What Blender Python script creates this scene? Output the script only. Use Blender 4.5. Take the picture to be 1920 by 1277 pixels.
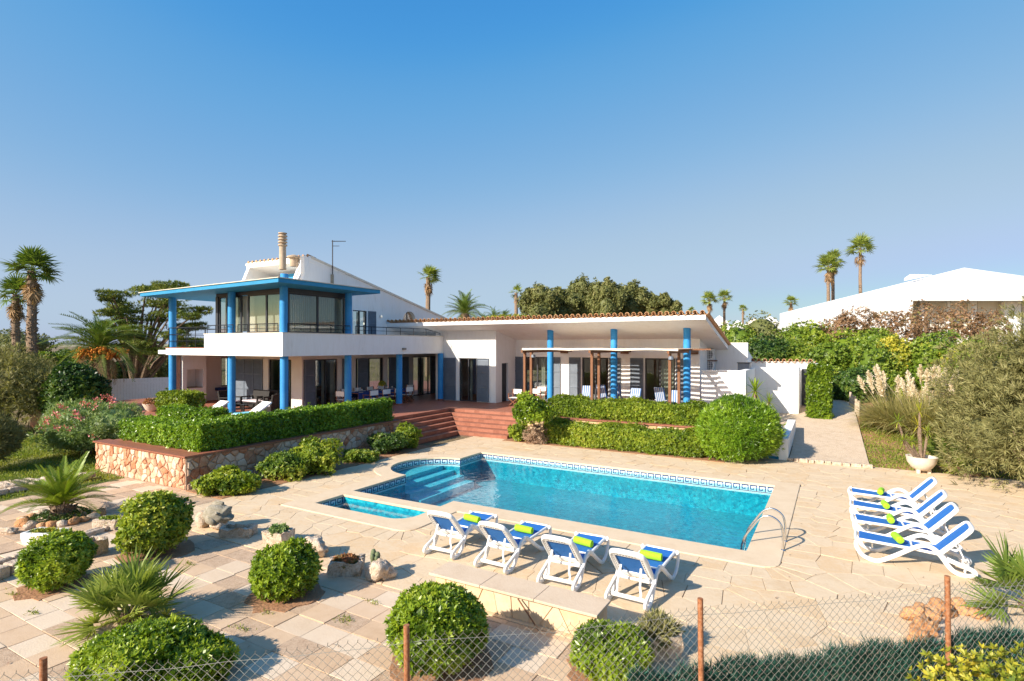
import bpy, bmesh, math, random
import numpy as np
from mathutils import Vector, Matrix, Euler

S = bpy.context.scene
for o in list(bpy.data.objects):
    bpy.data.objects.remove(o)
COL = S.collection
rnd = random.Random(7)
R = math.radians

# ------------------------------------------------------------------ camera
CAMH, FPX, HZ = 4.15, 1050.0, 648.0
cam = bpy.data.cameras.new("camera")
cam.sensor_width = 36.0
cam.lens = FPX / 1920 * 36
cam.shift_y = 9.5 / 1920
cam.clip_start = 0.1
cam.clip_end = 20000
camo = bpy.data.objects.new("camera", cam)
camo.location = (0, 0, CAMH)
camo.rotation_euler = (R(90), 0, R(30))
COL.objects.link(camo)
S.camera = camo

# ------------------------------------------------------------------ sky and sun
SUN = Vector((0.406, 0.914, -0.57)).normalized()
world = bpy.data.worlds.new("World")
S.world = world
world.use_nodes = True
wt = world.node_tree
sky = wt.nodes.new("ShaderNodeTexSky")
sky.sky_type = 'NISHITA'
sky.sun_disc = False
sky.sun_elevation = R(29.7)
sky.sun_rotation = R(204)
sky.altitude = 0
sky.air_density = 1.0
sky.dust_density = 0.7
sky.ozone_density = 2.0
vm = wt.nodes.new("ShaderNodeVectorMath"); vm.operation = 'SCALE'; vm.inputs['Scale'].default_value = 0.1
cv = wt.nodes.new("ShaderNodeRGBCurve")      # film response of the sky: one tone curve for the whole dome
for ci, pts in enumerate((((0, 0), (.0955, .0325), (.117, .060), (.165, .110), (.255, .186), (.35, .218), (.6, .25), (.8, .42), (1, .85)),
                          ((0, 0), (.162, .153), (.195, .185), (.238, .208), (.3675, .262), (.5, .292), (.7, .325), (.85, .48), (1, .78)),
                          ((0, 0), (.2825, .345), (.33, .355), (.41, .362), (.5, .370), (.7, .385), (.85, .48), (1, .70)))):
    c = cv.mapping.curves[ci]
    c.points[0].location = pts[0]; c.points[1].location = pts[-1]
    for p in pts[1:-1]: c.points.new(*p)
cv.mapping.update()
vm2 = wt.nodes.new("ShaderNodeVectorMath"); vm2.operation = 'SCALE'; vm2.inputs['Scale'].default_value = 5.4
wt.links.new(sky.outputs[0], vm.inputs[0]); wt.links.new(vm.outputs[0], cv.inputs['Color']); wt.links.new(cv.outputs[0], vm2.inputs[0])
bg = wt.nodes['Background']
bg.inputs[1].default_value = 0.15
wt.links.new(vm2.outputs[0], bg.inputs[0])
sl = bpy.data.lights.new("sun", 'SUN')
sl.energy = 3.4
sl.angle = R(0.5)
sl.color = (1.0, 0.91, 0.78)
so = bpy.data.objects.new("sun", sl)
so.rotation_euler = SUN.to_track_quat('-Z', 'Y').to_euler()
so.location = (-20, -30, 40)
COL.objects.link(so)
S.view_settings.view_transform = 'Standard'
S.view_settings.look = 'None'
S.view_settings.gamma = 1
S.view_settings.exposure = 1.34
S.view_settings.use_curve_mapping = False
try:
    S.cycles.max_bounces = 12; S.cycles.diffuse_bounces = 8; S.cycles.transparent_max_bounces = 16
except Exception: pass

# ------------------------------------------------------------------ surveying: image point -> place on the site
C30, S30 = math.cos(R(30)), math.sin(R(30))
def W(px, py, z=0.0):
    Y = (CAMH - z) * FPX / (py - HZ); X = (px - 960) / FPX * Y
    return (X * C30 - Y * S30, X * S30 + Y * C30)
def WD(px, Y):
    X = (px - 960) / FPX * Y
    return (X * C30 - Y * S30, X * S30 + Y * C30)
def ZD(py, Y): return CAMH - (py - HZ) * Y / FPX
def xon(px, y):
    r = (px - 960) / FPX; Y = y / (S30 * r + C30)
    return Y * (C30 * r - S30)
def yon(px, x):
    r = (px - 960) / FPX; Y = x / (C30 * r - S30)
    return Y * (S30 * r + C30)

# ------------------------------------------------------------------ materials
MATS = {}
def M(name, cols, src=None, rough=0.75, bump=0.0, bscale=60.0, spec=0.3, metal=0.0, bdist=0.01, detail=6, stretch=None):
    """cols: ramp of colours; src: list of (kind, weight, scale), kind in noise, obj, tone, voro"""
    m = bpy.data.materials.new(name); m.use_nodes = True
    nt = m.node_tree; N = nt.nodes; L = nt.links
    p = N['Principled BSDF']
    p.inputs['Roughness'].default_value = rough
    p.inputs['Specular IOR Level'].default_value = spec
    p.inputs['Metallic'].default_value = metal
    geo = N.new('ShaderNodeNewGeometry')
    pos = geo.outputs['Position']
    if stretch:
        mp = N.new('ShaderNodeMapping'); mp.inputs['Scale'].default_value = stretch
        L.new(pos, mp.inputs['Vector']); pos = mp.outputs[0]
    if len(cols) == 1 or not src:
        p.inputs['Base Color'].default_value = (*cols[0], 1)
    else:
        acc = None
        for kind, w, sc in src:
            if kind == 'noise':
                n = N.new('ShaderNodeTexNoise'); n.inputs['Scale'].default_value = sc; n.inputs['Detail'].default_value = detail
                n.inputs['Roughness'].default_value = 0.65
                L.new(pos, n.inputs['Vector'])
                mr = N.new('ShaderNodeMapRange'); mr.inputs[1].default_value = 0.28; mr.inputs[2].default_value = 0.72
                L.new(n.outputs[0], mr.inputs[0]); o = mr.outputs[0]
            elif kind == 'voro':
                n = N.new('ShaderNodeTexVoronoi'); n.inputs['Scale'].default_value = sc
                L.new(pos, n.inputs['Vector'])
                sp = N.new('ShaderNodeSeparateColor'); L.new(n.outputs['Color'], sp.inputs[0]); o = sp.outputs[0]
            elif kind == 'obj':
                n = N.new('ShaderNodeObjectInfo'); o = n.outputs['Random']
            else:
                n = N.new('ShaderNodeAttribute'); n.attribute_name = 'tone'; o = n.outputs['Fac']
            mm = N.new('ShaderNodeMath'); mm.operation = 'MULTIPLY_ADD'
            mm.inputs[1].default_value = w
            L.new(o, mm.inputs[0])
            if acc is None: mm.inputs[2].default_value = 0.0
            else: L.new(acc, mm.inputs[2])
            acc = mm.outputs[0]
        rp = N.new('ShaderNodeValToRGB')
        els = rp.color_ramp.elements
        while len(els) < len(cols): els.new(0.5)
        for i, c in enumerate(cols):
            els[i].position = i / (len(cols) - 1); els[i].color = (*c, 1)
        L.new(acc, rp.inputs[0]); L.new(rp.outputs[0], p.inputs['Base Color'])
    if bump:
        n = N.new('ShaderNodeTexNoise'); n.inputs['Scale'].default_value = bscale; n.inputs['Detail'].default_value = 8
        L.new(pos, n.inputs['Vector'])
        b = N.new('ShaderNodeBump'); b.inputs['Strength'].default_value = bump; b.inputs['Distance'].default_value = bdist
        L.new(n.outputs[0], b.inputs['Height']); L.new(b.outputs[0], p.inputs['Normal'])
    MATS[name] = m
    return m
def leafmat(name, cols, trans=0.3, rough=0.45, spec=0.35):
    m = M(name, cols, [('tone', 1.0, 0)], rough=rough, spec=spec)
    nt = m.node_tree; N = nt.nodes; L = nt.links
    p = N['Principled BSDF']; out = N['Material Output']
    rp = [n for n in N if n.type == 'VALTORGB'][0]
    t = N.new('ShaderNodeBsdfTranslucent')
    g = N.new('ShaderNodeMixRGB'); g.blend_type = 'MULTIPLY'; g.inputs[0].default_value = 1.0; g.inputs[2].default_value = (1.5, 1.5, 0.7, 1)
    L.new(rp.outputs[0], g.inputs[1]); L.new(g.outputs[0], t.inputs[0])
    mx = N.new('ShaderNodeMixShader'); mx.inputs[0].default_value = trans
    L.new(p.outputs[0], mx.inputs[1]); L.new(t.outputs[0], mx.inputs[2]); L.new(mx.outputs[0], out.inputs[0])
    return m

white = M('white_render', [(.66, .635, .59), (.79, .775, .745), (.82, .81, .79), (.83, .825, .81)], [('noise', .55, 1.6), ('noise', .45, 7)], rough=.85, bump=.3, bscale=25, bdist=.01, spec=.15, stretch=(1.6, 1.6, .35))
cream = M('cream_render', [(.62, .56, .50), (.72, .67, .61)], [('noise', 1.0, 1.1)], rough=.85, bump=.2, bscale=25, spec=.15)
bluecol = M('blue_column_paint', [(.018, .165, .44), (.030, .235, .56), (.045, .27, .59), (.07, .30, .60)], [('noise', .6, 2.2), ('noise', .4, 17)], rough=.6, spec=.25, bump=.12, bscale=18)
bluefas = M('blue_fascia_paint', [(.022, .20, .39), (.032, .25, .46)], [('noise', 1.0, 2)], rough=.6, spec=.25, bump=.1, bscale=18)
terra = M('terracotta_tile', [(.22, .075, .042), (.31, .115, .07), (.37, .15, .095)], [('obj', .55, 0), ('noise', .45, 9)], rough=.5, spec=.35, bump=.08, bscale=40)
grout = M('grout', [(.14, .075, .055), (.20, .11, .08)], [('noise', 1, 6)], rough=.9)
roofm = M('roof_tile_clay', [(.32, .15, .07), (.50, .27, .13), (.58, .38, .22)], [('obj', .55, 0), ('noise', .45, 12)], rough=.85, bump=.3, bscale=60)
darkmetal = M('dark_frame_metal', [(.025, .028, .035), (.035, .038, .048)], [('noise', 1, 5)], rough=.45, spec=.4)
shutm = M('grey_blue_shutter_paint', [(.115, .14, .175), (.155, .185, .23)], [('noise', 1, 4)], rough=.5, spec=.35)
railm = M('black_rail_metal', [(.012, .013, .016)], rough=.4, spec=.4)
curtain = M('cream_curtain', [(.60, .56, .48), (.74, .70, .62)], [('noise', 1, 14)], rough=.9, stretch=(1, 1, .02))
inter = M('interior_wall', [(.36, .33, .29), (.42, .39, .35)], [('noise', 1, 1)], rough=.9)
wood = M('dark_pergola_wood', [(.11, .045, .022), (.20, .09, .045), (.26, .13, .07)], [('noise', 1, 14)], rough=.7, bump=.3, bscale=70, stretch=(4, 4, .5))
teak = M('teak_wood', [(.20, .07, .035), (.31, .12, .06)], [('noise', 1, 18)], rough=.55)
canvas = M('cream_canvas', [(.62, .55, .45), (.74, .68, .57)], [('noise', 1, 5)], rough=.95, bump=.2, bscale=30)
stonecol = [(.52, .37, .25), (.62, .48, .35), (.66, .55, .43), (.60, .42, .27), (.68, .59, .48)]
flag = M('flagstone', [(.49, .325, .18), (.58, .425, .265), (.635, .495, .335), (.60, .42, .245), (.655, .53, .375)], [('tone', .38, 0), ('noise', .36, 2.2), ('noise', .26, 11)], rough=.8, bump=.45, bscale=22, bdist=.012, spec=.25)
mortar = M('paving_mortar', [(.30, .20, .12), (.46, .33, .21), (.58, .44, .30)], [('noise', .6, 1.7), ('noise', .4, 14)], rough=.95, bump=.6, bscale=60)
coping = M('pool_coping_stone', [(.57, .42, .27), (.64, .495, .335), (.67, .535, .38)], [('noise', .7, 2.5), ('noise', .3, 30)], rough=.75, bump=.25, bscale=40, spec=.25)
paver_pink = M('paver_pink', [(.44, .285, .17), (.56, .395, .255), (.62, .46, .32)], [('tone', .35, 0), ('noise', .35, 6), ('noise', .30, .9)], rough=.85, bump=.5, bscale=50)
paver_pale = M('paver_pale', [(.47, .335, .21), (.59, .45, .315), (.64, .51, .375), (.68, .565, .43)], [('tone', .3, 0), ('noise', .25, 4), ('noise', .2, 20), ('noise', .25, .8)], rough=.85, bump=.5, bscale=40)
paver_peb = M('paver_pebbled', [(.34, .22, .14), (.49, .345, .23), (.58, .43, .30)], [('voro', .5, 55), ('noise', .5, 8)], rough=.9, bump=.9, bscale=110)
rubble = M('rubble_stone', [(.29, .085, .035), (.44, .18, .09), (.56, .31, .19), (.61, .41, .28), (.67, .53, .41)], [('obj', .75, 0), ('noise', .45, 9)], rough=.9, bump=.8, bscale=28, bdist=.02)
rubmort = M('rubble_mortar', [(.34, .22, .15), (.46, .33, .24)], [('noise', 1, 9)], rough=.95, bump=.8, bscale=40)
yrubble = M('ochre_rubble', [(.46, .26, .11), (.58, .40, .21), (.68, .54, .36)], [('obj', .7, 0), ('noise', .4, 9)], rough=.9, bump=.8, bscale=28, bdist=.02)
limest = M('limestone', [(.22, .15, .10), (.42, .31, .22), (.60, .49, .38), (.66, .57, .46)], [('noise', .6, 9), ('noise', .4, 34)], rough=.95, bump=1.0, bscale=35, bdist=.03)
redrock = M('red_rock', [(.30, .125, .05), (.50, .26, .12), (.60, .40, .24)], [('noise', .6, 12), ('obj', .4, 0)], rough=.95, bump=1.0, bscale=35, bdist=.03)
greyrock = M('grey_carved_rock', [(.17, .15, .10), (.29, .26, .20), (.38, .34, .28)], [('noise', 1, 14)], rough=.95, bump=.8, bscale=70, bdist=.02)
chimst = M('beige_chimney', [(.36, .27, .19), (.47, .37, .27)], [('noise', 1, 5)], rough=.9, bump=.3, bscale=30)
steel = M('stainless_steel', [(.72, .70, .67)], rough=.16, metal=1.0)
rust = M('rusty_post', [(.14, .045, .02), (.30, .12, .05), (.36, .20, .12)], [('noise', 1, 40)], rough=.9, bump=.5, bscale=150, bdist=.004)
wire = M('galvanised_wire', [(.20, .19, .16), (.34, .33, .29)], [('noise', 1, 40)], rough=.55, metal=.25)
plast = M('white_resin', [(.70, .685, .66), (.77, .76, .74), (.79, .785, .77)], [('noise', 1, 6)], rough=.4, spec=.4)
blutex = M('blue_sling_textile', [(.016, .115, .38), (.026, .155, .46)], [('noise', 1, 40)], rough=.75, bump=.5, bscale=9, bdist=.02)
lime = M('lime_towel', [(.27, .56, .02), (.36, .66, .035)], [('noise', 1, 50)], rough=.95, bump=.6, bscale=260, bdist=.004)
wicker = M('black_wicker', [(.014, .012, .011), (.03, .026, .023)], [('noise', 1, 90)], rough=.6, bump=.9, bscale=160, bdist=.006)
cushion = M('pale_cushion', [(.60, .52, .56), (.70, .63, .66)], [('noise', 1, 9)], rough=.95)
cloth = M('blue_tablecloth', [(.018, .045, .17), (.03, .07, .24)], [('noise', 1, 8)], rough=.9)
whitecloth = M('white_fabric', [(.76, .74, .70), (.82, .81, .79)], [('noise', 1, 7)], rough=.9)
turq = M('turquoise_towel', [(.13, .46, .58), (.22, .56, .66)], [('noise', 1, 12)], rough=.95, bump=.4, bscale=150)
ceram = M('white_ceramic', [(.72, .71, .68)], rough=.3, spec=.5)
orange = M('orange_fruit', [(.55, .17, .02), (.72, .30, .04)], [('noise', 1, 7)], rough=.7)
bark = M('bark', [(.11, .07, .045), (.21, .145, .10), (.30, .22, .16)], [('noise', 1, 9)], rough=.95, bump=1, bscale=25, bdist=.05)
palmbark = M('palm_bark', [(.15, .095, .06), (.27, .19, .13), (.36, .27, .20)], [('noise', 1, 7)], rough=.95, bump=1, bscale=14, bdist=.06, stretch=(1, 1, 4))
soil = M('red_soil', [(.21, .095, .045), (.33, .17, .09), (.36, .22, .12)], [('noise', .6, 1.2), ('noise', .4, 12)], rough=.95, bump=.8, bscale=20, bdist=.03)
drysoil = M('dry_ground', [(.10, .085, .04), (.19, .14, .075), (.30, .22, .135)], [('noise', .7, .12), ('noise', .3, 3)], rough=.95, bump=.8, bscale=6, bdist=.1)
lawnsoil = M('lawn_ground', [(.12, .13, .03), (.20, .20, .055), (.32, .26, .11)], [('noise', .6, .8), ('noise', .4, 9)], rough=.95, bump=.8, bscale=30, bdist=.04)
pathm = M('path_stone', [(.44, .32, .21), (.57, .44, .31), (.64, .52, .39)], [('voro', .3, 7), ('noise', .3, 2.5), ('noise', .4, 26)], rough=.9, bump=1, bscale=26, bdist=.03)
hillm = M('far_hill', [(.19, .21, .17), (.30, .29, .23)], [('noise', 1, .02)], rough=1)
brickm = M('pink_brick', [(.42, .22, .15), (.55, .34, .25)], [('obj', .6, 0), ('noise', .4, 10)], rough=.9, bump=.4)
yellowpot = M('pale_pot', [(.60, .50, .40), (.70, .62, .52)], [('noise', 1, 8)], rough=.85, bump=.3, bscale=30)
acgrey = M('grey_fan', [(.05, .05, .055)], rough=.5)
cactusg = M('cactus_green', [(.10, .13, .06), (.19, .21, .11)], [('noise', 1, 30)], rough=.7, bump=.5, bscale=60)

pitto = leafmat('pittosporum_leaf', [(.055, .105, .008), (.15, .235, .014), (.26, .35, .022), (.37, .43, .045)], trans=.3, rough=.35, spec=.45)
pittoy = leafmat('yellow_green_leaf', [(.06, .11, .010), (.165, .235, .018), (.28, .34, .03), (.40, .41, .055)], trans=.28, rough=.4)
hedgel = leafmat('hedge_leaf', [(.045, .11, .008), (.125, .235, .014), (.225, .35, .022), (.31, .43, .04)], trans=.25, rough=.35, spec=.45)
darkl = leafmat('dark_leaf', [(.016, .045, .010), (.045, .095, .014), (.095, .155, .022), (.24, .25, .03)], trans=.22)
tamar = leafmat('tamarisk_leaf', [(.10, .10, .035), (.19, .185, .065), (.29, .27, .11), (.39, .35, .18)], trans=.25, rough=.7)
olive = leafmat('olive_leaf', [(.05, .065, .018), (.125, .14, .04), (.20, .205, .066), (.28, .26, .11)], trans=.2, rough=.6)
brownl = leafmat('brown_leaf', [(.14, .085, .04), (.26, .15, .08), (.36, .22, .13), (.20, .19, .06)], trans=.25, rough=.7)
greenm = leafmat('mid_green_leaf', [(.05, .10, .012), (.13, .205, .02), (.225, .29, .032), (.36, .35, .055)], trans=.28)
yellowl = leafmat('yellow_leaf', [(.09, .14, .014), (.22, .25, .025), (.42, .38, .035), (.55, .45, .05)], trans=.28)
oleal = leafmat('oleander_leaf', [(.06, .125, .03), (.145, .225, .06), (.25, .32, .12), (.35, .40, .19)], trans=.25)
pinkf = leafmat('pink_flower', [(.50, .10, .11), (.66, .20, .20), (.72, .34, .30)], trans=.2)
palmg = leafmat('palm_green', [(.04, .080, .015), (.10, .165, .026), (.175, .235, .04), (.28, .29, .08)], trans=.22, rough=.4)
cycadg = leafmat('cycad_green', [(.06, .125, .012), (.14, .225, .018), (.235, .30, .03), (.34, .34, .04)], trans=.25, rough=.35)
chamg = leafmat('fan_palm_green', [(.09, .145, .022), (.20, .265, .045), (.32, .36, .08), (.45, .43, .18)], trans=.25, rough=.45)
palmdead = leafmat('dead_palm', [(.19, .115, .055), (.32, .20, .10), (.44, .30, .17)], trans=.2, rough=.8)
cypg = leafmat('cypress_green', [(.035, .065, .010), (.095, .140, .016), (.18, .21, .026), (.28, .28, .045)], trans=.15, rough=.6)
grassm = leafmat('grass_blade', [(.08, .13, .014), (.165, .22, .022), (.29, .30, .05), (.42, .34, .12)], trans=.3, rough=.6)
pampl = leafmat('pampas_blade', [(.16, .17, .045), (.29, .27, .09), (.41, .36, .15), (.52, .44, .24)], trans=.25, rough=.7)
plume = leafmat('pampas_plume', [(.58, .48, .36), (.69, .60, .48), (.76, .69, .58)], trans=.3, rough=.95)
brushm = leafmat('green_brushwood', [(.008, .042, .032), (.016, .085, .062), (.030, .135, .10), (.075, .10, .06)], trans=.1, rough=.6)
drytwig = leafmat('dry_twig', [(.24, .14, .09), (.37, .25, .17), (.46, .33, .24)], trans=.1, rough=.9)
redsucc = leafmat('red_succulent', [(.10, .12, .03), (.22, .15, .05), (.40, .13, .06), (.46, .24, .10)], trans=.2)

def fres(N, L, ior):
    f = N.new('ShaderNodeFresnel'); ge = N.new('ShaderNodeNewGeometry')
    mx = N.new('ShaderNodeMix'); mx.inputs[2].default_value = ior; mx.inputs[3].default_value = 1 / ior
    L.new(ge.outputs['Backfacing'], mx.inputs[0]); L.new(mx.outputs[0], f.inputs[0]); return f
def glassmat():
    m = bpy.data.materials.new('window_glass'); m.use_nodes = True
    N = m.node_tree.nodes; L = m.node_tree.links
    N.remove(N['Principled BSDF'])
    t = N.new('ShaderNodeBsdfTransparent'); t.inputs[0].default_value = (.72, .76, .75, 1)
    g = N.new('ShaderNodeBsdfGlossy'); g.inputs['Roughness'].default_value = .015
    g.inputs[0].default_value = (.95, .97, 1, 1)
    f = fres(N, L, 1.6)
    mx = N.new('ShaderNodeMixShader')
    L.new(f.outputs[0], mx.inputs[0]); L.new(t.outputs[0], mx.inputs[1]); L.new(g.outputs[0], mx.inputs[2])
    L.new(mx.outputs[0], N['Material Output'].inputs[0])
    return m
glass = glassmat()
def watermat():
    m = bpy.data.materials.new('pool_water'); m.use_nodes = True
    N = m.node_tree.nodes; L = m.node_tree.links
    N.remove(N['Principled BSDF'])
    t = N.new('ShaderNodeBsdfTransparent'); t.inputs[0].default_value = (.60, .93, .98, 1)
    g = N.new('ShaderNodeBsdfGlossy'); g.inputs['Roughness'].default_value = .03
    f = fres(N, L, 1.33)
    geo = N.new('ShaderNodeNewGeometry')
    n = N.new('ShaderNodeTexNoise'); n.inputs['Scale'].default_value = 5.5; n.inputs['Detail'].default_value = 3
    b = N.new('ShaderNodeBump'); b.inputs['Strength'].default_value = .35; b.inputs['Distance'].default_value = .02
    L.new(geo.outputs['Position'], n.inputs['Vector']); L.new(n.outputs[0], b.inputs['Height'])
    L.new(b.outputs[0], g.inputs['Normal']); L.new(b.outputs[0], f.inputs['Normal'])
    mx = N.new('ShaderNodeMixShader')
    L.new(f.outputs[0], mx.inputs[0]); L.new(t.outputs[0], mx.inputs[1]); L.new(g.outputs[0], mx.inputs[2])
    L.new(mx.outputs[0], N['Material Output'].inputs[0])
    return m
water = watermat()
mosaic = M('pool_mosaic', [(.0, .105, .18), (.002, .23, .32), (.008, .35, .43), (.07, .50, .55)], [('voro', .45, 13), ('noise', .55, 9)], rough=.3, spec=.4)
mosaicl = M('pool_step_mosaic', [(.015, .17, .22), (.04, .28, .33), (.10, .38, .41)], [('voro', .6, 15), ('noise', .4, 5)], rough=.3, spec=.4)
steptile = M('pale_step_mosaic', [(.08, .44, .54), (.17, .58, .65), (.30, .67, .71)], [('voro', .6, 15), ('noise', .4, 5)], rough=.3, spec=.4)
keyblue = M('key_tile_blue', [(.015, .035, .12), (.03, .055, .18)], [('noise', 1, 9)], rough=.2, spec=.5)
keywhite = M('key_tile_white', [(.55, .62, .68), (.72, .76, .79)], [('noise', 1, 7)], rough=.2, spec=.5)

# ------------------------------------------------------------------ mesh building
def wloc(o):
    v = Vector((0, 0, 0))
    while o is not None:
        v += o.location; o = o.parent
    return v
def tag(o, label=None, cat=None, group=None, kind=None):
    if label: o['label'] = label
    if cat: o['category'] = cat
    if group: o['group'] = group
    if kind: o['kind'] = kind
    return o
def empty(name, loc, label, cat, group=None):
    o = bpy.data.objects.new(name, None)
    o.empty_display_size = .2
    o.location = loc; COL.objects.link(o)
    return tag(o, label, cat, group)
def piece(name, mesh, loc=(0, 0, 0), rot=None, scale=None, parent=None, kind=None):
    """object from shared mesh; loc in the world axes relative to parent's origin"""
    o = bpy.data.objects.new(name, mesh)
    o.location = loc
    if rot is not None: o.rotation_euler = rot
    if scale is not None: o.scale = scale if not isinstance(scale, (int, float)) else (scale,) * 3
    if parent: o.parent = parent
    if kind: o['kind'] = kind
    COL.objects.link(o)
    return o
def copy_tree(o, parent=None):
    c = o.copy(); COL.objects.link(c)
    if parent is not None: c.parent = parent
    for ch in list(o.children): copy_tree(ch, c)
    return c

class MB:
    def __init__(s): s.v = []; s.f = []; s.mi = []
    def add(s, vs, fs, mi=0):
        b = len(s.v); s.v += [tuple(v) for v in vs]
        s.f += [tuple(i + b for i in f) for f in fs]; s.mi += [mi] * len(fs)
        return s
    def box(s, x0, x1, y0, y1, z0, z1, mi=0):
        v = [(x0, y0, z0), (x1, y0, z0), (x1, y1, z0), (x0, y1, z0), (x0, y0, z1), (x1, y0, z1), (x1, y1, z1), (x0, y1, z1)]
        return s.add(v, [(0, 3, 2, 1), (4, 5, 6, 7), (0, 1, 5, 4), (1, 2, 6, 5), (2, 3, 7, 6), (3, 0, 4, 7)], mi)
    def obox(s, c, hx, hy, hz, mat=None, mi=0):
        v = []
        for dz in (-hz, hz):
            for dx, dy in ((-hx, -hy), (hx, -hy), (hx, hy), (-hx, hy)):
                p = Vector((dx, dy, dz))
                if mat is not None: p = mat @ p
                v.append(p + Vector(c))
        return s.add(v, [(0, 3, 2, 1), (4, 5, 6, 7), (0, 1, 5, 4), (1, 2, 6, 5), (2, 3, 7, 6), (3, 0, 4, 7)], mi)
    def beam(s, a, b, w, h, mi=0):
        a = Vector(a); b = Vector(b); d = (b - a)
        q = d.to_track_quat('X', 'Z').to_matrix()
        return s.obox((a + b) / 2, d.length / 2, w / 2, h / 2, q, mi)
    def tube(s, pts, r, n=8, caps=True, mi=0, flat=1.0):
        pts = [Vector(p) for p in pts]; k = len(pts)
        rs = r if isinstance(r, (list, tuple)) else [r] * k
        vs = []; prev = None
        for i, p in enumerate(pts):
            t = (pts[min(i + 1, k - 1)] - pts[max(i - 1, 0)])
            if t.length < 1e-9: t = Vector((0, 0, 1))
            t.normalize()
            if prev is None:
                a = Vector((0, 0, 1)) if abs(t.z) < .9 else Vector((1, 0, 0))
                u = t.cross(a).normalized()
            else:
                u = (prev - t * prev.dot(t)).normalized()
            prev = u; w = t.cross(u)
            for j in range(n):
                an = 2 * math.pi * j / n
                vs.append(p + (u * math.cos(an) * flat + w * math.sin(an)) * rs[i])
        fs = []
        for i in range(k - 1):
            for j in range(n):
                j2 = (j + 1) % n
                fs.append((i * n + j, i * n + j2, (i + 1) * n + j2, (i + 1) * n + j))
        if caps:
            fs.append(tuple(reversed(range(n)))); fs.append(tuple(range((k - 1) * n, k * n)))
        return s.add(vs, fs, mi)
    def cyl(s, x, y, z0, z1, r, n=16, r1=None, mi=0):
        return s.tube([(x, y, z0), (x, y, z1)], [r, r if r1 is None else r1], n, mi=mi)
    def lathe(s, x, y, prof, n=20, mi=0):
        vs = []; fs = []; k = len(prof)
        for r, z in prof:
            for j in range(n):
                a = 2 * math.pi * j / n
                vs.append((x + r * math.cos(a), y + r * math.sin(a), z))
        for i in range(k - 1):
            for j in range(n):
                j2 = (j + 1) % n
                fs.append((i * n + j, i * n + j2, (i + 1) * n + j2, (i + 1) * n + j))
        return s.add(vs, fs, mi)
    def prism(s, poly, z0, z1, mi=0, top=None):
        n = len(poly); tp = top or poly
        vs = [(p[0], p[1], z0) for p in poly] + [(p[0], p[1], z1) for p in tp]
        fs = [tuple(reversed(range(n))), tuple(range(n, 2 * n))] + [(i, (i + 1) % n, n + (i + 1) % n, n + i) for i in range(n)]
        return s.add(vs, fs, mi)
    def mesh(s, name, mats, smooth=False, off=(0, 0, 0)):
        me = bpy.data.meshes.new(name)
        ox, oy, oz = off
        me.from_pydata([(a - ox, b - oy, c - oz) for a, b, c in s.v], [], s.f)
        ms = mats if isinstance(mats, (list, tuple)) else [mats]
        for m in ms: me.materials.append(m)
        if len(ms) > 1: me.polygons.foreach_set('material_index', s.mi)
        if smooth:
            me.polygons.foreach_set('use_smooth', [True] * len(me.polygons))
            try: me.set_sharp_from_angle(angle=R(40))
            except Exception: pass
        me.update()
        return me
    def base(s):
        a = np.array(s.v); lo = a.min(0); hi = a.max(0)
        return ((lo[0] + hi[0]) / 2, (lo[1] + hi[1]) / 2, lo[2])
    def build(s, name, mats, parent=None, smooth=False, bevel=0, label=None, cat=None, group=None, kind=None):
        b = s.base()
        me = s.mesh(name, mats, smooth, b)
        o = bpy.data.objects.new(name, me)
        o.location = Vector(b) - (wloc(parent) if parent else Vector((0, 0, 0)))
        if parent: o.parent = parent
        COL.objects.link(o)
        if bevel:
            md = o.modifiers.new('bevel', 'BEVEL'); md.width = bevel; md.segments = 2; md.limit_method = 'ANGLE'
        return tag(o, label, cat, group, kind)

def npmesh(name, V, F, mat, tone=None, smooth=False):
    V = np.ascontiguousarray(V, np.float32); F = np.ascontiguousarray(F, np.int32)
    me = bpy.data.meshes.new(name)
    me.vertices.add(len(V)); me.vertices.foreach_set('co', V.ravel())
    k = F.shape[1]
    me.loops.add(F.size); me.loops.foreach_set('vertex_index', F.ravel())
    me.polygons.add(len(F)); me.polygons.foreach_set('loop_start', np.arange(len(F), dtype=np.int32) * k)
    try: me.polygons.foreach_set('loop_total', np.full(len(F), k, np.int32))
    except Exception: pass
    if tone is not None:
        at = me.attributes.new('tone', 'FLOAT', 'POINT'); at.data.foreach_set('value', np.ascontiguousarray(tone, np.float32))
    if smooth: me.polygons.foreach_set('use_smooth', np.ones(len(F), bool))
    me.materials.append(mat)
    me.update(calc_edges=True); me.validate()
    return me
def unit(a): return a / np.maximum(np.linalg.norm(a, axis=-1, keepdims=True), 1e-9)
def kites(P, D, Nn, L, Wd, belly=.5, fold=.15):
    """leaf quads: base, left, tip, right"""
    L = L[:, None]; Wd = Wd[:, None]
    Sd = unit(np.cross(D, Nn)); Nn = unit(np.cross(Sd, D))
    mid = P + D * L * belly
    l = mid + Sd * Wd * .5 + Nn * Wd * fold
    r = mid - Sd * Wd * .5 + Nn * Wd * fold
    V = np.stack([P, l, P + D * L, r], 1).reshape(-1, 3)
    F = np.arange(len(P) * 4).reshape(-1, 4)
    return V, F
def lump(d, seed, k=7):
    g = np.random.default_rng(seed); s = np.zeros(len(d))
    for i in range(k):
        a = unit(g.normal(size=(1, 3)))[0]; s += np.sin((d @ a) * g.uniform(2.5, 7) + g.uniform(0, 6.3))
    return s / math.sqrt(k)
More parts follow.
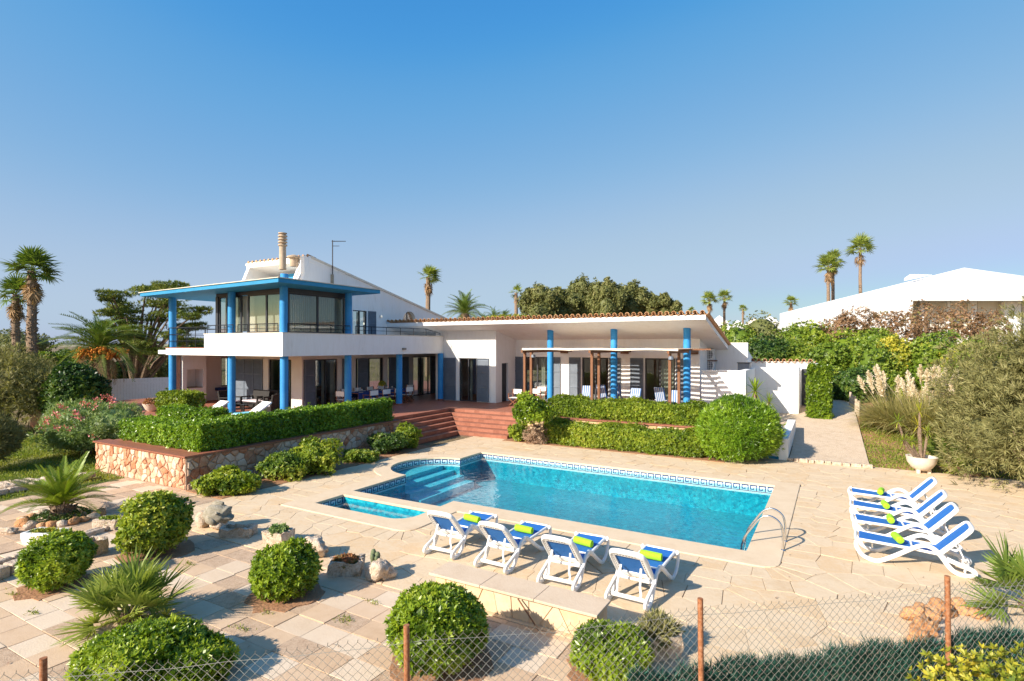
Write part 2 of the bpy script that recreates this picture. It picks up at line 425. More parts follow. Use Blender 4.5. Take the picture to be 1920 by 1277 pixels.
# style: leaf length, width, leaves per cluster, spread (0 along normal .. 1 flat), upward pull, jitter
STY = dict(rosette=(.066, .026, 9, .75, .35, .3), small=(.060, .032, 6, .8, .25, .5), willow=(.13, .024, 6, .55, .45, .35),
           fuzz=(.16, .019, 8, .5, .45, .5), oval=(.10, .055, 5, .8, .15, .6), needle=(.11, .018, 9, .6, .35, .4))
def cluster_leaves(g, P, Nr, style, scale, tone0):
    L, Wd, k, spread, up, jit = STY[style]
    n = len(P)
    A = unit(Nr + np.array([0, 0, up]) + g.normal(size=Nr.shape) * jit * .6)
    T = unit(np.cross(A, g.normal(size=A.shape))); B = np.cross(A, T)
    ph = (np.arange(k) / k * 2 * np.pi)[None, :] + g.uniform(0, 6.28, (n, 1)) + g.normal(size=(n, k)) * .25
    sp = np.clip(spread + g.normal(size=(n, k)) * .22, .05, 1.2)[..., None]
    D = unit(A[:, None] * (1.05 - sp * .75) + (T[:, None] * np.cos(ph)[..., None] + B[:, None] * np.sin(ph)[..., None]) * sp)
    cs = g.uniform(.65, 1.3, (n, 1))
    Ln = (L * scale * cs * g.uniform(.7, 1.25, (n, k)))
    Wn = (Wd * scale * cs * g.uniform(.75, 1.2, (n, k)))
    P2 = np.repeat(P[:, None], k, 1)
    NN = np.repeat(A[:, None], k, 1) + g.normal(size=(n, k, 3)) * .25
    tone = np.clip(tone0[:, None] + g.normal(size=(n, k)) * .13, 0, 1)
    V, F = kites(P2.reshape(-1, 3), D.reshape(-1, 3), unit(NN.reshape(-1, 3)), Ln.ravel(), Wn.ravel())
    return V, F, np.repeat(tone.ravel(), 4)
def ico_core(radii, seed, lum, sub=3, sc=.86):
    bm = bmesh.new(); bmesh.ops.create_icosphere(bm, subdivisions=sub, radius=1)
    d = np.array([v.co[:] for v in bm.verts]); F = np.array([[v.index for v in f.verts] for f in bm.faces]); bm.free()
    r = 1 + lum * lump(unit(d), seed)
    return d * r[:, None] * np.array(radii) * sc, np.concatenate([F, F[:, 2:3]], 1)
def blob(seed, radii, n, style, scale, lum=.1, bottom=-.75, tone_base=.42, depth=.16, patch=.18):
    """points of a lumpy ellipsoid centred at the origin, returns V,F,tone"""
    g = np.random.default_rng(seed)
    d = unit(g.normal(size=(int(n * 1.5), 3))); d = d[d[:, 2] > bottom][:n]
    r = 1 + lum * lump(d, seed) - np.abs(g.normal(size=len(d))) * depth
    r = r + (g.uniform(size=len(d)) < .08) * g.uniform(.02, .12, len(d))      # stray shoots
    kp = lump(d * 1.7, seed + 9) > g.uniform(-1.9, -.9, len(d))           # thin places
    d = d[kp]; r = r[kp]
    P = d * r[:, None] * np.array(radii)
    Nr = unit(d / np.array(radii))
    tone = tone_base + patch * lump(d, seed + 5, 5) + g.normal(size=len(d)) * .12
    return cluster_leaves(g, P, Nr, style, scale, tone)
def merge(parts):
    Vs = []; Fs = []; Ts = []; b = 0
    for V, F, T in parts:
        Vs.append(V); Fs.append(F + b); Ts.append(T); b += len(V)
    return np.concatenate(Vs), np.concatenate(Fs), np.concatenate(Ts)
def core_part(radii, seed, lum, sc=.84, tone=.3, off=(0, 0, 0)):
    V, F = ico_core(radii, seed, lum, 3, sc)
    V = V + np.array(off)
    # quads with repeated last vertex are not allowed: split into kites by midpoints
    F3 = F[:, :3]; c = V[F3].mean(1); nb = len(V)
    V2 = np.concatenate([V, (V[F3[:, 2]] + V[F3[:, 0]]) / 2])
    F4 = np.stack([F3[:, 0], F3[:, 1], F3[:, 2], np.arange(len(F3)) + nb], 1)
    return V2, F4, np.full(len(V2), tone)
def bush(name, loc, radii, zc, n, style, scale, mat, label, cat, group=None, seed=1, lum=.1, tone=.42, blobs=None, core=True, stems=6, depth=.16, bottom=-.75, patch=.18, core_sc=.80):
    """a bush thing: foliage and stem parts. radii of the main body, zc centre height; blobs = extra (dx,dy,dz,f) lobes"""
    o = empty(name, loc, label, cat, group)
    parts = []
    lobes = [(0, 0, 0, 1.0)] if blobs is None else blobs
    tot = sum(f ** 2 for *_, f in lobes)
    for i, (dx, dy, dz, f) in enumerate(lobes):
        rr = tuple(r * f for r in radii)
        V, F, T = blob(seed * 31 + i, rr, max(20, int(n * f * f / tot)), style, scale, lum, bottom, tone, depth, patch)
        V = V + np.array((dx, dy, zc + dz)); parts.append((V, F, T))
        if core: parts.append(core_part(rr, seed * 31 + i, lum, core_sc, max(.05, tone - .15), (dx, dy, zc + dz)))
    V, F, T = merge(parts)
    V[:, 2] = np.maximum(V[:, 2], .01)
    piece('foliage', npmesh('foliage', V, F, mat, T), parent=o)
    if stems:
        mb = MB(); q = random.Random(seed)
        for i in range(stems):
            a = q.uniform(0, 6.28); rr = q.uniform(.02, .12) * radii[0]; r2 = q.uniform(.3, .6)
            mb.tube([(rr * math.cos(a), rr * math.sin(a), -.03), (radii[0] * r2 * .6 * math.cos(a), radii[1] * r2 * .6 * math.sin(a), zc * .6),
                     (radii[0] * r2 * math.cos(a), radii[1] * r2 * math.sin(a), zc)], [.022 * (1 + zc * .5), .018 * (1 + zc * .5), .01], 5)
        piece('stem', mb.mesh('stem', bark), parent=o)
    return o
def hedge(name, x0, x1, y0, y1, z0, z1, dens, style, scale, mat, label, cat='hedge', group=None, seed=1, tone=.42, bulge=.07, rnd_edge=.12, stems=True):
    cx, cy = (x0 + x1) / 2, (y0 + y1) / 2
    o = empty(name, (cx, cy, z0), label, cat, group)
    g = np.random.default_rng(seed)
    hx, hy, h = (x1 - x0) / 2, (y1 - y0) / 2, z1 - z0
    faces = [((-hx, -hy, 0), (2 * hx, 0, 0), (0, 0, h), (0, -1, 0)), ((-hx, hy, 0), (2 * hx, 0, 0), (0, 0, h), (0, 1, 0)),
             ((-hx, -hy, 0), (0, 2 * hy, 0), (0, 0, h), (-1, 0, 0)), ((hx, -hy, 0), (0, 2 * hy, 0), (0, 0, h), (1, 0, 0)),
             ((-hx, -hy, h), (2 * hx, 0, 0), (0, 2 * hy, 0), (0, 0, 1))]
    Ps = []; Ns = []
    for a, u, v, nn in faces:
        ar = np.linalg.norm(u) * np.linalg.norm(v); k = int(ar * dens)
        if nn == (0, 1, 0) or nn == (-1, 0, 0): k = int(k * .6)
        uv = g.uniform(0, 1, (k, 2))
        Ps.append(np.array(a) + uv[:, :1] * np.array(u) + uv[:, 1:] * np.array(v)); Ns.append(np.tile(np.array(nn, float), (k, 1)))
    P = np.concatenate(Ps); Nr = np.concatenate(Ns)
    # rounded arrises and uneven clipping
    ctr = np.array([0, 0, h / 2]); hw = np.array([hx, hy, h / 2])
    q = (P - ctr); inner = np.clip(q, -(hw - rnd_edge), hw - rnd_edge)
    dd = q - inner; ln = np.linalg.norm(dd, axis=1, keepdims=True)
    Nr = np.where(ln > 1e-5, dd / np.maximum(ln, 1e-5), Nr)
    P = ctr + inner + Nr * rnd_edge
    w = np.sin(P[:, 0] * 2.1 + seed) * np.sin(P[:, 1] * 2.6 + 1) + .6 * np.sin(P[:, 0] * 5.3 + P[:, 2] * 6) + .5 * np.sin(P[:, 1] * 6.1 + P[:, 2] * 5 + 2)
    P = P + Nr * (w * bulge * .5 - np.abs(g.normal(size=len(P))) * .06 + (g.uniform(size=len(P)) < .06) * g.uniform(.03, .12, len(P)))[:, None]
    P[:, 2] = np.maximum(P[:, 2], .03)
    tn = tone + .10 * w + .13 * np.sin(P[:, 0] * .9 + P[:, 1] * 1.1 + seed * 2) + g.normal(size=len(P)) * .16
    kp = w > g.uniform(-2.2, -1.1, len(P)); P = P[kp]; Nr = Nr[kp]; tn = tn[kp]
    V, F, T = cluster_leaves(g, P, Nr, style, scale, tn)
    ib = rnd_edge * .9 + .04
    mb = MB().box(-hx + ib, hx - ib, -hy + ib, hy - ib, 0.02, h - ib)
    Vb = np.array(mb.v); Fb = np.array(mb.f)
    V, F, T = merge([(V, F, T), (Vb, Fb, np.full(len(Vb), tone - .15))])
    piece('foliage', npmesh('foliage', V, F, mat, T), parent=o)
    if stems:
        mb = MB(); q = random.Random(seed); L = max(hx, hy) * 2; k = max(2, int(L / .5))
        for i in range(k):
            t = (i + .5) / k - .5
            px, py = (t * 2 * hx, 0) if hx >= hy else (0, t * 2 * hy)
            mb.tube([(px, py, -.05), (px + q.uniform(-.05, .05), py + q.uniform(-.05, .05), h * .7)], .02, 5)
        piece('stem', mb.mesh('stem', bark), parent=o)
    return o

# ================================================================== the setting
T = 0.97          # terrace level
def sstep(a, b, x):
    t = min(1, max(0, (x - a) / (b - a))); return t * t * (3 - 2 * t)
def gz(x, y):
    rise = max(0.0, min(y, 60) - 22.9) * .105
    rise *= .42 + .58 * sstep(-26, -12, x)
    rise += .045 * max(0, min(x, 40) - 3.2) * sstep(18, 26, y)
    return -.05 + rise
def grid_vals(stops):
    out = []
    for a, b, s in stops:
        n = max(1, int(round((b - a) / s)))
        out += [a + (b - a) * i / n for i in range(n)]
    out.append(stops[-1][1]); return out
HX0, HX1, HY0, HY1 = -13.9, -0.9, 9.3, 18.8
xs = grid_vals([(-9000, -700, 1500), (-700, -120, 60), (-120, -40, 8), (-40, HX0, 1.0), (HX0, HX1, 1.3), (HX1, 40, 1.3), (40, 120, 8), (120, 700, 60), (700, 9000, 1500)])
ys = grid_vals([(-300, -20, 40), (-20, HY0, 1.2), (HY0, HY1, 1.1), (HY1, 40, 1.0), (40, 70, 2), (70, 140, 8), (140, 700, 60), (700, 12000, 1500)])
mb = MB(); idx = {}
for j, y in enumerate(ys):
    for i, x in enumerate(xs):
        idx[i, j] = len(mb.v); mb.v.append((x, y, gz(x, y)))
def is_lawn(x, y):
    if x < -19.3 and x > -60 and y > -2 and y < 12.4: return True
    if x > 1.0 and x < 12 and y > 22.4 and y < 40: return True
    return False
for j in range(len(ys) - 1):
    for i in range(len(xs) - 1):
        cx, cy = (xs[i] + xs[i + 1]) / 2, (ys[j] + ys[j + 1]) / 2
        if HX0 - .01 < cx < HX1 + .01 and HY0 - .01 < cy < HY1 + .01: continue
        mi = 0
        if is_lawn(cx, cy): mi = 1 if cx < 0 else 2
        mb.f.append((idx[i, j], idx[i + 1, j], idx[i + 1, j + 1], idx[i, j + 1])); mb.mi.append(mi)
me = mb.mesh('ground', [drysoil, lawnsoil, soil])
g_o = piece('ground', me, kind='structure')

# far ridge to the left of the house and towards the sea
mb = MB(); n = 60
for i in range(n + 1):
    t = i / n; px = -900 + t * 3700
    Y = 1500
    hh = 4 + 5.5 * math.exp(-((px - 60) / 260) ** 2) + 2.0 * math.sin(t * 23) + 1.2 * math.sin(t * 61)
    x, y = WD(px, Y); x2, y2 = WD(px, Y + 500)
    mb.v += [(x, y, -4), (x, y, hh * .8), (x2, y2, max(2, hh * 1.1)), (x2, y2, -4)]
for i in range(n):
    a = i * 4; b = a + 4
    mb.f += [(a, b, b + 1, a + 1), (a + 1, b + 1, b + 2, a + 2), (a + 2, b + 2, b + 3, a + 3)]; mb.mi += [0] * 3
mb.build('hills', hillm, kind='structure', smooth=True)

# ---------------------------------------------------------------- voronoi paving
def clip(poly, nx, ny, c):
    out = []; k = len(poly)
    for i in range(k):
        a = poly[i]; b = poly[(i + 1) % k]
        da = a[0] * nx + a[1] * ny - c; db = b[0] * nx + b[1] * ny - c
        if da <= 0: out.append(a)
        if (da < 0) != (db < 0) and abs(da - db) > 1e-12:
            t = da / (da - db); out.append((a[0] + (b[0] - a[0]) * t, a[1] + (b[1] - a[1]) * t))
    return out
def voronoi(pts, rect, reach):
    P = np.array(pts); cells = []
    x0, x1, y0, y1 = rect
    for i, (x, y) in enumerate(pts):
        d = (P[:, 0] - x) ** 2 + (P[:, 1] - y) ** 2
        nb = np.argsort(d)[1:26]
        poly = [(x0, y0), (x1, y0), (x1, y1), (x0, y1)]
        for j in nb:
            if d[j] > reach * reach or d[j] < 1e-8: continue
            qx, qy = P[j]; nx, ny = qx - x, qy - y
            poly = clip(poly, nx, ny, nx * (x + qx) / 2 + ny * (y + qy) / 2)
            if len(poly) < 3: break
        cells.append(poly)
    return cells
def inside(p, poly):
    c = False; k = len(poly); j = k - 1
    for i in range(k):
        if (poly[i][1] > p[1]) != (poly[j][1] > p[1]) and p[0] < (poly[j][0] - poly[i][0]) * (p[1] - poly[i][1]) / (poly[j][1] - poly[i][1]) + poly[i][0]: c = not c
        j = i
    return c
def shrink(poly, d):
    """inset a convex polygon by d"""
    k = len(poly); out = poly
    for i in range(k):
        a = poly[i]; b = poly[(i + 1) % k]
        ex, ey = b[0] - a[0], b[1] - a[1]; l = math.hypot(ex, ey)
        if l < 1e-6: continue
        nx, ny = ey / l, -ex / l
        out = clip(out, nx, ny, nx * a[0] + ny * a[1] - d)
        if len(out) < 3: return []
    return out
def tidy(poly, mn=.03):
    out = []
    for p in poly:
        if not out or math.hypot(p[0] - out[-1][0], p[1] - out[-1][1]) > mn: out.append(p)
    if len(out) > 2 and math.hypot(out[0][0] - out[-1][0], out[0][1] - out[-1][1]) < mn: out.pop()
    return out
def area(poly):
    return .5 * sum(poly[i][0] * poly[(i + 1) % len(poly)][1] - poly[(i + 1) % len(poly)][0] * poly[i][1] for i in range(len(poly)))

# pool outlines
arc = [(-11.88 + 1.48 * math.cos(R(a)), 15.3 + 1.48 * math.sin(R(a))) for a in range(90, 271, 10)]
POOL = [(-1.55, 12.13), (-1.55, 18.2), (-11.88, 18.2)] + arc + [(-11.88, 11.55), (-8.8, 11.55), (-8.8, 12.13)]
KID = [(-11.82, 10.15), (-9.3, 10.15)] + [(-9.3 + .5 * math.sin(R(a)), 10.65 - .5 * math.cos(R(a))) for a in (20, 45, 70, 90)] + [(-8.8, 11.12), (-11.82, 11.12)]
arco = [(-11.88 + 2.05 * math.cos(R(a)), 15.3 + 2.05 * math.sin(R(a))) for a in range(108, 253, 12)]
def rc(cx, cy, r, a0, a1, n=5): return [(cx + r * math.cos(R(a0 + (a1 - a0) * i / n)), cy + r * math.sin(R(a0 + (a1 - a0) * i / n))) for i in range(n + 1)]
COPE = rc(-1.25, 11.75, .35, -90, 0) + [(-.9, 18.75), (-12.5, 18.75)] + arco + [(-12.5, 9.6)] + rc(-8.55, 9.95, .38, -90, 0) + [(-8.17, 11.4)]

def fill_loops(loops, z):
    bm = bmesh.new(); es = []
    for lp in loops:
        vs = [bm.verts.new((p[0], p[1], z)) for p in lp]
        es += [bm.edges.new((vs[i], vs[(i + 1) % len(vs)])) for i in range(len(vs))]
    bmesh.ops.triangle_fill(bm, use_beauty=True, use_dissolve=False, edges=es, normal=(0, 0, 1))
    for f in bm.faces:
        if f.normal.z < 0: f.normal_flip()
    return bm
def bm_obj(bm, name, mat, parent=None, kind=None):
    me = bpy.data.meshes.new(name); bm.to_mesh(me); bm.free(); me.materials.append(mat)
    off = -wloc(parent) if parent else Vector((0, 0, 0))
    return piece(name, me, off, parent=parent, kind=kind)

DX0, DX1, DY0, DY1 = -14.35, 6.2, 5.4, 22.75
deck_bm = fill_loops([[(DX0, DY0), (DX1, DY0), (DX1, DY1), (DX0, DY1)], [(p[0], p[1]) for p in [(-13.7, 9.9), (-1.1, 9.9), (-1.1, 18.6), (-13.7, 18.6)]]], -.018)
deck = bm_obj(deck_bm, 'pool_deck', mortar, kind='structure')
b2 = fill_loops([[(-13.7, 9.9), (-1.1, 9.9), (-1.1, 18.6), (-13.7, 18.6)], [(p[0], p[1]) for p in [(-1.3, 11.9), (-1.3, 18.4), (-12.1, 18.4)] + rc(-11.88, 15.3, 1.75, 98, 262, 8) + [(-12.1, 9.97), (-8.6, 9.97), (-8.6, 11.9)]]], -.018)
bm_obj(b2, 'mortar_bed', mortar, deck)

def tone_mesh(mb, name, mat, tones, off=(0, 0, 0)):
    me = mb.mesh(name, mat, off=off)
    at = me.attributes.new('tone', 'FLOAT', 'POINT'); at.data.foreach_set('value', np.array(tones, np.float32))
    return me
def stone_prism(mb, poly, z0, z1, bev):
    top = shrink(poly, bev)
    if len(top) == len(poly): mb.prism(poly, z0, z1 - bev * .6); n = len(poly); b = len(mb.v); mb.add([(p[0], p[1], z1) for p in top] + [(p[0], p[1], z1 - bev * .6) for p in poly], [tuple(range(n))] + [(n + i, n + (i + 1) % n, (i + 1) % n, i) for i in range(n)])
    else: mb.prism(poly, z0, z1)

q = random.Random(3); seeds = []
sp = .56
yy = DY0 - .3
while yy < DY1 + .5:
    xx = DX0 - .3
    while xx < DX1 + .5:
        px, py = xx + q.uniform(-.27, .27), yy + q.uniform(-.27, .27)
        seeds.append((px, py)); xx += sp * q.uniform(.85, 1.25)
    yy += sp
def near_line(p, lp, d):
    for i in range(len(lp)):
        a = lp[i]; b = lp[(i + 1) % len(lp)]
        ex, ey = b[0] - a[0], b[1] - a[1]; l2 = ex * ex + ey * ey
        if l2 < 1e-9: continue
        t = min(1, max(0, ((p[0] - a[0]) * ex + (p[1] - a[1]) * ey) / l2))
        if math.hypot(p[0] - a[0] - ex * t, p[1] - a[1] - ey * t) < d: return True
    return False
seeds = [p for p in seeds if not near_line(p, COPE, .42)]
def mirror_line(a, b, d=.23, step=.5):
    ex, ey = b[0] - a[0], b[1] - a[1]; l = math.hypot(ex, ey); n = max(1, int(round(l / step)))
    ux, uy = ex / l, ey / l
    for i in range(n):
        t = (i + .5 + q.uniform(-.2, .2)) / n
        for s in (-1, 1): seeds.append((a[0] + ex * t - uy * d * s, a[1] + ey * t + ux * d * s))
for i in range(len(COPE)): 
    a = COPE[i]; b = COPE[(i + 1) % len(COPE)]
    if math.hypot(a[0] - b[0], a[1] - b[1]) > .05: mirror_line(a, b)
seeds = [p for p in seeds if not (abs(p[1] - 7.3) < .25 and p[0] < -2.4)]
mirror_line((DX0, 7.3), (-2.4, 7.3))
cells = voronoi(seeds, (DX0, DX1, DY0, DY1), 2.4)
stones = []
for c, s in zip(cells, seeds):
    if len(c) < 3 or inside(s, COPE): continue
    if s[1] < 7.3 and s[0] < -2.4: continue
    if s[1] > 21.5 and s[0] < -3.2: continue
    p = tidy(shrink(c, q.uniform(.0012, .0055) if q.random() > .13 else .011))
    if len(p) < 3 or area(p) < .012: continue
    stones.append((s[0] ** 2 + s[1] ** 2, p))
stones.sort(key=lambda t: t[0])
vis = []
for d, p in stones:
    cx = sum(a[0] for a in p) / len(p); cy = sum(a[1] for a in p) / len(p)
    X = cx * C30 + cy * S30; Y = -cx * S30 + cy * C30
    if Y < 1: continue
    sx = 960 + FPX * X / Y; sy = HZ + FPX * CAMH / Y
    vis.append((0 if (-30 < sx < 1950 and sy < 1290) else 1, d, p, cx, cy))
vis.sort(key=lambda t: (t[0], t[1]))
rest = MB(); rt = []
for k, (_, d, p, cx, cy) in enumerate(vis):
    z1 = q.uniform(-.003, .004); tone = q.random()
    if k < 299:
        m1 = MB(); stone_prism(m1, p, -.03, z1, .004)
        piece('flagstone', tone_mesh(m1, 'flagstone', flag, [tone] * len(m1.v), (cx, cy, 0)), (cx, cy, 0), parent=deck)
    else:
        b0 = len(rest.v); stone_prism(rest, p, -.03, z1, .004); rt += [tone] * (len(rest.v) - b0)
piece('flagstone', tone_mesh(rest, 'flagstone', flag, rt), parent=deck, kind='stuff')

# ---------------------------------------------------------------- foreground patio of square pavers
pb = MB().box(-19.3, DX0 - .002, -1, 9.18, -.2, -.022).box(DX0 - .001, -2.42, -1, 7.28, -.2, -.022).box(-2.418, 6.2, -1, DY0, -.2, -.022)
patio = pb.build('patio', mortar, kind='structure')
cand = []
def add_pavers(x0, x1, y0, y1, sx, sy, kinds):
    j = 0; y = y0
    while y < y1 - .05:
        x = x0 - (q.uniform(0, .25) if j % 3 else .3) * sx
        while x < x1 - .05:
            a, b = max(x, x0), min(x + sx, x1); c, d = y, min(y + sy, y1)
            if b - a > .08 and d - c > .08:
                cx, cy = (a + b) / 2, (c + d) / 2
                X = cx * C30 + cy * S30; Y = -cx * S30 + cy * C30
                if Y > 5:
                    px = 960 + FPX * X / Y; py = HZ + FPX * CAMH / Y
                    if -80 < px < 2000 and py < 1320: cand.append((Y, a, b, c, d, q.choice(kinds)))
            x += sx
        y += sy; j += 1
K3 = [paver_pink, paver_pink, paver_pale, paver_pale, paver_peb, paver_peb]
add_pavers(-14.33, -2.45, 1.0, 7.28, .56, .44, K3)
add_pavers(-19.25, -14.37, 1.0, 9.16, .62, .5, [paver_pale, paver_pink, paver_peb, paver_peb])
add_pavers(-2.40, 6.0, 1.0, DY0 - .01, .36, .36, [paver_pale, paver_pale, flag, paver_pink])
cand.sort(key=lambda t: t[0])
pav_mesh = {}
restp = {}
for k, (Y, a, b, c, d, m) in enumerate(cand):
    w, h = b - a - q.uniform(.005, .012), d - c - q.uniform(.005, .012)
    z1 = q.uniform(-.006, .006)
    if k < 299:
        m1 = MB(); stone_prism(m1, [(-w / 2, -h / 2), (w / 2, -h / 2), (w / 2, h / 2), (-w / 2, h / 2)], -.04, z1, .004)
        me = tone_mesh(m1, 'paver', m, [q.random()] * len(m1.v))
        piece('paver', me, Vector(((a + b) / 2, (c + d) / 2, 0)) - patio.location, rot=(0, 0, q.uniform(-.012, .012)), parent=patio)
    else:
        r_ = restp.setdefault(m.name, (MB(), m)); cx, cy = (a + b) / 2, (c + d) / 2
        stone_prism(r_[0], [(cx - w / 2, cy - h / 2), (cx + w / 2, cy - h / 2), (cx + w / 2, cy + h / 2), (cx - w / 2, cy + h / 2)], -.04, z1, .004)
for nm, (r_, m) in restp.items():
    piece('paver', tone_mesh(r_, 'paver', m, [q.random()] * len(r_.v)), -patio.location, parent=patio, kind='stuff')

# ---------------------------------------------------------------- swimming pool
pool = empty('swimming_pool', (-6.7, 15, 0), 'blue mosaic swimming pool with rounded steps and a shallow children\'s corner', 'pool')
bm = fill_loops([COPE, POOL, KID], .022)
r_ = bmesh.ops.extrude_face_region(bm, geom=bm.faces[:] + bm.edges[:] + bm.verts[:])
for e in r_['geom']:
    if isinstance(e, bmesh.types.BMVert): e.co.z = -.045
bmesh.ops.recalc_face_normals(bm, faces=bm.faces)
cp = bm_obj(bm, 'coping', coping, pool)
md = cp.modifiers.new('bevel', 'BEVEL'); md.width = .015; md.segments = 3; md.limit_method = 'ANGLE'
WL = -.125
DEPTH = .98
def pool_shell(loop, depth, name, mat):
    m1 = MB(); k = len(loop)
    for p in loop: m1.v.append((p[0], p[1], -.044))
    for p in loop: m1.v.append((p[0], p[1], -depth))
    for i in range(k): m1.f.append((i, (i + 1) % k, k + (i + 1) % k, k + i)); m1.mi.append(0)
    m1.f.append(tuple(range(k, 2 * k))); m1.mi.append(0)
    return m1
def off_loop(loop, d):
    out = []; k = len(loop); sgn = 1 if area(loop) > 0 else -1
    for i in range(k):
        a = Vector(loop[i - 1]); b = Vector(loop[i]); c = Vector(loop[(i + 1) % k])
        n1 = Vector(((b - a).y, -(b - a).x)).normalized() * sgn; n2 = Vector(((c - b).y, -(c - b).x)).normalized() * sgn
        n = (n1 + n2); n = n / max(.3, (1 + n1.dot(n2)))
        out.append((b.x + n.x * d, b.y + n.y * d))
    return out
bm = fill_loops([off_loop(POOL, .03)], -DEPTH); bm_obj(bm, 'pool_floor', mosaic, pool)
bm = fill_loops([off_loop(KID, .03)], -.55); bm_obj(bm, 'pool_floor', mosaicl, pool)
def wall_ring(loop, z0, z1, m1, d=.03, wid=.06):
    a = off_loop(loop, d); b = off_loop(loop, d + wid); k = len(a)
    b0 = len(m1.v)
    m1.v += [(p[0], p[1], z0) for p in a] + [(p[0], p[1], z1) for p in a] + [(p[0], p[1], z0) for p in b] + [(p[0], p[1], z1) for p in b]
    for i in range(k):
        j = (i + 1) % k
        m1.f += [(b0 + i, b0 + k + i, b0 + k + j, b0 + j), (b0 + k + i, b0 + 3 * k + i, b0 + 3 * k + j, b0 + k + j)]; m1.mi += [0, 0]
m1 = MB(); wall_ring(POOL, -DEPTH, -.30, m1); m1.build('pool_wall', mosaic, pool)
m1 = MB(); wall_ring(KID, -.56, -.30, m1); m1.build('pool_wall', mosaic, pool)
m1 = MB(); wall_ring(POOL, -.30, -.046, m1, .028); wall_ring(KID, -.30, -.046, m1, .028)
frz = m1.build('tile_frieze', keywhite, pool)
# greek key in dark glazed strips, 3 mm proud of the white tiles
m1 = MB()
def key_run(a, b, flip=False):
    a = Vector((a[0], a[1], 0)); b = Vector((b[0], b[1], 0)); d = (b - a); l = d.length; d.normalize()
    nrm = Vector((-d.y, d.x, 0))      # pointing into the pool when the loop runs counter-clockwise
    n = max(1, int(round(l / .24))); w = l / n
    t = w * .11; zt, zb = -.055, -.245; H_ = zt - zb
    def rect(s0, s1, h0, h1, base):
        p0 = base + d * s0; p1 = base + d * s1
        n0 = nrm * -.024; n1 = nrm * -.020
        vs = []
        for nn in (n0, n1):
            for p, z in ((p0, zb + h0), (p1, zb + h0), (p1, zb + h1), (p0, zb + h1)): vs.append((p.x + nn.x, p.y + nn.y, z))
        m1.add(vs, [(4, 5, 6, 7), (0, 1, 5, 4), (1, 2, 6, 5), (2, 3, 7, 6), (3, 0, 4, 7)])
    for i in range(n):
        base = a + d * (w * i)
        rect(0, t, 0, H_, base)
        rect(t, w - 1.6 * t, H_ - H_ * .14, H_, base)
        rect(w - 2.6 * t, w - 1.6 * t, H_ * .30, H_ - H_ * .14, base)
        rect(w * .36, w - 2.6 * t, H_ * .30, H_ * .44, base)
        rect(w * .36, w * .36 + t, H_ * .44, H_ * .64, base)
        rect(t, w, 0, H_ * .13, base)
for lp in (POOL, KID):
    for i in range(len(lp)):
        a = lp[i]; b = lp[(i + 1) % len(lp)]
        if math.hypot(a[0] - b[0], a[1] - b[1]) < .3 and lp is KID: continue
        key_run(a, b)
m1.build('key_pattern', keyblue, pool, kind='stuff')
bm = fill_loops([off_loop(POOL, .027)], WL); bm_obj(bm, 'water', water, pool)
bm = fill_loops([off_loop(KID, .025)], WL); bm_obj(bm, 'water', water, pool)
# rounded entry steps: four treads stepping down towards the deep side
for i in range(4):
    x1 = -12.55 + i * .42; x0 = x1 - .42 - (.6 if i == 0 else 0)
    poly = []
    xs_ = [x0 + (x1 - x0) * k / 6 for k in range(7)]
    xs_ = [x for x in xs_ if x > -13.35]
    up = []; dn = []
    for x in xs_:
        dx = min(0, x + 11.88); h = math.sqrt(max(.0, 1.5 ** 2 - dx * dx)) if dx < 0 else 1.5
        up.append((x, 15.3 + h)); dn.append((x, 15.3 - h))
    poly = dn + up[::-1]
    poly = tidy(poly, .01)
    MB().prism(poly, -DEPTH + .01, -.28 - i * .15).build('pool_step', steptile, pool)
MB().box(-11.8, -8.85, 11.13, 11.54, -DEPTH, -.05).build('divider_wall', mosaic, pool)

# ---------------------------------------------------------------- terrace
tb = MB()
tb.box(-21.15, -16.2, 9.4, 18.35, -.3, T).box(-36, -16.95, 12.6, 23.06, -.3, T - .0001).box(-36, -2.6, 23.06, 40, -.3, T - .0002).box(-12.6, -4.2, 22.6, 23.06, -.3, T - .0003)
terrace = tb.build('terrace', terra, kind='structure')

# steps
steps = empty('terrace_steps', (-14.5, 20.5, 0), 'wide terracotta tiled steps turning a corner up to the terrace', 'steps')
RZ = T / 6; TR = .34
rtile = MB().box(-.146, .146, -.006, .006, -.068, .068).mesh('tile', terra)
ttile = MB().box(-.146, .146, -.16, .16, -.006, .006).mesh('tile', terra)
for k in range(1, 6):
    zt = T - k * RZ; xk = -16.95 + k * TR; yk = 23.06 - k * TR
    m1 = MB().box(-16.96, xk, 18.37, yk + TR, 0 if k == 5 else zt - RZ - .0, zt - .012).box(xk - TR, -12.62, yk, yk + TR, 0 if k == 5 else zt - RZ, zt - .0125)
    m1 = MB().box(xk - TR - .03, xk, 18.37, yk + TR, -.05, zt - .012).box(xk + .0005, -12.62, yk, yk + TR + .03, -.05, zt - .0125)
    st = m1.build('step', grout, steps)
    so_ = wloc(st)
    y = 18.40
    while y < yk - .02:
        piece('tile', rtile, Vector((xk + .004, y + .147, zt - RZ / 2 - .01)) - so_, (0, 0, R(90)), parent=st)
        piece('tile', ttile, Vector((xk - TR / 2 + .012, y + .147, zt - .006)) - so_, (0, 0, R(90)), parent=st)
        y += .296
    x = xk + .02
    while x < -12.75:
        piece('tile', rtile, Vector((x + .147, yk - .004, zt - RZ / 2 - .01)) - so_, parent=st)
        piece('tile', ttile, Vector((x + .147, yk + TR / 2 - .012, zt - .006)) - so_, parent=st)
        x += .296
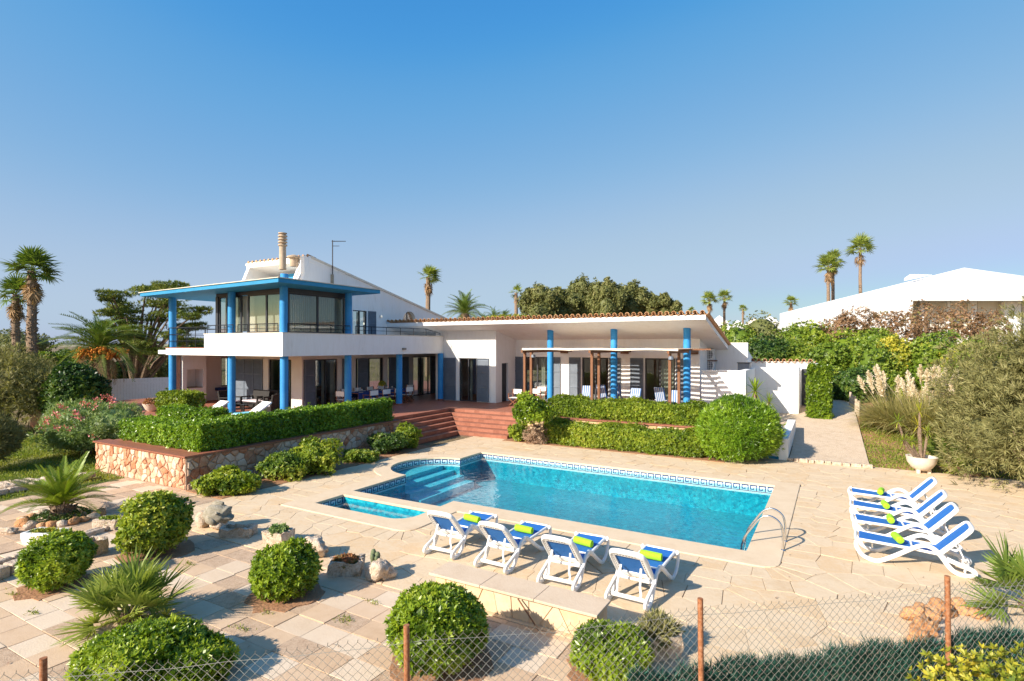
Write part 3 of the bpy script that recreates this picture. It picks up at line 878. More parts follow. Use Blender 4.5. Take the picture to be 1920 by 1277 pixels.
# top riser of both flights
y = 18.40
m1 = MB().box(-16.956, -16.945, 18.37, 23.05, T - RZ, T - .004).box(-16.95, -12.62, 23.052, 23.062, T - RZ, T - .004)
st = m1.build('step', grout, steps); so_ = wloc(st)
while y < 23.0:
    piece('tile', rtile, Vector((-16.942, y + .147, T - RZ / 2)) - so_, (0, 0, R(90)), parent=st); y += .296
x = -16.93
while x < -12.75:
    piece('tile', rtile, Vector((x + .147, 23.048, T - RZ / 2)) - so_, parent=st); x += .296

# ---------------------------------------------------------------- rubble retaining walls
def rubble_face(parent, axis, c, a0, a1, z0, z1, mat, sp, seed, outward, cap=300, reliefs=(.015, .05)):
    g = random.Random(seed); pts = []
    z = z0 + sp * .4
    while z < z1:
        a = a0 + sp * .3
        while a < a1:
            pts.append((a + g.uniform(-.4, .4) * sp, z + g.uniform(-.4, .4) * sp)); a += sp * g.uniform(.7, 1.5)
        z += sp * .85
    cs = voronoi(pts, (a0, a1, z0, z1), sp * 4.5)
    po = wloc(parent)
    for cpoly in cs:
        p = tidy(shrink(cpoly, g.uniform(.008, .018)), .02)
        if len(p) < 3 or area(p) < .003: continue
        t = g.uniform(*reliefs); top = shrink(p, .018)
        if len(top) < 3: continue
        ca = sum(v[0] for v in p) / len(p); cz = sum(v[1] for v in p) / len(p)
        if len(top) != len(p):
            top = [(ca + (v[0] - ca) * .82, cz + (v[1] - cz) * .82) for v in p]
        n = len(p)
        def pos(v, dep):
            if axis == 'y': return (v[0] - ca, dep * outward, v[1] - cz)
            return (dep * outward, v[0] - ca, v[1] - cz)
        vs = [pos(v, -.02) for v in p] + [pos(v, t * .6) for v in p] + [pos(v, t) for v in top] + [pos((ca + g.uniform(-.02, .02), cz), t * g.uniform(1.0, 1.35))]
        fs = [(i, (i + 1) % n, n + (i + 1) % n, n + i) for i in range(n)] + [(n + i, n + (i + 1) % n, 2 * n + (i + 1) % n, 2 * n + i) for i in range(n)] + [(2 * n + i, 2 * n + (i + 1) % n, 3 * n) for i in range(n)]
        m1 = MB().add(vs, fs)
        me = m1.mesh('stone', mat)
        loc = Vector((ca, c, cz)) if axis == 'y' else Vector((c, ca, cz))
        o = piece('stone', me, loc - po, parent=parent)
wl = empty('stone_wall', (-18.6, 9.3, 0), 'pink rubble retaining wall under the long clipped hedge left of the pool', 'wall')
MB().box(-21.3, -16.1, 9.22, 9.6, -.2, T - .03).box(-16.45, -16.1, 9.6, 18.36, -.2, T - .0305).build('core', rubmort, wl)
rubble_face(wl, 'y', 9.22, -21.28, -16.12, 0, T - .05, rubble, .205, 5, -1)
rubble_face(wl, 'x', -16.1, 9.24, 18.33, 0, T - .05, rubble, .235, 6, 1)
m1 = MB()
x = -21.36
while x < -16.06:
    m1.box(x, min(x + .39, -16.03), 9.14, 9.62, T - .03, T + .015); x += .396
y = 9.63
while y < 18.3:
    m1.box(-16.47, -16.03, y, min(y + .39, 18.37), T - .03, T + .015); y += .396
m1.build('cap', terra, wl)
wr = empty('stone_wall', (-8.5, 22.4, 0), 'ochre rubble retaining wall between two hedges right of the steps', 'wall')
MB().box(-12.6, -4.2, 22.42, 22.62, -.2, T - .03).build('core', rubmort, wr)
rubble_face(wr, 'y', 22.42, -12.58, -4.22, 0, T - .05, yrubble, .27, 8, -1)
m1 = MB(); x = -12.62
while x < -4.2:
    m1.box(x, min(x + .39, -4.18), 22.34, 22.66, T - .03, T + .012); x += .396
m1.build('cap', terra, wr)

# ---------------------------------------------------------------- sloping path on the right
pv = []
n = 16
m1 = MB()
for i in range(n + 1):
    t = i / n; y = 22.62 + t * 16
    z = max(.05, gz(0, y) + .09)
    xl = -1.45; xr = 1.02 - .35 * t
    m1.v += [(xl - 2.2 * (1 if y > 25.5 else 0), y, z), (xr, y, z), (xr, y, z - .4), (xl, y, z - .4)]
for i in range(n):
    a = i * 4; b = a + 4
    m1.f += [(a, a + 1, b + 1, b), (a + 1, a + 2, b + 2, b + 1), (a, b, b + 3, a + 3)]; m1.mi += [0] * 3
m1.f.append((0, 3, 2, 1)); m1.mi.append(0)
m1.build('path', pathm, kind='structure')
# rough stone threshold where the path meets the deck
thr = empty('stone_threshold', (-.2, 22.55, 0), 'low rough stone threshold where the sloping path meets the pool deck', 'kerb')
g = random.Random(4); x = -1.5
m1 = MB().box(-1.5, 1.05, 22.46, 22.64, -.02, .04); m1.build('bed', mortar, thr)
while x < 1.0:
    w = g.uniform(.16, .34)
    m1 = MB().obox((x + w / 2, 22.5 + g.uniform(-.03, .03), .05), w / 2 - .012, .085, .05 + g.uniform(0, .025), Matrix.Rotation(g.uniform(-.1, .1), 3, 'Z'))
    m1.build('stone', limest, thr, bevel=.02); x += w

# ================================================================== the villa
villa = empty('villa', (-20, 24, 0), 'white modern villa with blue columns, blue-edged flat roof and long clay-tiled wing', 'house')
SLB, SLT, PAR = 3.70, 3.97, 4.67      # slab underside, balcony floor, parapet top
SX = -23.1                            # long side wall facing the pool
def wall_x(c, a0, a1, z0, z1, th, ops, mat, parent=villa, name='wall'):
    """wall lying on the plane x=c (outer face), body towards -x; ops = (a0,a1,z0,z1)"""
    m1 = MB(); cur = a0
    for (p, r_, zz0, zz1) in sorted(ops):
        if p > cur + 1e-4: m1.box(c - th, c, cur, p, z0, z1)
        if zz1 < z1 - 1e-4: m1.box(c - th, c, p, r_, zz1, z1)
        if zz0 > z0 + 1e-4: m1.box(c - th, c, p, r_, z0, zz0)
        cur = r_
    if a1 > cur + 1e-4: m1.box(c - th, c, cur, a1, z0, z1)
    return m1.build(name, mat, parent)
def wall_y(c, a0, a1, z0, z1, th, ops, mat, parent=villa, name='wall'):
    m1 = MB(); cur = a0
    for (p, r_, zz0, zz1) in sorted(ops):
        if p > cur + 1e-4: m1.box(cur, p, c, c + th, z0, z1)
        if zz1 < z1 - 1e-4: m1.box(p, r_, c, c + th, zz1, z1)
        if zz0 > z0 + 1e-4: m1.box(p, r_, c, c + th, z0, zz0)
        cur = r_
    if a1 > cur + 1e-4: m1.box(cur, a1, c, c + th, z0, z1)
    return m1.build(name, mat, parent)
def frame_pane(axis, c, a0, a1, z0, z1, n=1, fw=.055, name='window', curt=None, dep=.06):
    """framed glazing set 6 cm behind the wall face; n panes"""
    m1 = MB()
    def bx(p, r_, zz0, zz1, d0=dep, d1=dep + .07):
        if axis == 'y': m1.box(p, r_, c + d0, c + d1, zz0, zz1)
        else: m1.box(c - d1, c - d0, p, r_, zz0, zz1)
    bx(a0, a0 + fw, z0, z1); bx(a1 - fw, a1, z0, z1)
    bx(a0 + fw, a1 - fw, z1 - fw, z1); bx(a0 + fw, a1 - fw, z0, z0 + fw)
    w = (a1 - a0 - 2 * fw) / n
    for i in range(1, n): bx(a0 + fw + w * i - fw * .6, a0 + fw + w * i + fw * .6, z0 + fw, z1 - fw)
    f = m1.build(name, darkmetal, villa)
    for i in range(n):
        p0 = a0 + fw + w * i + (fw * .6 if i else 0); p1 = a0 + fw + w * (i + 1) - (fw * .6 if i < n - 1 else 0)
        m2 = MB()
        if axis == 'y': m2.box(p0, p1, c + dep + .03, c + dep + .042, z0 + fw, z1 - fw)
        else: m2.box(c - dep - .042, c - dep - .03, p0, p1, z0 + fw, z1 - fw)
        m2.build('pane', glass, f)
    if curt:
        for (s0, s1) in curt:
            m3 = MB(); L = a1 - a0; k = max(4, int((s1 - s0) * L / .07)); pts = []
            for i in range(k + 1):
                a = a0 + L * (s0 + (s1 - s0) * i / k); d = dep + .22 + (.035 if i % 2 else -.035)
                pts.append((a, d))
            vs = []; fs = []
            for a, d in pts:
                for z in (z0 + .03, z1 - .08):
                    vs.append((a, c + d, z) if axis == 'y' else (c - d, a, z))
            for i in range(k): fs.append((2 * i, 2 * i + 2, 2 * i + 3, 2 * i + 1))
            m3.add(vs, fs); m3.build('curtain', curtain, f)
    return f
def shutter(axis, c, a0, a1, z0, z1, rails=2, stiles=1, off=.02):
    """louvred shutter leaf lying flat against the wall face"""
    m1 = MB(); m2 = MB(); fw = .05; th = .045
    def bx(m, p, r_, zz0, zz1, d0, d1):
        if axis == 'y': m.box(p, r_, c - d1, c - d0, zz0, zz1)
        else: m.box(c + d0, c + d1, p, r_, zz0, zz1)
    bx(m1, a0, a0 + fw, z0, z1, off, off + th); bx(m1, a1 - fw, a1, z0, z1, off, off + th)
    zs = [z0 + (z1 - z0) * i / (rails + 1) for i in range(rails + 2)]
    st = [a0 + (a1 - a0) * i / stiles for i in range(stiles + 1)]
    for s in st[1:-1]: bx(m1, s - fw * .6, s + fw * .6, z0, z1, off, off + th)
    for i, z in enumerate(zs):
        lo = z if i == 0 else z - fw / 2; hi = z + fw if i == 0 else (z if i == len(zs) - 1 else z + fw / 2)
        if i == len(zs) - 1: lo = z - fw
        for s0, s1 in zip(st[:-1], st[1:]): bx(m1, s0 + fw * .9, s1 - fw * .9, lo, hi, off + .001, off + th - .001)
    z = z0 + fw + .03
    while z < z1 - fw - .02:
        # tilted blade
        lo, hi = off + .006, off + .036
        p0, p1 = a0 + fw, a1 - fw
        if axis == 'y': m2.add([(p0, c - lo, z + .028), (p1, c - lo, z + .028), (p1, c - hi, z - .028), (p0, c - hi, z - .028)], [(0, 3, 2, 1)])
        else: m2.add([(c + lo, p0, z + .028), (c + lo, p1, z + .028), (c + hi, p1, z - .028), (c + hi, p0, z - .028)], [(0, 3, 2, 1)])
        z += .062
    bx(m2, a0 + fw, a1 - fw, z0 + fw, z1 - fw, off + .001, off + .004)
    f = m1.build('shutter', shutm, villa)
    m2.build('louvre_slats', shutm, f, kind='stuff')
    return f
OT = 3.44
# ---- ground floor, side wall (faces the terrace)
def Y_(px): return yon(px, SX)
c_y = 19.0
side_ops = [(Y_(569), Y_(633), T, OT), (Y_(667), Y_(719), T, OT), (Y_(727), Y_(766), T, OT), (Y_(775), Y_(819), T, OT)]
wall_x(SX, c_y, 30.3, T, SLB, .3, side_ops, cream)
frame_pane('x', SX, *side_ops[0], n=3, name='sliding_door', curt=[(.34, .5), (.6, .72), (.86, .98)])
frame_pane('x', SX, *side_ops[1], n=2, name='sliding_door', curt=[(.0, .12)])
frame_pane('x', SX, *side_ops[2], n=2, name='sliding_door')
frame_pane('x', SX, *side_ops[3], n=3, name='sliding_door', curt=[(.02, .12), (.3, .55)])
shutter('x', SX, Y_(570), Y_(590), T + .03, OT); shutter('x', SX, Y_(641), Y_(650), T + .6, OT); shutter('x', SX, Y_(670), Y_(689), T + .03, OT)
shutter('x', SX, Y_(728), Y_(743), T + .03, OT); shutter('x', SX, Y_(752), Y_(765), T + .03, OT); shutter('x', SX, Y_(806), Y_(820), T + .03, OT)
# front wall under the balcony
fx = lambda px: xon(px, c_y)
fops = [(fx(503), fx(546), T, OT)]
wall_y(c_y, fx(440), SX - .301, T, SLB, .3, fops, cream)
frame_pane('y', c_y, *fops[0], n=2, name='sliding_door', curt=[(.3, .42), (.72, .8)])
shutter('y', c_y, fx(442), fx(493), T + .03, OT, rails=2, stiles=3)
# inner rooms
MB().box(-27.5, -27.3, 19.6, 26.3, T, SLB).build('interior_wall', inter, villa)
MB().box(-27.3, SX - .31, 22.9, 23.05, T, SLB).build('interior_wall', inter, villa)
# ---- loggia wall at the far left
wops = [(yon(415, -31.3), yon(429, -31.3), 1.75, 3.45)]
wall_x(-31.3, 17.4, 25.5, T - .02, SLB, .3, wops, white)
frame_pane('x', -31.3, *wops[0], n=1, name='window')
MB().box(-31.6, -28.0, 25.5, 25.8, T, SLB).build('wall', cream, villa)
# barbecue niche block at the end of the loggia
bz = T
m1 = MB()
m1.box(-31.29, -30.35, 17.2, 17.42, bz, SLB - .02).box(-31.29, -30.35, 18.32, 18.5, bz, 2.85).box(-31.29, -31.1, 17.42, 18.32, bz, 2.85).box(-31.09, -30.36, 17.421, 18.319, bz, bz + .85).box(-31.29, -30.35, 17.42, 18.5, 2.851, SLB - .021)
bb = m1.build('barbecue_block', white, villa)
m1 = MB().box(-31.08, -30.37, 17.43, 18.31, bz + .855, bz + .90); m1.build('hearth', greyrock, bb)
bp = MB().box(-30.9, -30.5, 16.95, 17.15, T, SLB - .03).build('brick_pier', rubmort, villa)
z = T + .01; i = 0
bmh = MB().box(-.205, .205, -.105, .105, -.11, .11).mesh('brick', brickm)
while z < SLB - .2:
    piece('brick', bmh, Vector((-30.7, 17.05, z + .11)) - wloc(bp), parent=bp); z += .235
# ---- slab and parapet of the balcony
m1 = MB()
m1.box(-28.6, -19.9, 15.4, 26.38, SLB, SLT - .02)
m1.box(-31.6, -28.602, 16.6, 25.8, SLB + .003, SLT - .06)
m1.build('balcony_slab', white, villa)
m1 = MB().box(-28.6, -25.4, 15.385, 15.6, SLB - .003, 4.03); m1.build('kerb_wall', white, villa)
m1 = MB().box(-25.4, -19.885, 15.384, 15.56, SLB - .002, PAR); pw = m1.build('parapet', white, villa)
m1 = MB().box(-20.06, -19.884, 15.561, 26.395, SLB - .002, PAR); pw2 = m1.build('parapet', white, villa)
MB().box(-25.42, -19.86, 15.36, 15.58, PAR + .001, PAR + .035).build('ledge', canvas, villa)
MB().box(-20.08, -19.86, 15.581, 26.395, PAR + .001, PAR + .035).build('ledge', canvas, villa)
MB().box(-28.62, -25.421, 15.36, 15.62, 4.031, 4.06).build('ledge', terra, villa)
MB().box(-25.4, -25.2, 15.561, 19.0, SLT - .02, PAR).build('parapet', white, villa)
# railings
def railing(pts, z0, z1, posts, mids, name='railing'):
    m1 = MB(); a = Vector((*pts[0], 0)); b = Vector((*pts[1], 0))
    m1.tube([(a.x, a.y, z1), (b.x, b.y, z1)], .022, 6)
    for f in mids: m1.tube([(a.x, a.y, z0 + (z1 - z0) * f), (b.x, b.y, z0 + (z1 - z0) * f)], .012, 5)
    for i in range(posts + 1):
        p = a.lerp(b, i / posts); m1.tube([(p.x, p.y, z0 - .02), (p.x, p.y, z1)], .016, 5)
    return m1.build(name, railm, villa)
railing([(-28.5, 15.48), (-25.5, 15.48)], 4.06, 5.02, 4, (.33, .66)); railing([(-28.5, 15.5), (-28.5, 21)], 4.0, 5.02, 6, (.33, .66))
ZR = 5.08
railing([(-25.3, 15.47), (-23.35, 15.47)], PAR + .03, ZR, 3, (.5,)); railing([(-23.0, 15.47), (-20.3, 15.47)], PAR + .03, ZR, 4, (.5,))
railing([(-19.97, 15.7), (-19.97, 19.2)], PAR + .03, ZR, 3, (.5,)); railing([(-19.97, 19.55), (-19.97, 24.9)], PAR + .03, ZR, 5, (.5,))
m1 = MB().tube([(-19.97, 24.9, ZR), (-19.97, 26.2, ZR - .22)], .022, 6).tube([(-19.97, 24.9, PAR + .22), (-19.97, 26.2, PAR + .12)], .012, 5).tube([(-19.97, 26.2, PAR), (-19.97, 26.2, ZR - .22)], .016, 5)
m1.build('railing', railm, villa)
MB().lathe(-27.9, 18.6, [(.0, 3.96), (.2, 3.96), (.2, 4.5), (.25, 4.52), (.25, 4.58), (.2, 4.6), (.2, 4.66), (.25, 4.68), (.25, 4.74), (.2, 4.76), (.2, 4.8), (.26, 4.82), (.0, 4.86)], 14).build('vent_pipe', white, villa)
# ---- columns
def column(x, y, z0, z1, r=.165):
    m1 = MB().cyl(x, y, z0, z1, r, 24)
    o = m1.build('column', bluecol, villa, smooth=True)
    if z0 < 1.2: MB().cyl(x, y, z0 - .002, z0 + .09, r + .006, 24).build('base', terra, o)
    return o
def colx(px, y): return xon(px, y)
cyl_y = 15.75
for px in (323.5, 434.5): column(colx(px, cyl_y), cyl_y, T, SLB - .002)
for px in (323.5, 434.5): column(colx(px, cyl_y), cyl_y, 3.98, 6.66)
column(-20.22, 15.72, T, SLB - .002); column(-20.12, 15.62, PAR - .5, 6.66)
for px in (652.5, 748.5): column(-20.22, yon(px, -20.22), T, SLB - .002)
column(xon(826, 26.16), 26.16, T, SLB - .002)
column(-20.12, yon(653.5, -20.12), PAR - .5, 6.66)
for px in (1032, 1151.3, 1288.2):
    column(xon(px, 26.6), 26.6, T, 4.97)
# ---- glazed upper room
GY, GX = 15.95, -20.42
gx = lambda px: xon(px, GY)
Z0g, Z1g = PAR + .03, 6.45
m1 = MB().box(-25.35, GX, GY, GY + .12, SLT - .02, Z0g).box(GX - .12, GX, GY + .121, 19.4, SLT - .02, Z0g)
m1.build('wall', white, villa)
m1 = MB().box(-25.35, GX, GY - .02, GY + .12, Z1g, 6.66).box(GX - .12, GX + .02, GY + .121, 19.4, Z1g, 6.66); m1.build('window_head', darkmetal, villa)
MB().box(-25.38, -25.2, GY - .03, GY + .09, Z0g, Z1g).build('window_post', darkmetal, villa)
frame_pane('y', GY, -25.2, -23.5, Z0g, Z1g, n=3, fw=.07, dep=.02, curt=None)
frame_pane('y', GY, -23.05, GX - .02, Z0g, Z1g, n=2, fw=.07, dep=.02)
frame_pane('x', GX, GY + .15, 19.3, Z0g, Z1g, n=2, fw=.07, dep=.02)
MB().box(GX - .1, GX - .01, GY + .02, GY + .15, Z0g, Z1g).build('window_post', darkmetal, villa)
# blinds hanging inside: separate vertical strips
m1 = MB(); x = -25.1
while x < GX - .4:
    m1.obox((x, GY + .34, (Z0g + .1 + Z1g) / 2), .058, .004, (Z1g - Z0g - .1) / 2, Matrix.Rotation(R(18), 3, 'Z')); x += .118
m1.build('vertical_blind', curtain, villa)
m1 = MB(); y = GY + .5
while y < 19.2:
    m1.obox((GX - .34, y, (Z0g + .1 + Z1g) / 2), .004, .058, (Z1g - Z0g - .1) / 2, Matrix.Rotation(R(18), 3, 'Z')); y += .118
m1.build('vertical_blind', curtain, villa)
MB().box(GX - 2.6, GX, 19.4, 19.55, SLT - .02, 6.66).build('wall', white, villa)
# ---- flat roof with blue fascia, falling slightly to the left
def slab(x0, x1, y0, y1, f, th): 
    m = MB(); v = []
    for x, y in ((x0, y0), (x1, y0), (x1, y1), (x0, y1)): v.append((x, y, f(x)))
    m.add([(a, b, c) for a, b, c in v] + [(a, b, c + th) for a, b, c in v], [(0, 3, 2, 1), (4, 5, 6, 7), (0, 1, 5, 4), (1, 2, 6, 5), (2, 3, 7, 6), (3, 0, 4, 7)])
    return m
fr = lambda x: 6.655 + .012 * (x + 19)
rs = slab(-29.2, -19.0, 14.5, 20.2, fr, .17).build('flat_roof', bluefas, villa)
slab(-29.25, -18.95, 14.45, 20.25, lambda x: fr(x) + .1705, .03).build('roof_edge_tiles', canvas, rs)
MB().cyl(-20.05, 15.6, 6.85, 7.16, .16, 20).build('column', bluecol, villa, smooth=True)
# ---- tall main volume with sloping roof (gable side faces the pool)
PKY, PKZ, SLP = 19.5, 8.59, .232
gy = lambda y: PKZ - SLP * (y - PKY)
def gable_prism(x0, x1, y0, y1, zb, mat, name, dz=0):
    m = MB(); vs = []
    for x in (x0, x1): vs += [(x, y0, zb), (x, y1, zb), (x, y1, gy(y1) + dz), (x, y0, gy(y0) + dz)]
    m.add(vs, [(0, 1, 2, 3), (4, 7, 6, 5), (0, 4, 5, 1), (1, 5, 6, 2), (2, 6, 7, 3), (3, 7, 4, 0)])
    return m.build(name, mat, villa)
# wall with a door and an arched window: built as panels round the openings
dY0, dY1, dZ = yon(662, SX), yon(688, SX), 6.12
ya = yon(768, SX); aw = .62; azb, azs = 5.2, 5.67
def gwall(a, b, z0, z1=None):
    m = MB(); vs = []
    za, zb = (gy(a), gy(b)) if z1 is None else (z1, z1)
    for x in (SX - .3, SX): vs += [(x, a, z0), (x, b, z0), (x, b, zb), (x, a, za)]
    m.add(vs, [(0, 1, 2, 3), (4, 7, 6, 5), (0, 4, 5, 1), (1, 5, 6, 2), (2, 6, 7, 3), (3, 7, 4, 0)])
    return m
W_ = MB()
def addm(m): W_.add(m.v, m.f)
addm(gwall(19.14 + .0, dY0, SLT - .02)); addm(gwall(dY0, dY1, dZ)); addm(gwall(dY1, ya - aw, SLT - .02)); addm(gwall(ya + aw, 36.5, SLT - .02)); addm(gwall(ya - aw, ya + aw, SLT - .02, azb))
# arch head
vs = []; fs = []; na = 16
for i in range(na + 1):
    a = math.pi - math.pi * i / na; yy = ya + aw * math.cos(a); zz = azs + aw * math.sin(a)
    for x in (SX - .3, SX): vs += [(x, yy, zz), (x, yy, gy(yy))]
for i in range(na):
    b = i * 4; c = b + 4
    fs += [(b + 2, c + 2, c + 3, b + 3), (b, b + 1, c + 1, c), (b, c, c + 2, b + 2), (b + 1, b + 3, c + 3, c + 1)]
W_.add(vs, fs)
gw = W_.build('gable_wall', white, villa)
m1 = MB().box(SX - .26, SX - .2, ya - aw, ya + aw, azb, azb + .06).box(SX - .26, SX - .2, ya - .03, ya + .03, azb + .06, azs + aw - .02); m1.build('arched_window', darkmetal, villa)
MB().box(SX - .24, SX - .22, ya - aw, ya + aw, azb, azs + aw - .02).build('pane', glass, villa)
MB().box(-28.05, SX - .8, 19.9, 20.1, SLT - .02, 7.45).build('wall', white, villa)
MB().box(-28.05, -27.8, 20.11, 36.4, SLT - .02, 4.3).build('wall', white, villa)
frame_pane('x', SX, dY0, dY1, SLT, dZ, n=2, name='balcony_door', curt=[(.45, .72)])
shutter('x', SX, yon(690, SX), yon(704, SX), SLT, dZ)
# sloping main roof
m = MB(); vs = []
for x in (-28.4, SX + .06): vs += [(x, 19.55, gy(19.55) + .003), (x, 37, gy(37) + .003), (x, 37, gy(37) + .12), (x, 19.55, gy(19.55) + .12)]
m.add(vs, [(0, 1, 2, 3), (4, 7, 6, 5), (0, 4, 5, 1), (1, 5, 6, 2), (2, 6, 7, 3), (3, 7, 4, 0)])
mroof = m.build('main_roof', canvas, villa)
# lantern front: white hood with splayed cheeks and a blue beam inside
lx0, lx1 = -28.05, SX
def cheek(x0, x1, dy):
    v = []
    for x in (x0, x1): v += [(x, 18.75 - dy, 6.86), (x, 21.6, 6.86), (x, 21.6, 8.1), (x, 19.5 - dy, 8.6)]
    return MB().add(v, [(0, 1, 2, 3), (4, 7, 6, 5), (0, 4, 5, 1), (1, 5, 6, 2), (2, 6, 7, 3), (3, 7, 4, 0)])
hood = cheek(lx0 - .02, lx0 + .2, .0).build('roof_hood', white, villa)
cheek(lx1 - .16, lx1 + .012, .0).build('fin', white, hood); cheek(lx1 - .42, lx1 - .26, .02).build('fin', white, hood); cheek(lx1 - .68, lx1 - .52, .04).build('fin', white, hood)
v = []
for x in (lx0 - .05, lx1 + .03): v += [(x, 19.42, 8.42), (x, 21.8, 7.98), (x, 21.8, 8.15), (x, 19.42, 8.70)]
MB().add(v, [(0, 1, 2, 3), (4, 7, 6, 5), (0, 4, 5, 1), (1, 5, 6, 2), (2, 6, 7, 3), (3, 7, 4, 0)]).build('hood_top', white, hood)
MB().box(lx0 + .2, lx1 - .7, 21.4, 21.55, 6.8, 8.0).build('back_wall', cream, hood)
MB().box(lx0 + 1.6, lx1 - .72, 20.3, 20.5, 7.45, 8.04).build('blue_beam', bluefas, hood)
# small clay tile ends along the hood
hm = MB().tube([(0, 0, 0), (0, .5, -.11)], .075, 8).mesh('roof_tile', roofm)
x = lx0 + .1
while x < lx1 - .05:
    if not (-25.5 < x < -24.95): piece('roof_tile', hm, Vector((x, 19.4, 8.73)) - wloc(hood), parent=hood)
    x += .34
# chimneys
def chimney(x, y, z0, z1, r, mat=chimst):
    prof = [(r, z0), (r * .93, z1 - .62)]
    zz = z1 - .62
    for i in range(4): prof += [(r * 1.28, zz + .01), (r * 1.28, zz + .075), (r * .85, zz + .085), (r * .85, zz + .145)]; zz += .15
    prof += [(r * 1.25, z1 - .01), (r * 1.2, z1 + .03), (0, z1 + .04)]
    return MB().lathe(x, y, prof, 20).build('chimney', mat, villa, smooth=True)
chx, chy = WD(530, 27.6); chimney(chx, chy, 7.9, ZD(438, 27.6), .17)
chx, chy = WD(551, 28.6); MB().lathe(chx, chy, [(.2, 8.2), (.2, 8.62), (.34, 8.64), (.34, 8.7), (.1, 8.78), (0, 8.8)], 14).build('chimney', chimst, villa, smooth=True)
# aerial on a bracket, on the gable wall
ay = yon(621, SX); z0a = ZD(526, 27.2); z1a = ZD(433, 27.2)
ant = empty('aerial', (SX + .1, ay, z0a), 'thin television aerial mast bracketed to the gable wall', 'aerial')
MB().tube([(SX + .1, ay, z0a), (SX + .1, ay, z1a)], .028, 6).build('mast', acgrey, ant)
MB().box(SX - .02, SX + .14, ay - .05, ay + .05, z0a - .05, z0a + .6).build('bracket', greyrock, ant)
m1 = MB(); dv = Vector((C30, S30, 0))
pA = Vector((SX + .1, ay, z1a - .06)); m1.tube([pA - dv * .05, pA + dv * .7], .02, 5)
for i in range(7):
    c = pA + dv * (.06 + i * .085); h_ = .14 - i * .012; m1.tube([c + Vector((S30, -C30, 0)) * h_ , c - Vector((S30, -C30, 0)) * h_], .011, 4)
pB = pA - Vector((0, 0, .25)); m1.tube([pB, pB + dv * .36], .016, 5)
m1.build('antenna', acgrey, ant)
# ---- block wall beside the steps and the recess
by = 26.4; bxl = lambda px: xon(px, by)
bops = [(bxl(861), bxl(894), T, OT)]
wall_y(by, -20.45, -16.27, T, 5.3, .3, bops, white)
MB().box(-23.099, -20.451, 26.381, 30.3, SLB + .001, SLT - .021).build('balcony_slab', white, villa)
MB().box(-23.099, -20.46, 30.301, 30.5, T, SLB).build('wall', cream, villa)
MB().box(-20.449, -20.2, 26.701, 30.5, T, 5.2).build('wall', white, villa)
frame_pane('y', by, *bops[0], n=2, name='terrace_door', curt=[(.5, .62)])
shutter('y', by, bxl(833.5), bxl(855), T + .03, OT); shutter('y', by, bxl(895), bxl(917), T + .03, OT)
rcy = 28.6
sops = [(yon(941, -16.27), yon(953, -16.27), T, 3.15)]
wall_x(-16.27, by + .301, rcy, T, 5.0, .25, sops, white)
MB().box(-16.45, -16.4, sops[0][0], sops[0][1], T, 3.15).build('door', darkmetal, villa)
# ---- long wing
rx = lambda px: xon(px, rcy)
WX1 = -5.8
OW = 3.50
wops = [(rx(984), rx(1030), T, OW), (rx(1091), rx(1141), T, OW), (rx(1209), rx(1266), T, OW)]
wall_y(rcy, -16.52, WX1, T, 4.62, .3, wops, white)
for i, o_ in enumerate(wops): frame_pane('y', rcy, *o_, n=2, name='sliding_door', fw=.07, curt=[[(.6, .75)], None, [(.45, .95)]][i])
for a, b in ((963, 981), (1037.5, 1051), (1067.5, 1089), (1142.5, 1164), (1182, 1206.5), (1267.5, 1283)):
    shutter('y', rcy, rx(a), rx(b), T + .03, OW)
# shallow brackets over the piers
for px in (1059, 1172, 1302):
    MB().box(rx(px) - .2, rx(px) + .2, rcy - .16, rcy - .001, 3.72, 3.86).build('wall_lamp', wood, villa)
MB().box(-16.2, WX1 - .3, 32.8, 33, T, 4.5).build('interior_wall', inter, villa)
MB().box(WX1 - .25, WX1, rcy + .301, 31, T, 4.6).build('wall', white, villa)
MB().box(WX1 + .001, -3.9, 31, 31.25, T - .5, 4.3).build('wall', white, villa)
# side wall under the sloping verge
RZ0 = 5.28; rs_ = lambda y: RZ0 - .227 * (y - 25.1)
m = MB(); vs = []
for x in (-4.15, -3.9): vs += [(x, 31.251, T - .6), (x, 38, T - .6), (x, 38, rs_(38) - .004), (x, 31.251, rs_(31.251) - .004)]
m.add(vs, [(0, 1, 2, 3), (4, 7, 6, 5), (0, 4, 5, 1), (1, 5, 6, 2), (2, 6, 7, 3), (3, 7, 4, 0)]); m.build('wall', white, villa)
# mono-pitch roof of the wing, highest at the front
rx1 = -4.85
m = MB(); vs = []
for x in (SX + .003, rx1): vs += [(x, 25.1, RZ0), (x, 38.5, rs_(38.5)), (x, 38.5, rs_(38.5) + .22), (x, 25.1, RZ0 + .2)]
m.add(vs, [(0, 1, 2, 3), (4, 7, 6, 5), (0, 4, 5, 1), (1, 5, 6, 2), (2, 6, 7, 3), (3, 7, 4, 0)])
wroof = m.build('wing_roof', white, villa)
wr_l = wloc(wroof)
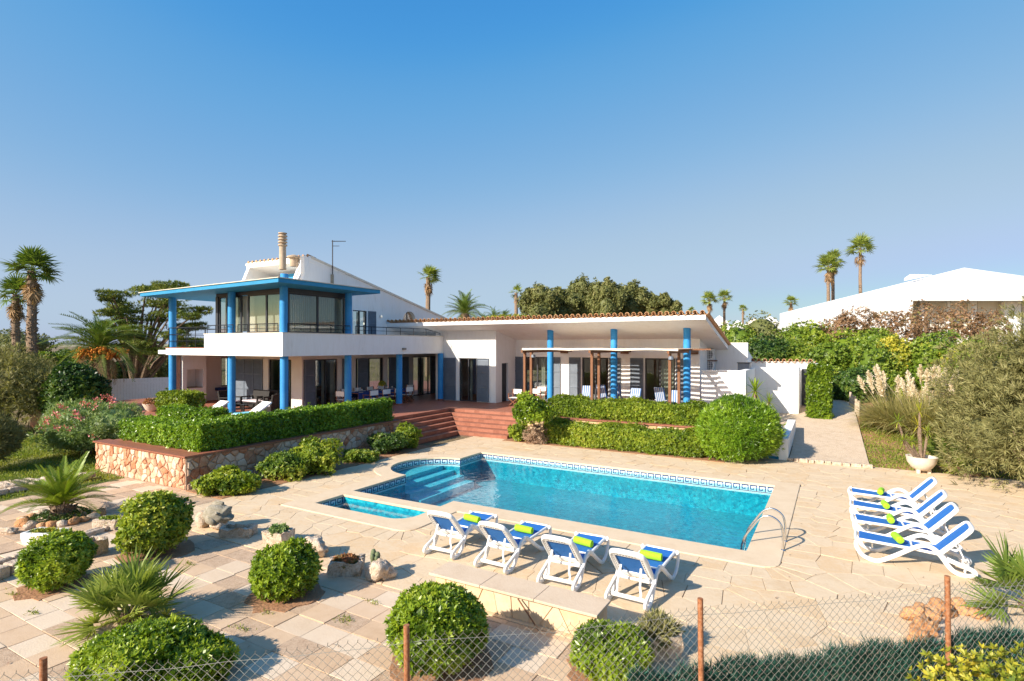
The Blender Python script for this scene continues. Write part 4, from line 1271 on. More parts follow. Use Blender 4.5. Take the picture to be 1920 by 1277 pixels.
# clay tiles: a row of single tiles along the front edge, the rest as one ribbed field
n = 8; tv = []; tf = []
for s, yv in ((0, 0), (1, .55)):
    for rr in (.105 - .012 * s, .086 - .012 * s):
        for i in range(n + 1):
            a = math.pi * i / n; tv.append((rr * math.cos(a), yv, rr * math.sin(a) - .227 * yv))
k = n + 1
for i in range(n):
    tf += [(i, i + 1, 2 * k + i + 1, 2 * k + i), (k + i, 3 * k + i, 3 * k + i + 1, k + i + 1), (i, k + i, k + i + 1, i + 1), (2 * k + i, 2 * k + i + 1, 3 * k + i + 1, 3 * k + i)]
cover = MB().add(tv, tf).mesh('roof_tile', roofm, smooth=True)
pan = MB().add([(x, y, -z - .0) for x, y, z in [(v[0], v[1], v[2] + .454 * v[1]) for v in tv]], [tuple(reversed(f)) for f in tf]).mesh('roof_tile', roofm, smooth=True)
x = SX + .2; fieldm = MB(); g = random.Random(9)
while x < rx1 + .02:
    for yy0 in (0.0,):
        piece('roof_tile', cover, Vector((x + g.uniform(-.01, .01), 25.0 + g.uniform(-.03, .02), RZ0 + .30)) - wr_l, (0, 0, g.uniform(-.03, .03)), parent=wroof)
        piece('roof_tile', pan, Vector((x + .152, 25.03, RZ0 + .315)) - wr_l, (0, 0, g.uniform(-.02, .02)), parent=wroof)
    x += .304
x = SX + .2; n2 = 5
while x < rx1 + .02:
    for (rr, sg, x_, z_) in ((.10, 1, x, .30), (.10, -1, x + .152, .315)):
        b = len(fieldm.v)
        for yv in (25.45, 38.5):
            for i in range(n2 + 1):
                a = math.pi * i / n2; fieldm.v.append((x_ + rr * math.cos(a), yv, rs_(yv) + z_ + sg * rr * math.sin(a)))
        for i in range(n2): fieldm.f.append((b + i, b + i + 1, b + n2 + 2 + i, b + n2 + 1 + i)); fieldm.mi.append(0)
    x += .304
fieldm.build('roof_tile', roofm, wroof, kind='stuff')
# wall lamps
def wall_lamp(x, y, z, label, d=(1, 0)):
    m1 = MB().obox((x + d[0] * .05, y + d[1] * .05, z), .07 if d[0] == 0 else .05, .07 if d[1] == 0 else .05, .07)
    return m1
m1 = wall_lamp(SX, yon(713, SX), ZD(587, 29.5), ''); m1.build('wall_lamp', steel, villa)
ly = yon(756, -19.9); MB().obox((-19.83, ly, ZD(654, 30.6)), .06, .11, .05).build('wall_lamp', greyrock, villa)
MB().box(-31.298, -31.2, yon(372, -31.3) - .1, yon(372, -31.3) + .25, ZD(691, 31.8), ZD(685, 31.8)).build('wall_lamp', canvas, villa)

# ---------------------------------------------------------------- yard walls right of the wing
yard = empty('yard_wall', (-3, 29, .6), 'white rendered yard wall with lattice screen and dark gate beside the sloping path', 'wall')
def yb(x0, x1, y0, y1, z0, z1, mat=white, name='wall', par=None): return MB().box(x0, x1, y0, y1, z0, z1).build(name, mat, par or yard)
yb(-4.65, -3.49, 27.0, 27.25, .2, 3.02); yb(-3.74, -3.489, 27.251, 30.5, .2, 3.03); yb(-3.49 + .002, -1.55, 30.5, 30.75, .3, 3.06)
yb(-1.8, -1.549, 30.751, 32.3, .5, 3.061)
# lattice screen
lx0, lx1, lz0, lz1 = xon(1315, 27), -4.66, 1.0, 3.0
m1 = MB().box(lx0, lx0 + .06, 27.05, 27.12, lz0, lz1).box(lx1 - .06, lx1, 27.05, 27.12, lz0, lz1).box(lx0 + .06, lx1 - .06, 27.05, 27.12, lz1 - .06, lz1)
lat = m1.build('lattice_screen', white, yard)
m2 = MB(); W0, H0 = lx1 - lx0, lz1 - lz0
stp = .095
k = -int(H0 / stp)
while k * stp < W0:
    for sg in (1, -1):
        # diagonal strips clipped to the frame
        a = k * stp; t0 = max(0, -a); t1 = min(H0, W0 - a)
        if t1 - t0 > .05:
            if sg == 1: p0, p1 = (lx0 + a + t0, lz0 + t0), (lx0 + a + t1, lz0 + t1)
            else: p0, p1 = (lx1 - a - t0, lz0 + t0), (lx1 - a - t1, lz0 + t1)
            yv = 27.075 + (.012 if sg == 1 else 0)
            m2.beam((p0[0], yv, p0[1]), (p1[0], yv, p1[1]), .010, .042)
    k += 1
m2.build('lattice_strips', white, lat, kind='stuff')
yb(xon(1386, 32.4), -.9, 32.6, 32.85, .5, 3.28)
yb(-1.0, -.75, 30.9, 32.599, .5, 3.25)
yb(-1.5, -1.02, 32.5, 32.56, .9, 2.95, darkmetal, 'gate')
yb(-1.5, -1.02, 31.9, 32.49, .7, .95, terra, 'gate_step')
yc = MB().box(xon(1386, 32.4), -.88, 32.55, 32.9, 3.281, 3.31).build('coping', white, yard); ycl = wloc(yc)
x = xon(1388, 32.4)
while x < -.95:
    piece('roof_tile', cover, Vector((x, 32.45, 3.36)) - ycl, parent=yc); piece('roof_tile', pan, Vector((x + .152, 32.47, 3.375)) - ycl, parent=yc); x += .304
MB().box(xon(1391, 29), xon(1400, 29), 29.0, 29.5, 3.05, 3.055).v
tank = empty('water_tank', (xon(1390, 29), 29.3, 2.0), 'dark grey box tank showing above the white yard wall', 'tank')
a_, b_ = xon(1383, 29), xon(1405, 29)
MB().box(a_, b_, 29.0, 29.7, 2.9, ZD(681, 27.2)).build('body', shutm, tank, bevel=.02); MB().box(a_ - .03, b_ + .03, 28.97, 29.73, ZD(681, 27.2), ZD(679.5, 27.2)).build('lid', darkmetal, tank)
MB().box(a_ + .05, a_ + .12, 29.05, 29.65, .7, 2.9).box(b_ - .12, b_ - .05, 29.05, 29.65, .7, 2.9).build('stand', darkmetal, tank)
# air conditioners on the wall beside the wing
def aircon(z, label):
    x0, x1 = xon(1324, 30.9), xon(1341, 30.9)
    o = empty('air_conditioner', ((x0 + x1) / 2, 30.8, z), label, 'air conditioner', 'air conditioners on the side wall')
    MB().box(x0, x1, 30.55, 30.93, z, z + .58).build('case', plast, o, bevel=.015)
    cx = x0 + (x1 - x0) * .42
    m1 = MB(); m1.add([(cx + .22 * math.cos(a * math.pi / 12), 30.546, z + .29 + .22 * math.sin(a * math.pi / 12)) for a in range(24)], [tuple(range(24))]); m1.build('fan_opening', acgrey, o)
    m1 = MB()
    for i in range(-2, 3): m1.box(cx + i * .09 - .012, cx + i * .09 + .012, 30.53, 30.54, z + .06, z + .52)
    for i in range(-2, 3): m1.box(cx - .23, cx + .23, 30.52, 30.529, z + .29 + i * .09 - .01, z + .29 + i * .09 + .01)
    m1.build('grille', plast, o)
    MB().box(x0 - .05, x1 + .1, 30.5, 30.95, z - .06, z - .005).build('bracket', wood, o)
aircon(ZD(676, 28.5), 'upper white air conditioner hung under the sloping eave'); aircon(ZD(697, 28.5), 'lower white air conditioner just above the lattice screen')
# white shower basin wall beside the path
sh = empty('shower_basin', (-1.9, 22.8, 0), 'low white masonry shower basin with sloping sides between round bush and path', 'basin')
v = []
for y, z in ((22.5, 0), (27.0, .45), (27.0, .95), (22.5, .78)): v += [(-1.78, y, z), (-1.48, y, z)]
MB().add(v, [(0, 1, 7, 6), (2, 4, 5, 3), (6, 7, 5, 4), (0, 6, 4, 2), (1, 3, 5, 7), (0, 2, 3, 1)]).build('side_wall', white, sh)
v = [(-2.7, 22.9, 0), (-1.781, 22.52, 0), (-1.781, 22.9, 0), (-2.7, 23.3, 0), (-2.7, 22.9, .74), (-1.781, 22.52, .74), (-1.781, 24.5, 1.0), (-2.7, 24.5, 1.0)]
MB().add(v, [(0, 1, 5, 4), (4, 5, 6, 7), (1, 2, 6, 5), (0, 4, 7, 3)]).build('front_wall', white, sh)
MB().add([(-2.68, 22.89, 0.0), (-1.782, 22.515, 0.0), (-1.782, 22.515, .1), (-2.68, 22.89, .1)], [(0, 1, 2, 3)]).build('blue_band', bluefas, sh)

# ---------------------------------------------------------------- pergola in front of the wing
perg = empty('pergola', (-9.3, 25, T), 'dark wooden pergola with cream canvas strips shading the wing terrace', 'pergola')
PZ = 3.92
ppos = [(984, 23.2), (1110, 23.2), (1256, 23.2)]
for px, y in ppos:
    x = xon(px, y)
    MB().box(x - .055, x + .055, y - .055, y + .055, T - .4, PZ - .1).build('post', wood, perg)
for px, y in ((996, 24.1), (1123, 24.1), (1273, 24.5)):
    x = xon(px, y); MB().box(x - .055, x + .055, y - .055, y + .055, T, PZ - .1).build('post', wood, perg)
for px in (984, 1110, 1256):
    x = xon(px, 23.2); MB().box(x - .05, x + .05, 22.9, 28.55, PZ - .1, PZ + .02).build('beam', wood, perg)
xa, xb = xon(978, 22.9), xon(1296, 22.9)
for y in (23.2, 25.4, 27.0): MB().box(xa, xb - (1.2 if y < 24 else 0), y - .04, y + .04, PZ + .021, PZ + .09).build('rafter', wood, perg)
y = 22.98; g = random.Random(2)
while y < 27.3:
    # canvas strips sag between the rafters
    m1 = MB(); n = 18; vs = []
    for i in range(n + 1):
        t = i / n; x = xa + (-5.5 - xa) * t; zz = PZ + .10 - .035 * abs(math.sin(t * math.pi * 3)) + g.uniform(-.004, .004)
        for dy in (0, .2): vs += [(x, y + dy, zz), (x, y + dy, zz + .012)]
    fs = []
    for i in range(n):
        b = i * 4; c = b + 4
        fs += [(b, c, c + 1, b + 1), (b + 1, c + 1, c + 3, b + 3), (b + 2, b + 3, c + 3, c + 2), (b, b + 2, c + 2, c)]
    m1.add(vs, fs); m1.build('canvas_strip', canvas, perg)
    y += .355
m1 = MB(); n = 36; vs = []
for i in range(n + 1):
    t = i / n; x = xa + (-5.5 - xa) * t; zz = PZ + .105; lo = PZ + .005 + .035 * abs(math.sin(t * math.pi * 3)) ; yy = 22.93 + .012 * math.sin(i * 1.3)
    vs += [(x, yy, lo), (x, yy, zz), (x, yy + .012, lo), (x, yy + .012, zz)]
m1.add(vs, [f for i in range(n) for f in ((4 * i, 4 * i + 4, 4 * i + 5, 4 * i + 1), (4 * i + 2, 4 * i + 3, 4 * i + 7, 4 * i + 6), (4 * i + 1, 4 * i + 5, 4 * i + 7, 4 * i + 3), (4 * i, 4 * i + 2, 4 * i + 6, 4 * i + 4))])
m1.build('valance', canvas, perg)
for px, y in ((1000, 24.05), (1258, 23.15)):
    x = xon(px, y); MB().lathe(x, y, [(0, PZ - .2), (.09, PZ - .21), (.12, PZ - .34), (.02, PZ - .36)], 10).build('lamp', shutm, perg)

# ================================================================== neighbouring houses
nb = empty('neighbour_house', (*WD(1700, 52), 3), 'large white neighbouring house with broad pale sloping roof behind brown shrubs', 'house')
D_ = Vector((C30, S30, 0)); F_ = Vector((-S30, C30, 0))      # across and away from the viewer
def sp_(px, Y, z):
    x, y = WD(px, Y); return (x, y, z)
zE = ZD(556, 46)
ap = sp_(1808, 58, ZD(502, 58)); l1 = sp_(1462, 62, ZD(588, 62)); l2 = sp_(1470, 46, ZD(600, 46)); e1 = sp_(1712, 46, zE); e2 = sp_(2120, 46, zE); r1 = sp_(2120, 66, ZD(545, 66)); bk = sp_(1800, 80, ZD(560, 80)); l0 = sp_(1560, 46, ZD(575, 46))
m = MB()
l1b = (l1[0], l1[1], 2); l2b = (l2[0], l2[1], 2)
m.add([ap, l1, l2, e1, e2, r1, bk, (e1[0], e1[1], zE - .35), (e2[0], e2[1], zE - .35)], [(0, 1, 2, 3), (0, 3, 4), (0, 4, 5), (0, 5, 6), (0, 6, 1), (3, 7, 8, 4)])
m.build('roof', white, nb)
m = MB(); m.add([l1, l2, l2b, l1b], [(0, 1, 2, 3)]); m.add([l2, e1, (e1[0], e1[1], 2), l2b], [(0, 1, 2, 3)]); m.build('wall', white, nb)
def nbwall(pa, pb, Y, z0, z1, mat, name, th=.2):
    a = Vector(sp_(pa, Y, 0)); b = Vector(sp_(pb, Y, 0)); d = (b - a).normalized(); nn = Vector((-d.y, d.x, 0)) * th
    return MB().prism([(a.x, a.y), (b.x, b.y), (b.x + nn.x, b.y + nn.y), (a.x + nn.x, a.y + nn.y)], z0, z1).build(name, mat, nb)
nbwall(1712, 2100, 48.2, 2, zE + .3, canvas, 'wall')
for pa, pb in ((1725, 1734), (1777, 1782), (1822, 1832), (1884, 1915)): nbwall(pa, pb, 47.2, 2, zE - .3, white, 'pillar', .4)
for pa, pb in ((1735, 1776), (1783, 1821), (1833, 1883), (1917, 1990)): nbwall(pa, pb, 47.9, 2, ZD(562, 47.9), curtain, 'window', .08)
m = MB(); a = sp_(1695, 53.5, ZD(527, 53.5)); b = sp_(1748, 55, ZD(516, 55)); c = sp_(1706, 56, ZD(520, 56))
m.add([a, b, sp_(1748, 57, ZD(516, 57)), c, (a[0], a[1], a[2] + .25), (b[0], b[1], b[2] + .05), (c[0], c[1], c[2] + .3)], [(0, 1, 5, 4), (4, 5, 6), (0, 4, 6, 3)]); m.build('roof_step', white, nb)
def far_house(px0, px1, pt, Y, mat, label, group='distant houses on the hill'):
    a = sp_(px0, Y, 0); b = sp_(px1, Y, 0); zt = ZD(pt, Y)
    o = empty('distant_house', ((a[0] + b[0]) / 2, (a[1] + b[1]) / 2, 3), label, 'house', group)
    d = (Vector(b) - Vector(a)); nn = Vector((-d.y, d.x, 0)).normalized() * d.length * .6
    P = [Vector(a), Vector(b), Vector(b) + nn, Vector(a) + nn]
    MB().prism([(p.x, p.y) for p in P], 2, zt - .8).build('wall', mat, o)
    c = sum(P, Vector()) / 4; n4 = [p + (p - c) * .08 for p in P]
    m = MB(); m.add([(p.x, p.y, zt - .8) for p in n4] + [(c.x, c.y, zt + .6)], [(0, 1, 4), (1, 2, 4), (2, 3, 4), (3, 0, 4), (0, 3, 2, 1)]); m.build('roof', mat, o)
    dn = d.normalized(); m = MB()
    for i in range(3):
        p = Vector(a) + d * (.2 + .27 * i); m.prism([(p.x, p.y), (p.x + dn.x * d.length * .1, p.y + dn.y * d.length * .1), (p.x + dn.x * d.length * .1 - nn.x * .02, p.y + dn.y * d.length * .1 - nn.y * .02), (p.x - nn.x * .02, p.y - nn.y * .02)], zt - 2.2, zt - 1.2)
    m.build('window', acgrey, o)
    return o
far_house(1338, 1366, 597, 105, white, 'small white distant house showing beside the two thin palms')
far_house(1372, 1402, 606, 100, white, 'low white distant house above the green shrubs')
far_house(1404, 1432, 601, 108, canvas, 'cream coloured distant house between two white ones')
far_house(1432, 1462, 597, 112, white, 'white distant house next to the big neighbouring roof')

# ================================================================== vegetation
# ---- blades: curved strips
def strips(P, D, Nn, L, Wd, droop, nseg=3, taper=True):
    """curved ribbons starting at P along D, bending down by droop (per metre^2-like)"""
    n = len(P); ts = np.linspace(0, 1, nseg + 1)
    Sd = unit(np.cross(D, Nn))
    V = np.zeros((n, nseg + 1, 2, 3))
    for i, t in enumerate(ts):
        c = P + D * (L * t)[:, None]; c = c - np.array([0, 0, 1.0]) * (droop * L * t * t)[:, None]
        w = Wd * ((1 - t) ** .7 * (.55 + t * 1.2) if taper else 1.0)
        w = np.maximum(w, .0008) * .5
        V[:, i, 0] = c + Sd * w[:, None]; V[:, i, 1] = c - Sd * w[:, None]
    b = np.arange(n)[:, None] * (nseg + 1) * 2
    F = []
    for i in range(nseg): F.append(np.stack([b[:, 0] + 2 * i, b[:, 0] + 2 * i + 1, b[:, 0] + 2 * i + 3, b[:, 0] + 2 * i + 2], 1))
    return V.reshape(-1, 3), np.concatenate(F), (nseg + 1) * 2
def frond_mesh(seed, L, npair, leaf, lw, arch, mat, vee=.5, tone=.5, start=.12, rachis=.02):
    g = np.random.default_rng(seed)
    ts = np.linspace(start, .985, npair); Ps = []; Ds = []; Ns = []; Ls = []
    def pt(t): return np.array([L * t * (1 - .18 * arch * t), 0, L * (.28 * t - arch * .62 * t * t)])
    for t in ts:
        p = pt(t); tg = unit(pt(t + .01) - pt(t - .01)); up = unit(np.cross(tg, np.array([0, 1., 0]))) * -1
        if up[2] < 0: up = -up
        ll = leaf * (math.sin(min(1, (t - start) / .25 + .35) * math.pi / 2)) * (1.05 - .75 * max(0, t - .55) / .45)
        for s in (-1, 1):
            d = unit(tg * (.55 + .5 * t) + np.array([0, s, 0]) * 1.0 + up * vee + g.normal(size=3) * .07)
            Ps.append(p); Ds.append(d); Ns.append(up); Ls.append(ll * g.uniform(.85, 1.1))
    Ps, Ds, Ns, Ls = map(np.array, (Ps, Ds, Ns, Ls))
    V, F = kites(Ps, Ds, Ns, Ls, np.full(len(Ps), lw), .35, .2)
    T_ = np.repeat(np.clip(tone + g.normal(size=len(Ps)) * .12, 0, 1), 4)
    # midrib
    m = MB().tube([pt(t) for t in np.linspace(0, 1, 7)], [rachis * (1 - .8 * t) for t in np.linspace(0, 1, 7)], 4, caps=False)
    Vm = np.array(m.v); Fm = np.array(m.f)
    V, F, T_ = merge([(V, F, T_), (Vm, Fm, np.full(len(Vm), .8))])
    return npmesh('frond', V, F, mat, T_)
def fan_mesh(seed, Lp, Lb, nb_, spread, mat, tone=.5, droop=.12, bw=None, cup=.35):
    g = np.random.default_rng(seed)
    an = np.linspace(-spread, spread, nb_) + g.normal(size=nb_) * .02
    D = np.stack([np.cos(an), np.sin(an), cup * np.abs(np.sin(an)) * .6 + .05 + g.normal(size=nb_) * .04], 1); D = unit(D)
    P = np.tile(np.array([Lp, 0, 0.]), (nb_, 1)); Nn = np.tile(np.array([0, 0, 1.]), (nb_, 1)) + g.normal(size=(nb_, 3)) * .25
    Ls = Lb * (1 - .22 * (np.abs(an) / spread) ** 2) * g.uniform(.88, 1.08, nb_)
    V, F, k = strips(P, D, unit(Nn), Ls, np.full(nb_, bw or Lb * spread * 2.2 / nb_ * .62), np.full(nb_, droop) * g.uniform(.4, 1.8, nb_), 3)
    T_ = np.repeat(np.clip(tone + g.normal(size=nb_) * .13, 0, 1), k)
    m = MB().tube([(0, 0, 0), (Lp * .5, 0, .02), (Lp, 0, 0)], [.014 + Lp * .008, .011 + Lp * .006, .008 + Lp * .004], 4, caps=False)
    Vm = np.array(m.v); Fm = np.array(m.f)
    V, F, T_ = merge([(V, F, T_), (Vm, Fm, np.full(len(Vm), .75))])
    return npmesh('fan_leaf', V, F, mat, T_)
PALM_CACHE = {}
def cached(key, fn):
    if key not in PALM_CACHE: PALM_CACHE[key] = fn()
    return PALM_CACHE[key]
def trunk_part(o, pts, r, mat=palmbark, shag=0, seed=1, n=9):
    m = MB().tube(pts, r, n); g = random.Random(seed)
    if shag:
        for i in range(shag):
            t = g.uniform(.05, 1.0); k = t * (len(pts) - 1); a = int(min(k, len(pts) - 2)); f = k - a
            c = Vector(pts[a]).lerp(Vector(pts[a + 1]), f); rr = r[a] + (r[a + 1] - r[a]) * f
            an = g.uniform(0, 6.28); d = Vector((math.cos(an), math.sin(an), 0)); s = Vector((-d.y, d.x, 0)) * .05
            tip = c + d * (rr + g.uniform(.05, .16)) + Vector((0, 0, g.uniform(-.12, .18)))
            p = c + d * rr * .9
            m.add([p - s, p + s, tip, p + Vector((0, 0, -.1))], [(0, 1, 2), (0, 2, 3), (1, 3, 2)])
    me = m.mesh('trunk', mat, smooth=True)
    return piece('trunk', me, parent=o)
def fan_palm_tree(px, py, Y, rpx, label, group, seed=1, nl=26, dead=14, shag=0, wind=0.0, tw=.16, lean=0.0, zb=None, mat=palmg):
    x, y = WD(px, Y); zb = gz(x, y) - .1 if zb is None else zb
    zc = ZD(py, Y); Rr = rpx * Y / FPX; h = zc - zb
    o = empty('fan_palm', (x, y, zb), label, 'palm tree', group)
    g = random.Random(seed)
    pts = [(-lean * (1 - i / 7) ** 1.5 + g.uniform(-.03, .03), g.uniform(-.03, .03), h * i / 7) for i in range(8)]
    trunk_part(o, pts, [tw * (1.35 - .45 * i / 7) for i in range(8)], shag=shag, seed=seed)
    fm = [cached(('fan', round(Rr, 1), k, mat.name), lambda k=k: fan_mesh(40 + k, Rr * .5, Rr * .62, 20, 1.9, mat, .5, .30)) for k in range(3)]
    dm = [cached(('fdead', round(Rr, 1), k), lambda k=k: fan_mesh(60 + k, Rr * .35, Rr * .5, 14, 1.3, palmdead, .5, .5)) for k in range(2)]
    for i in range(nl):
        az = i * 2.399 + g.uniform(-.3, .3); t = i / nl
        pit = R(78 - 105 * t) + g.uniform(-.15, .15)
        if wind:
            az2 = math.atan2(math.sin(az) + wind * S30, math.cos(az) + wind * C30); az = az2
        piece('fan_leaf', g.choice(fm), (0, 0, h - .1 * t), (g.uniform(-.4, .4), -pit, az), g.uniform(.8, 1.1), o)
    for i in range(dead):
        az = g.uniform(0, 6.28); piece('dead_leaf', g.choice(dm), (0, 0, h - Rr * (.2 + .55 * i / max(1, dead))), (g.uniform(-.3, .3), R(g.uniform(50, 82)), az), g.uniform(.75, 1.05), o)
    return o
def date_palm_tree(px, py, Y, rpx, label, group=None, seed=1, nl=44, trunk_r=.28, fruit=0, zb=None, droop=1.0, mat=palmg, dead=10):
    x, y = WD(px, Y); zb = gz(x, y) - .1 if zb is None else zb
    zc = ZD(py, Y); Rr = rpx * Y / FPX; h = max(.2, zc - zb)
    o = empty('date_palm', (x, y, zb), label, 'palm tree', group); g = random.Random(seed)
    trunk_part(o, [(0, 0, 0), (.04, 0, h * .5), (0, 0, h)], [trunk_r * 1.15, trunk_r, trunk_r * 1.1], shag=60, seed=seed)
    fm = [cached(('dt', round(Rr, 1), droop, k), lambda k=k: frond_mesh(70 + k, Rr * 1.12, 34, Rr * .20, Rr * .017, (.55 + .3 * k) * droop, mat, .35, .42, .14, Rr * .012)) for k in range(3)]
    dd = cached(('dd', round(Rr, 1)), lambda: frond_mesh(80, Rr, 26, Rr * .16, Rr * .014, 1.0, palmdead, .2, .5, .14, Rr * .012))
    for i in range(nl):
        t = i / nl; az = i * 2.399 + g.uniform(-.2, .2)
        pit = R(80 - 92 * t ** .9) + g.uniform(-.1, .1)
        piece('frond', g.choice(fm), (0, 0, h), (g.uniform(-.5, .5), -pit, az), g.uniform(.85, 1.08), o)
    for i in range(dead): piece('dead_frond', dd, (0, 0, h - .1), (g.uniform(-.4, .4), R(g.uniform(18, 55)), g.uniform(0, 6.28)), g.uniform(.8, 1), o)
    for i in range(fruit):
        az = -2.1 + i * 3.6 / max(1, fruit - 1) + g.uniform(-.1, .1)
        m = MB(); gg = random.Random(seed + i)
        base = Vector((math.cos(az), math.sin(az), 0)) 
        for k in range(26):
            e = base * gg.uniform(.65, 1.15) + Vector((gg.uniform(-.35, .35), gg.uniform(-.35, .35), gg.uniform(-.35, .25)))
            m.tube([base * .2 + Vector((0, 0, .1)), base * .6 + Vector((0, 0, .2)), e], .012, 3, caps=False)
            for s in range(3):
                c = e + Vector((gg.uniform(-.08, .08), gg.uniform(-.08, .08), gg.uniform(-.12, .1))); m.obox(c, .035, .035, .05, Matrix.Rotation(gg.uniform(0, 3), 3, 'X'))
        piece('fruit_cluster', m.mesh('fruit_cluster', orange), (0, 0, h - .2), parent=o)
    return o
LP = 'shaggy fan palms left of the villa'
fan_palm_tree(60, 508, 36, 46, 'taller of the two shaggy windblown fan palms at far left', LP, 3, 26, 18, 500, .8, .25)
fan_palm_tree(30, 552, 39, 38, 'shorter shaggy fan palm with brown skirt at far left', LP, 5, 24, 18, 400, .4, .22)
fan_palm_tree(803, 520, 58, 26, 'windblown fan palm standing behind the sloping gable', None, 7, 24, 16, 0, .9, .24, mat=chamg)
fan_palm_tree(968, 549, 62, 17, 'small brown fan palm beside the olive tree clump', None, 8, 10, 16, 0, .3, .2, mat=chamg)
RPG = 'slender fan palms on the hill at right'
fan_palm_tree(1330, 562, 92, 17, 'left one of the twin fan palms above the roof corner', RPG, 9, 24, 10, 0, 0, .2, mat=chamg)
fan_palm_tree(1358, 558, 94, 17, 'right one of the twin fan palms above the roof corner', RPG, 10, 24, 10, 0, 0, .2, mat=chamg)
fan_palm_tree(1393, 579, 110, 10, 'tiny distant fan palm alone above the green shrubs', RPG, 11, 20, 6, 0, 0, .2, mat=chamg)
fan_palm_tree(1296, 583, 110, 9, 'fan palm crown peeping over the roof tiles', RPG, 12, 18, 4, 0, 0, .2, mat=chamg)
fan_palm_tree(1553, 500, 76, 25, 'lower left fan palm of the close pair beside the neighbouring roof', RPG, 13, 26, 12, 0, 0, .2, mat=chamg)
fan_palm_tree(1562, 487, 77, 23, 'upper fan palm of the close pair beside the neighbouring roof', RPG, 14, 26, 12, 0, 0, .2, mat=chamg)
fan_palm_tree(1613, 466, 78, 27, 'tallest fan palm rising alone above the neighbouring white roof', RPG, 15, 24, 6, 0, .1, .2, mat=chamg)
fan_palm_tree(1483, 567, 100, 15, 'short fan palm at the low end of the neighbouring roof', RPG, 16, 22, 8, 0, 0, .2, mat=chamg)
date_palm_tree(872, 588, 52, 46, 'green date palm rising behind the tiled roof edge', None, 4, 46, .35)
date_palm_tree(187, 655, 34, 84, 'drooping date palm hung with orange fruit clusters', None, 6, 54, .5, fruit=6, droop=1.25, dead=22)
for i, (px, py, w) in enumerate(((925, 596, 22), (946, 594, 17), (905, 600, 16))):
    date_palm_tree(px, py, 46, w, ['low spiky palm in the middle above the roof tiles', 'low spiky palm nearest the brown fan palm above the roof', 'low spiky palm nearest the green date palm above the roof'][i], 'low palms above the roof tiles', 20 + i, 26, .2, dead=0)

# ---- cypress with flat layered pads
cx, cy = WD(255, 40)
cyp = empty('cypress_tree', (cx, cy, gz(cx, cy) - .1), 'wide windswept cypress with flat layered foliage left of the villa', 'tree')
g = np.random.default_rng(12); rq = random.Random(12)
zb = gz(cx, cy) - .1; sc = 40 / FPX
pads = []
padpx = [(330, 535, 36), (295, 538, 34), (262, 540, 30), (300, 552, 40), (250, 556, 34), (345, 548, 40), (225, 562, 34), (200, 568, 28), (275, 568, 40), (320, 575, 40), (230, 580, 40), (190, 585, 30), (260, 590, 42), (300, 597, 42), (345, 590, 40), (215, 600, 38), (245, 610, 40), (320, 612, 40), (285, 620, 42), (355, 610, 34), (235, 630, 34), (265, 632, 36), (330, 640, 36), (295, 645, 36), (320, 658, 30), (280, 660, 30), (375, 582, 30), (385, 596, 26), (172, 578, 20), (250, 645, 28), (350, 628, 34), (365, 640, 26), (340, 566, 36)]
for px, py, w in padpx:
    off = rq.uniform(-2.2, 2.2)
    p = D_ * ((px - 255) * sc) + F_ * off; pads.append((p.x, p.y, ZD(py, 40) - zb, w * sc))
prt = []
for i, (x, y, z, w) in enumerate(pads):
    V, F, T_ = blob(300 + i, (w * .72, w * .68, w * .13), 230, 'needle', 1.9, .3, -1, .5, .34); prt.append((V + np.array((x, y, z)), F, T_))
V, F, T_ = merge(prt); piece('crown', npmesh('crown', V, F, cypg, T_), parent=cyp)
m = MB()
for i, (x, y, z, w) in enumerate(pads):
    b = rq.uniform(-.3, .3); k = z * rq.uniform(.25, .45)
    m.tube([(b, rq.uniform(-.3, .3), 0), (b + x * .12, y * .15, k), (x * .6, y * .6, k + (z - k) * .66), (x, y, z - .05)], [.20, .15, .08, .03], 6)
piece('trunk', m.mesh('trunk', bark, smooth=True), parent=cyp)

# ---- trees and shrubs given by their place and height in the view
def shrub(px, ptop, pbot, wpx, Y, mat, style, scale, n, label, cat='shrub', group=None, seed=1, lum=.16, tone=.42, name='shrub', depth_f=.85, tree=False, blobs=None, core=True, patch=.18):
    x, y = WD(px, Y); zt = ZD(ptop, Y); zb_ = ZD(pbot, Y); g0 = min(zb_, max(gz(x, y), zb_ - 3)); rx_ = wpx * Y / FPX / 2
    h = zt - zb_
    rad = (rx_, rx_ * depth_f, h * .5 if not tree else h * .5)
    return bush(name, (x, y, g0), rad, (zt + zb_) / 2 - g0, n, style, scale, mat, label, cat, group, seed, lum, tone, blobs, core, 7 if tree else 5, patch=patch)
OG = 'olive trees behind the long roof'
for i, (px, pt, pb, w) in enumerate(((1015, 538, 612, 72), (1056, 544, 612, 60), (1094, 521, 612, 58), (1140, 523, 612, 62), (1185, 530, 612, 62), (1218, 556, 612, 52), (1247, 562, 612, 40), (1120, 560, 615, 70))):
    shrub(px, pt, pb, w, 56 + (i % 3) * 2, olive, 'oval', 1.9, 2600, ['leftmost olive tree of the clump behind the roof, near a brown palm', 'second olive tree from the left, lower than its neighbours', 'tall round olive tree left of the clump centre', 'broad tall olive tree at the centre of the clump', 'tall olive tree on the right side of the clump', 'lower olive tree right of the tall ones', 'rightmost small olive tree of the clump', 'dense olive tree low in front of the clump centre'][i], 'tree', OG, 40 + i, .2, .5, 'olive_tree', tree=True, blobs=[(0, 0, 0, .9), (1.1, -.5, .5, .55), (-1.1, -.5, .3, .6), (.2, -1.0, 1.2, .5), (.3, -1.2, -.8, .6), (-.8, -1, 1.0, .42)])
GS = 'green shrubs on the slope at right'
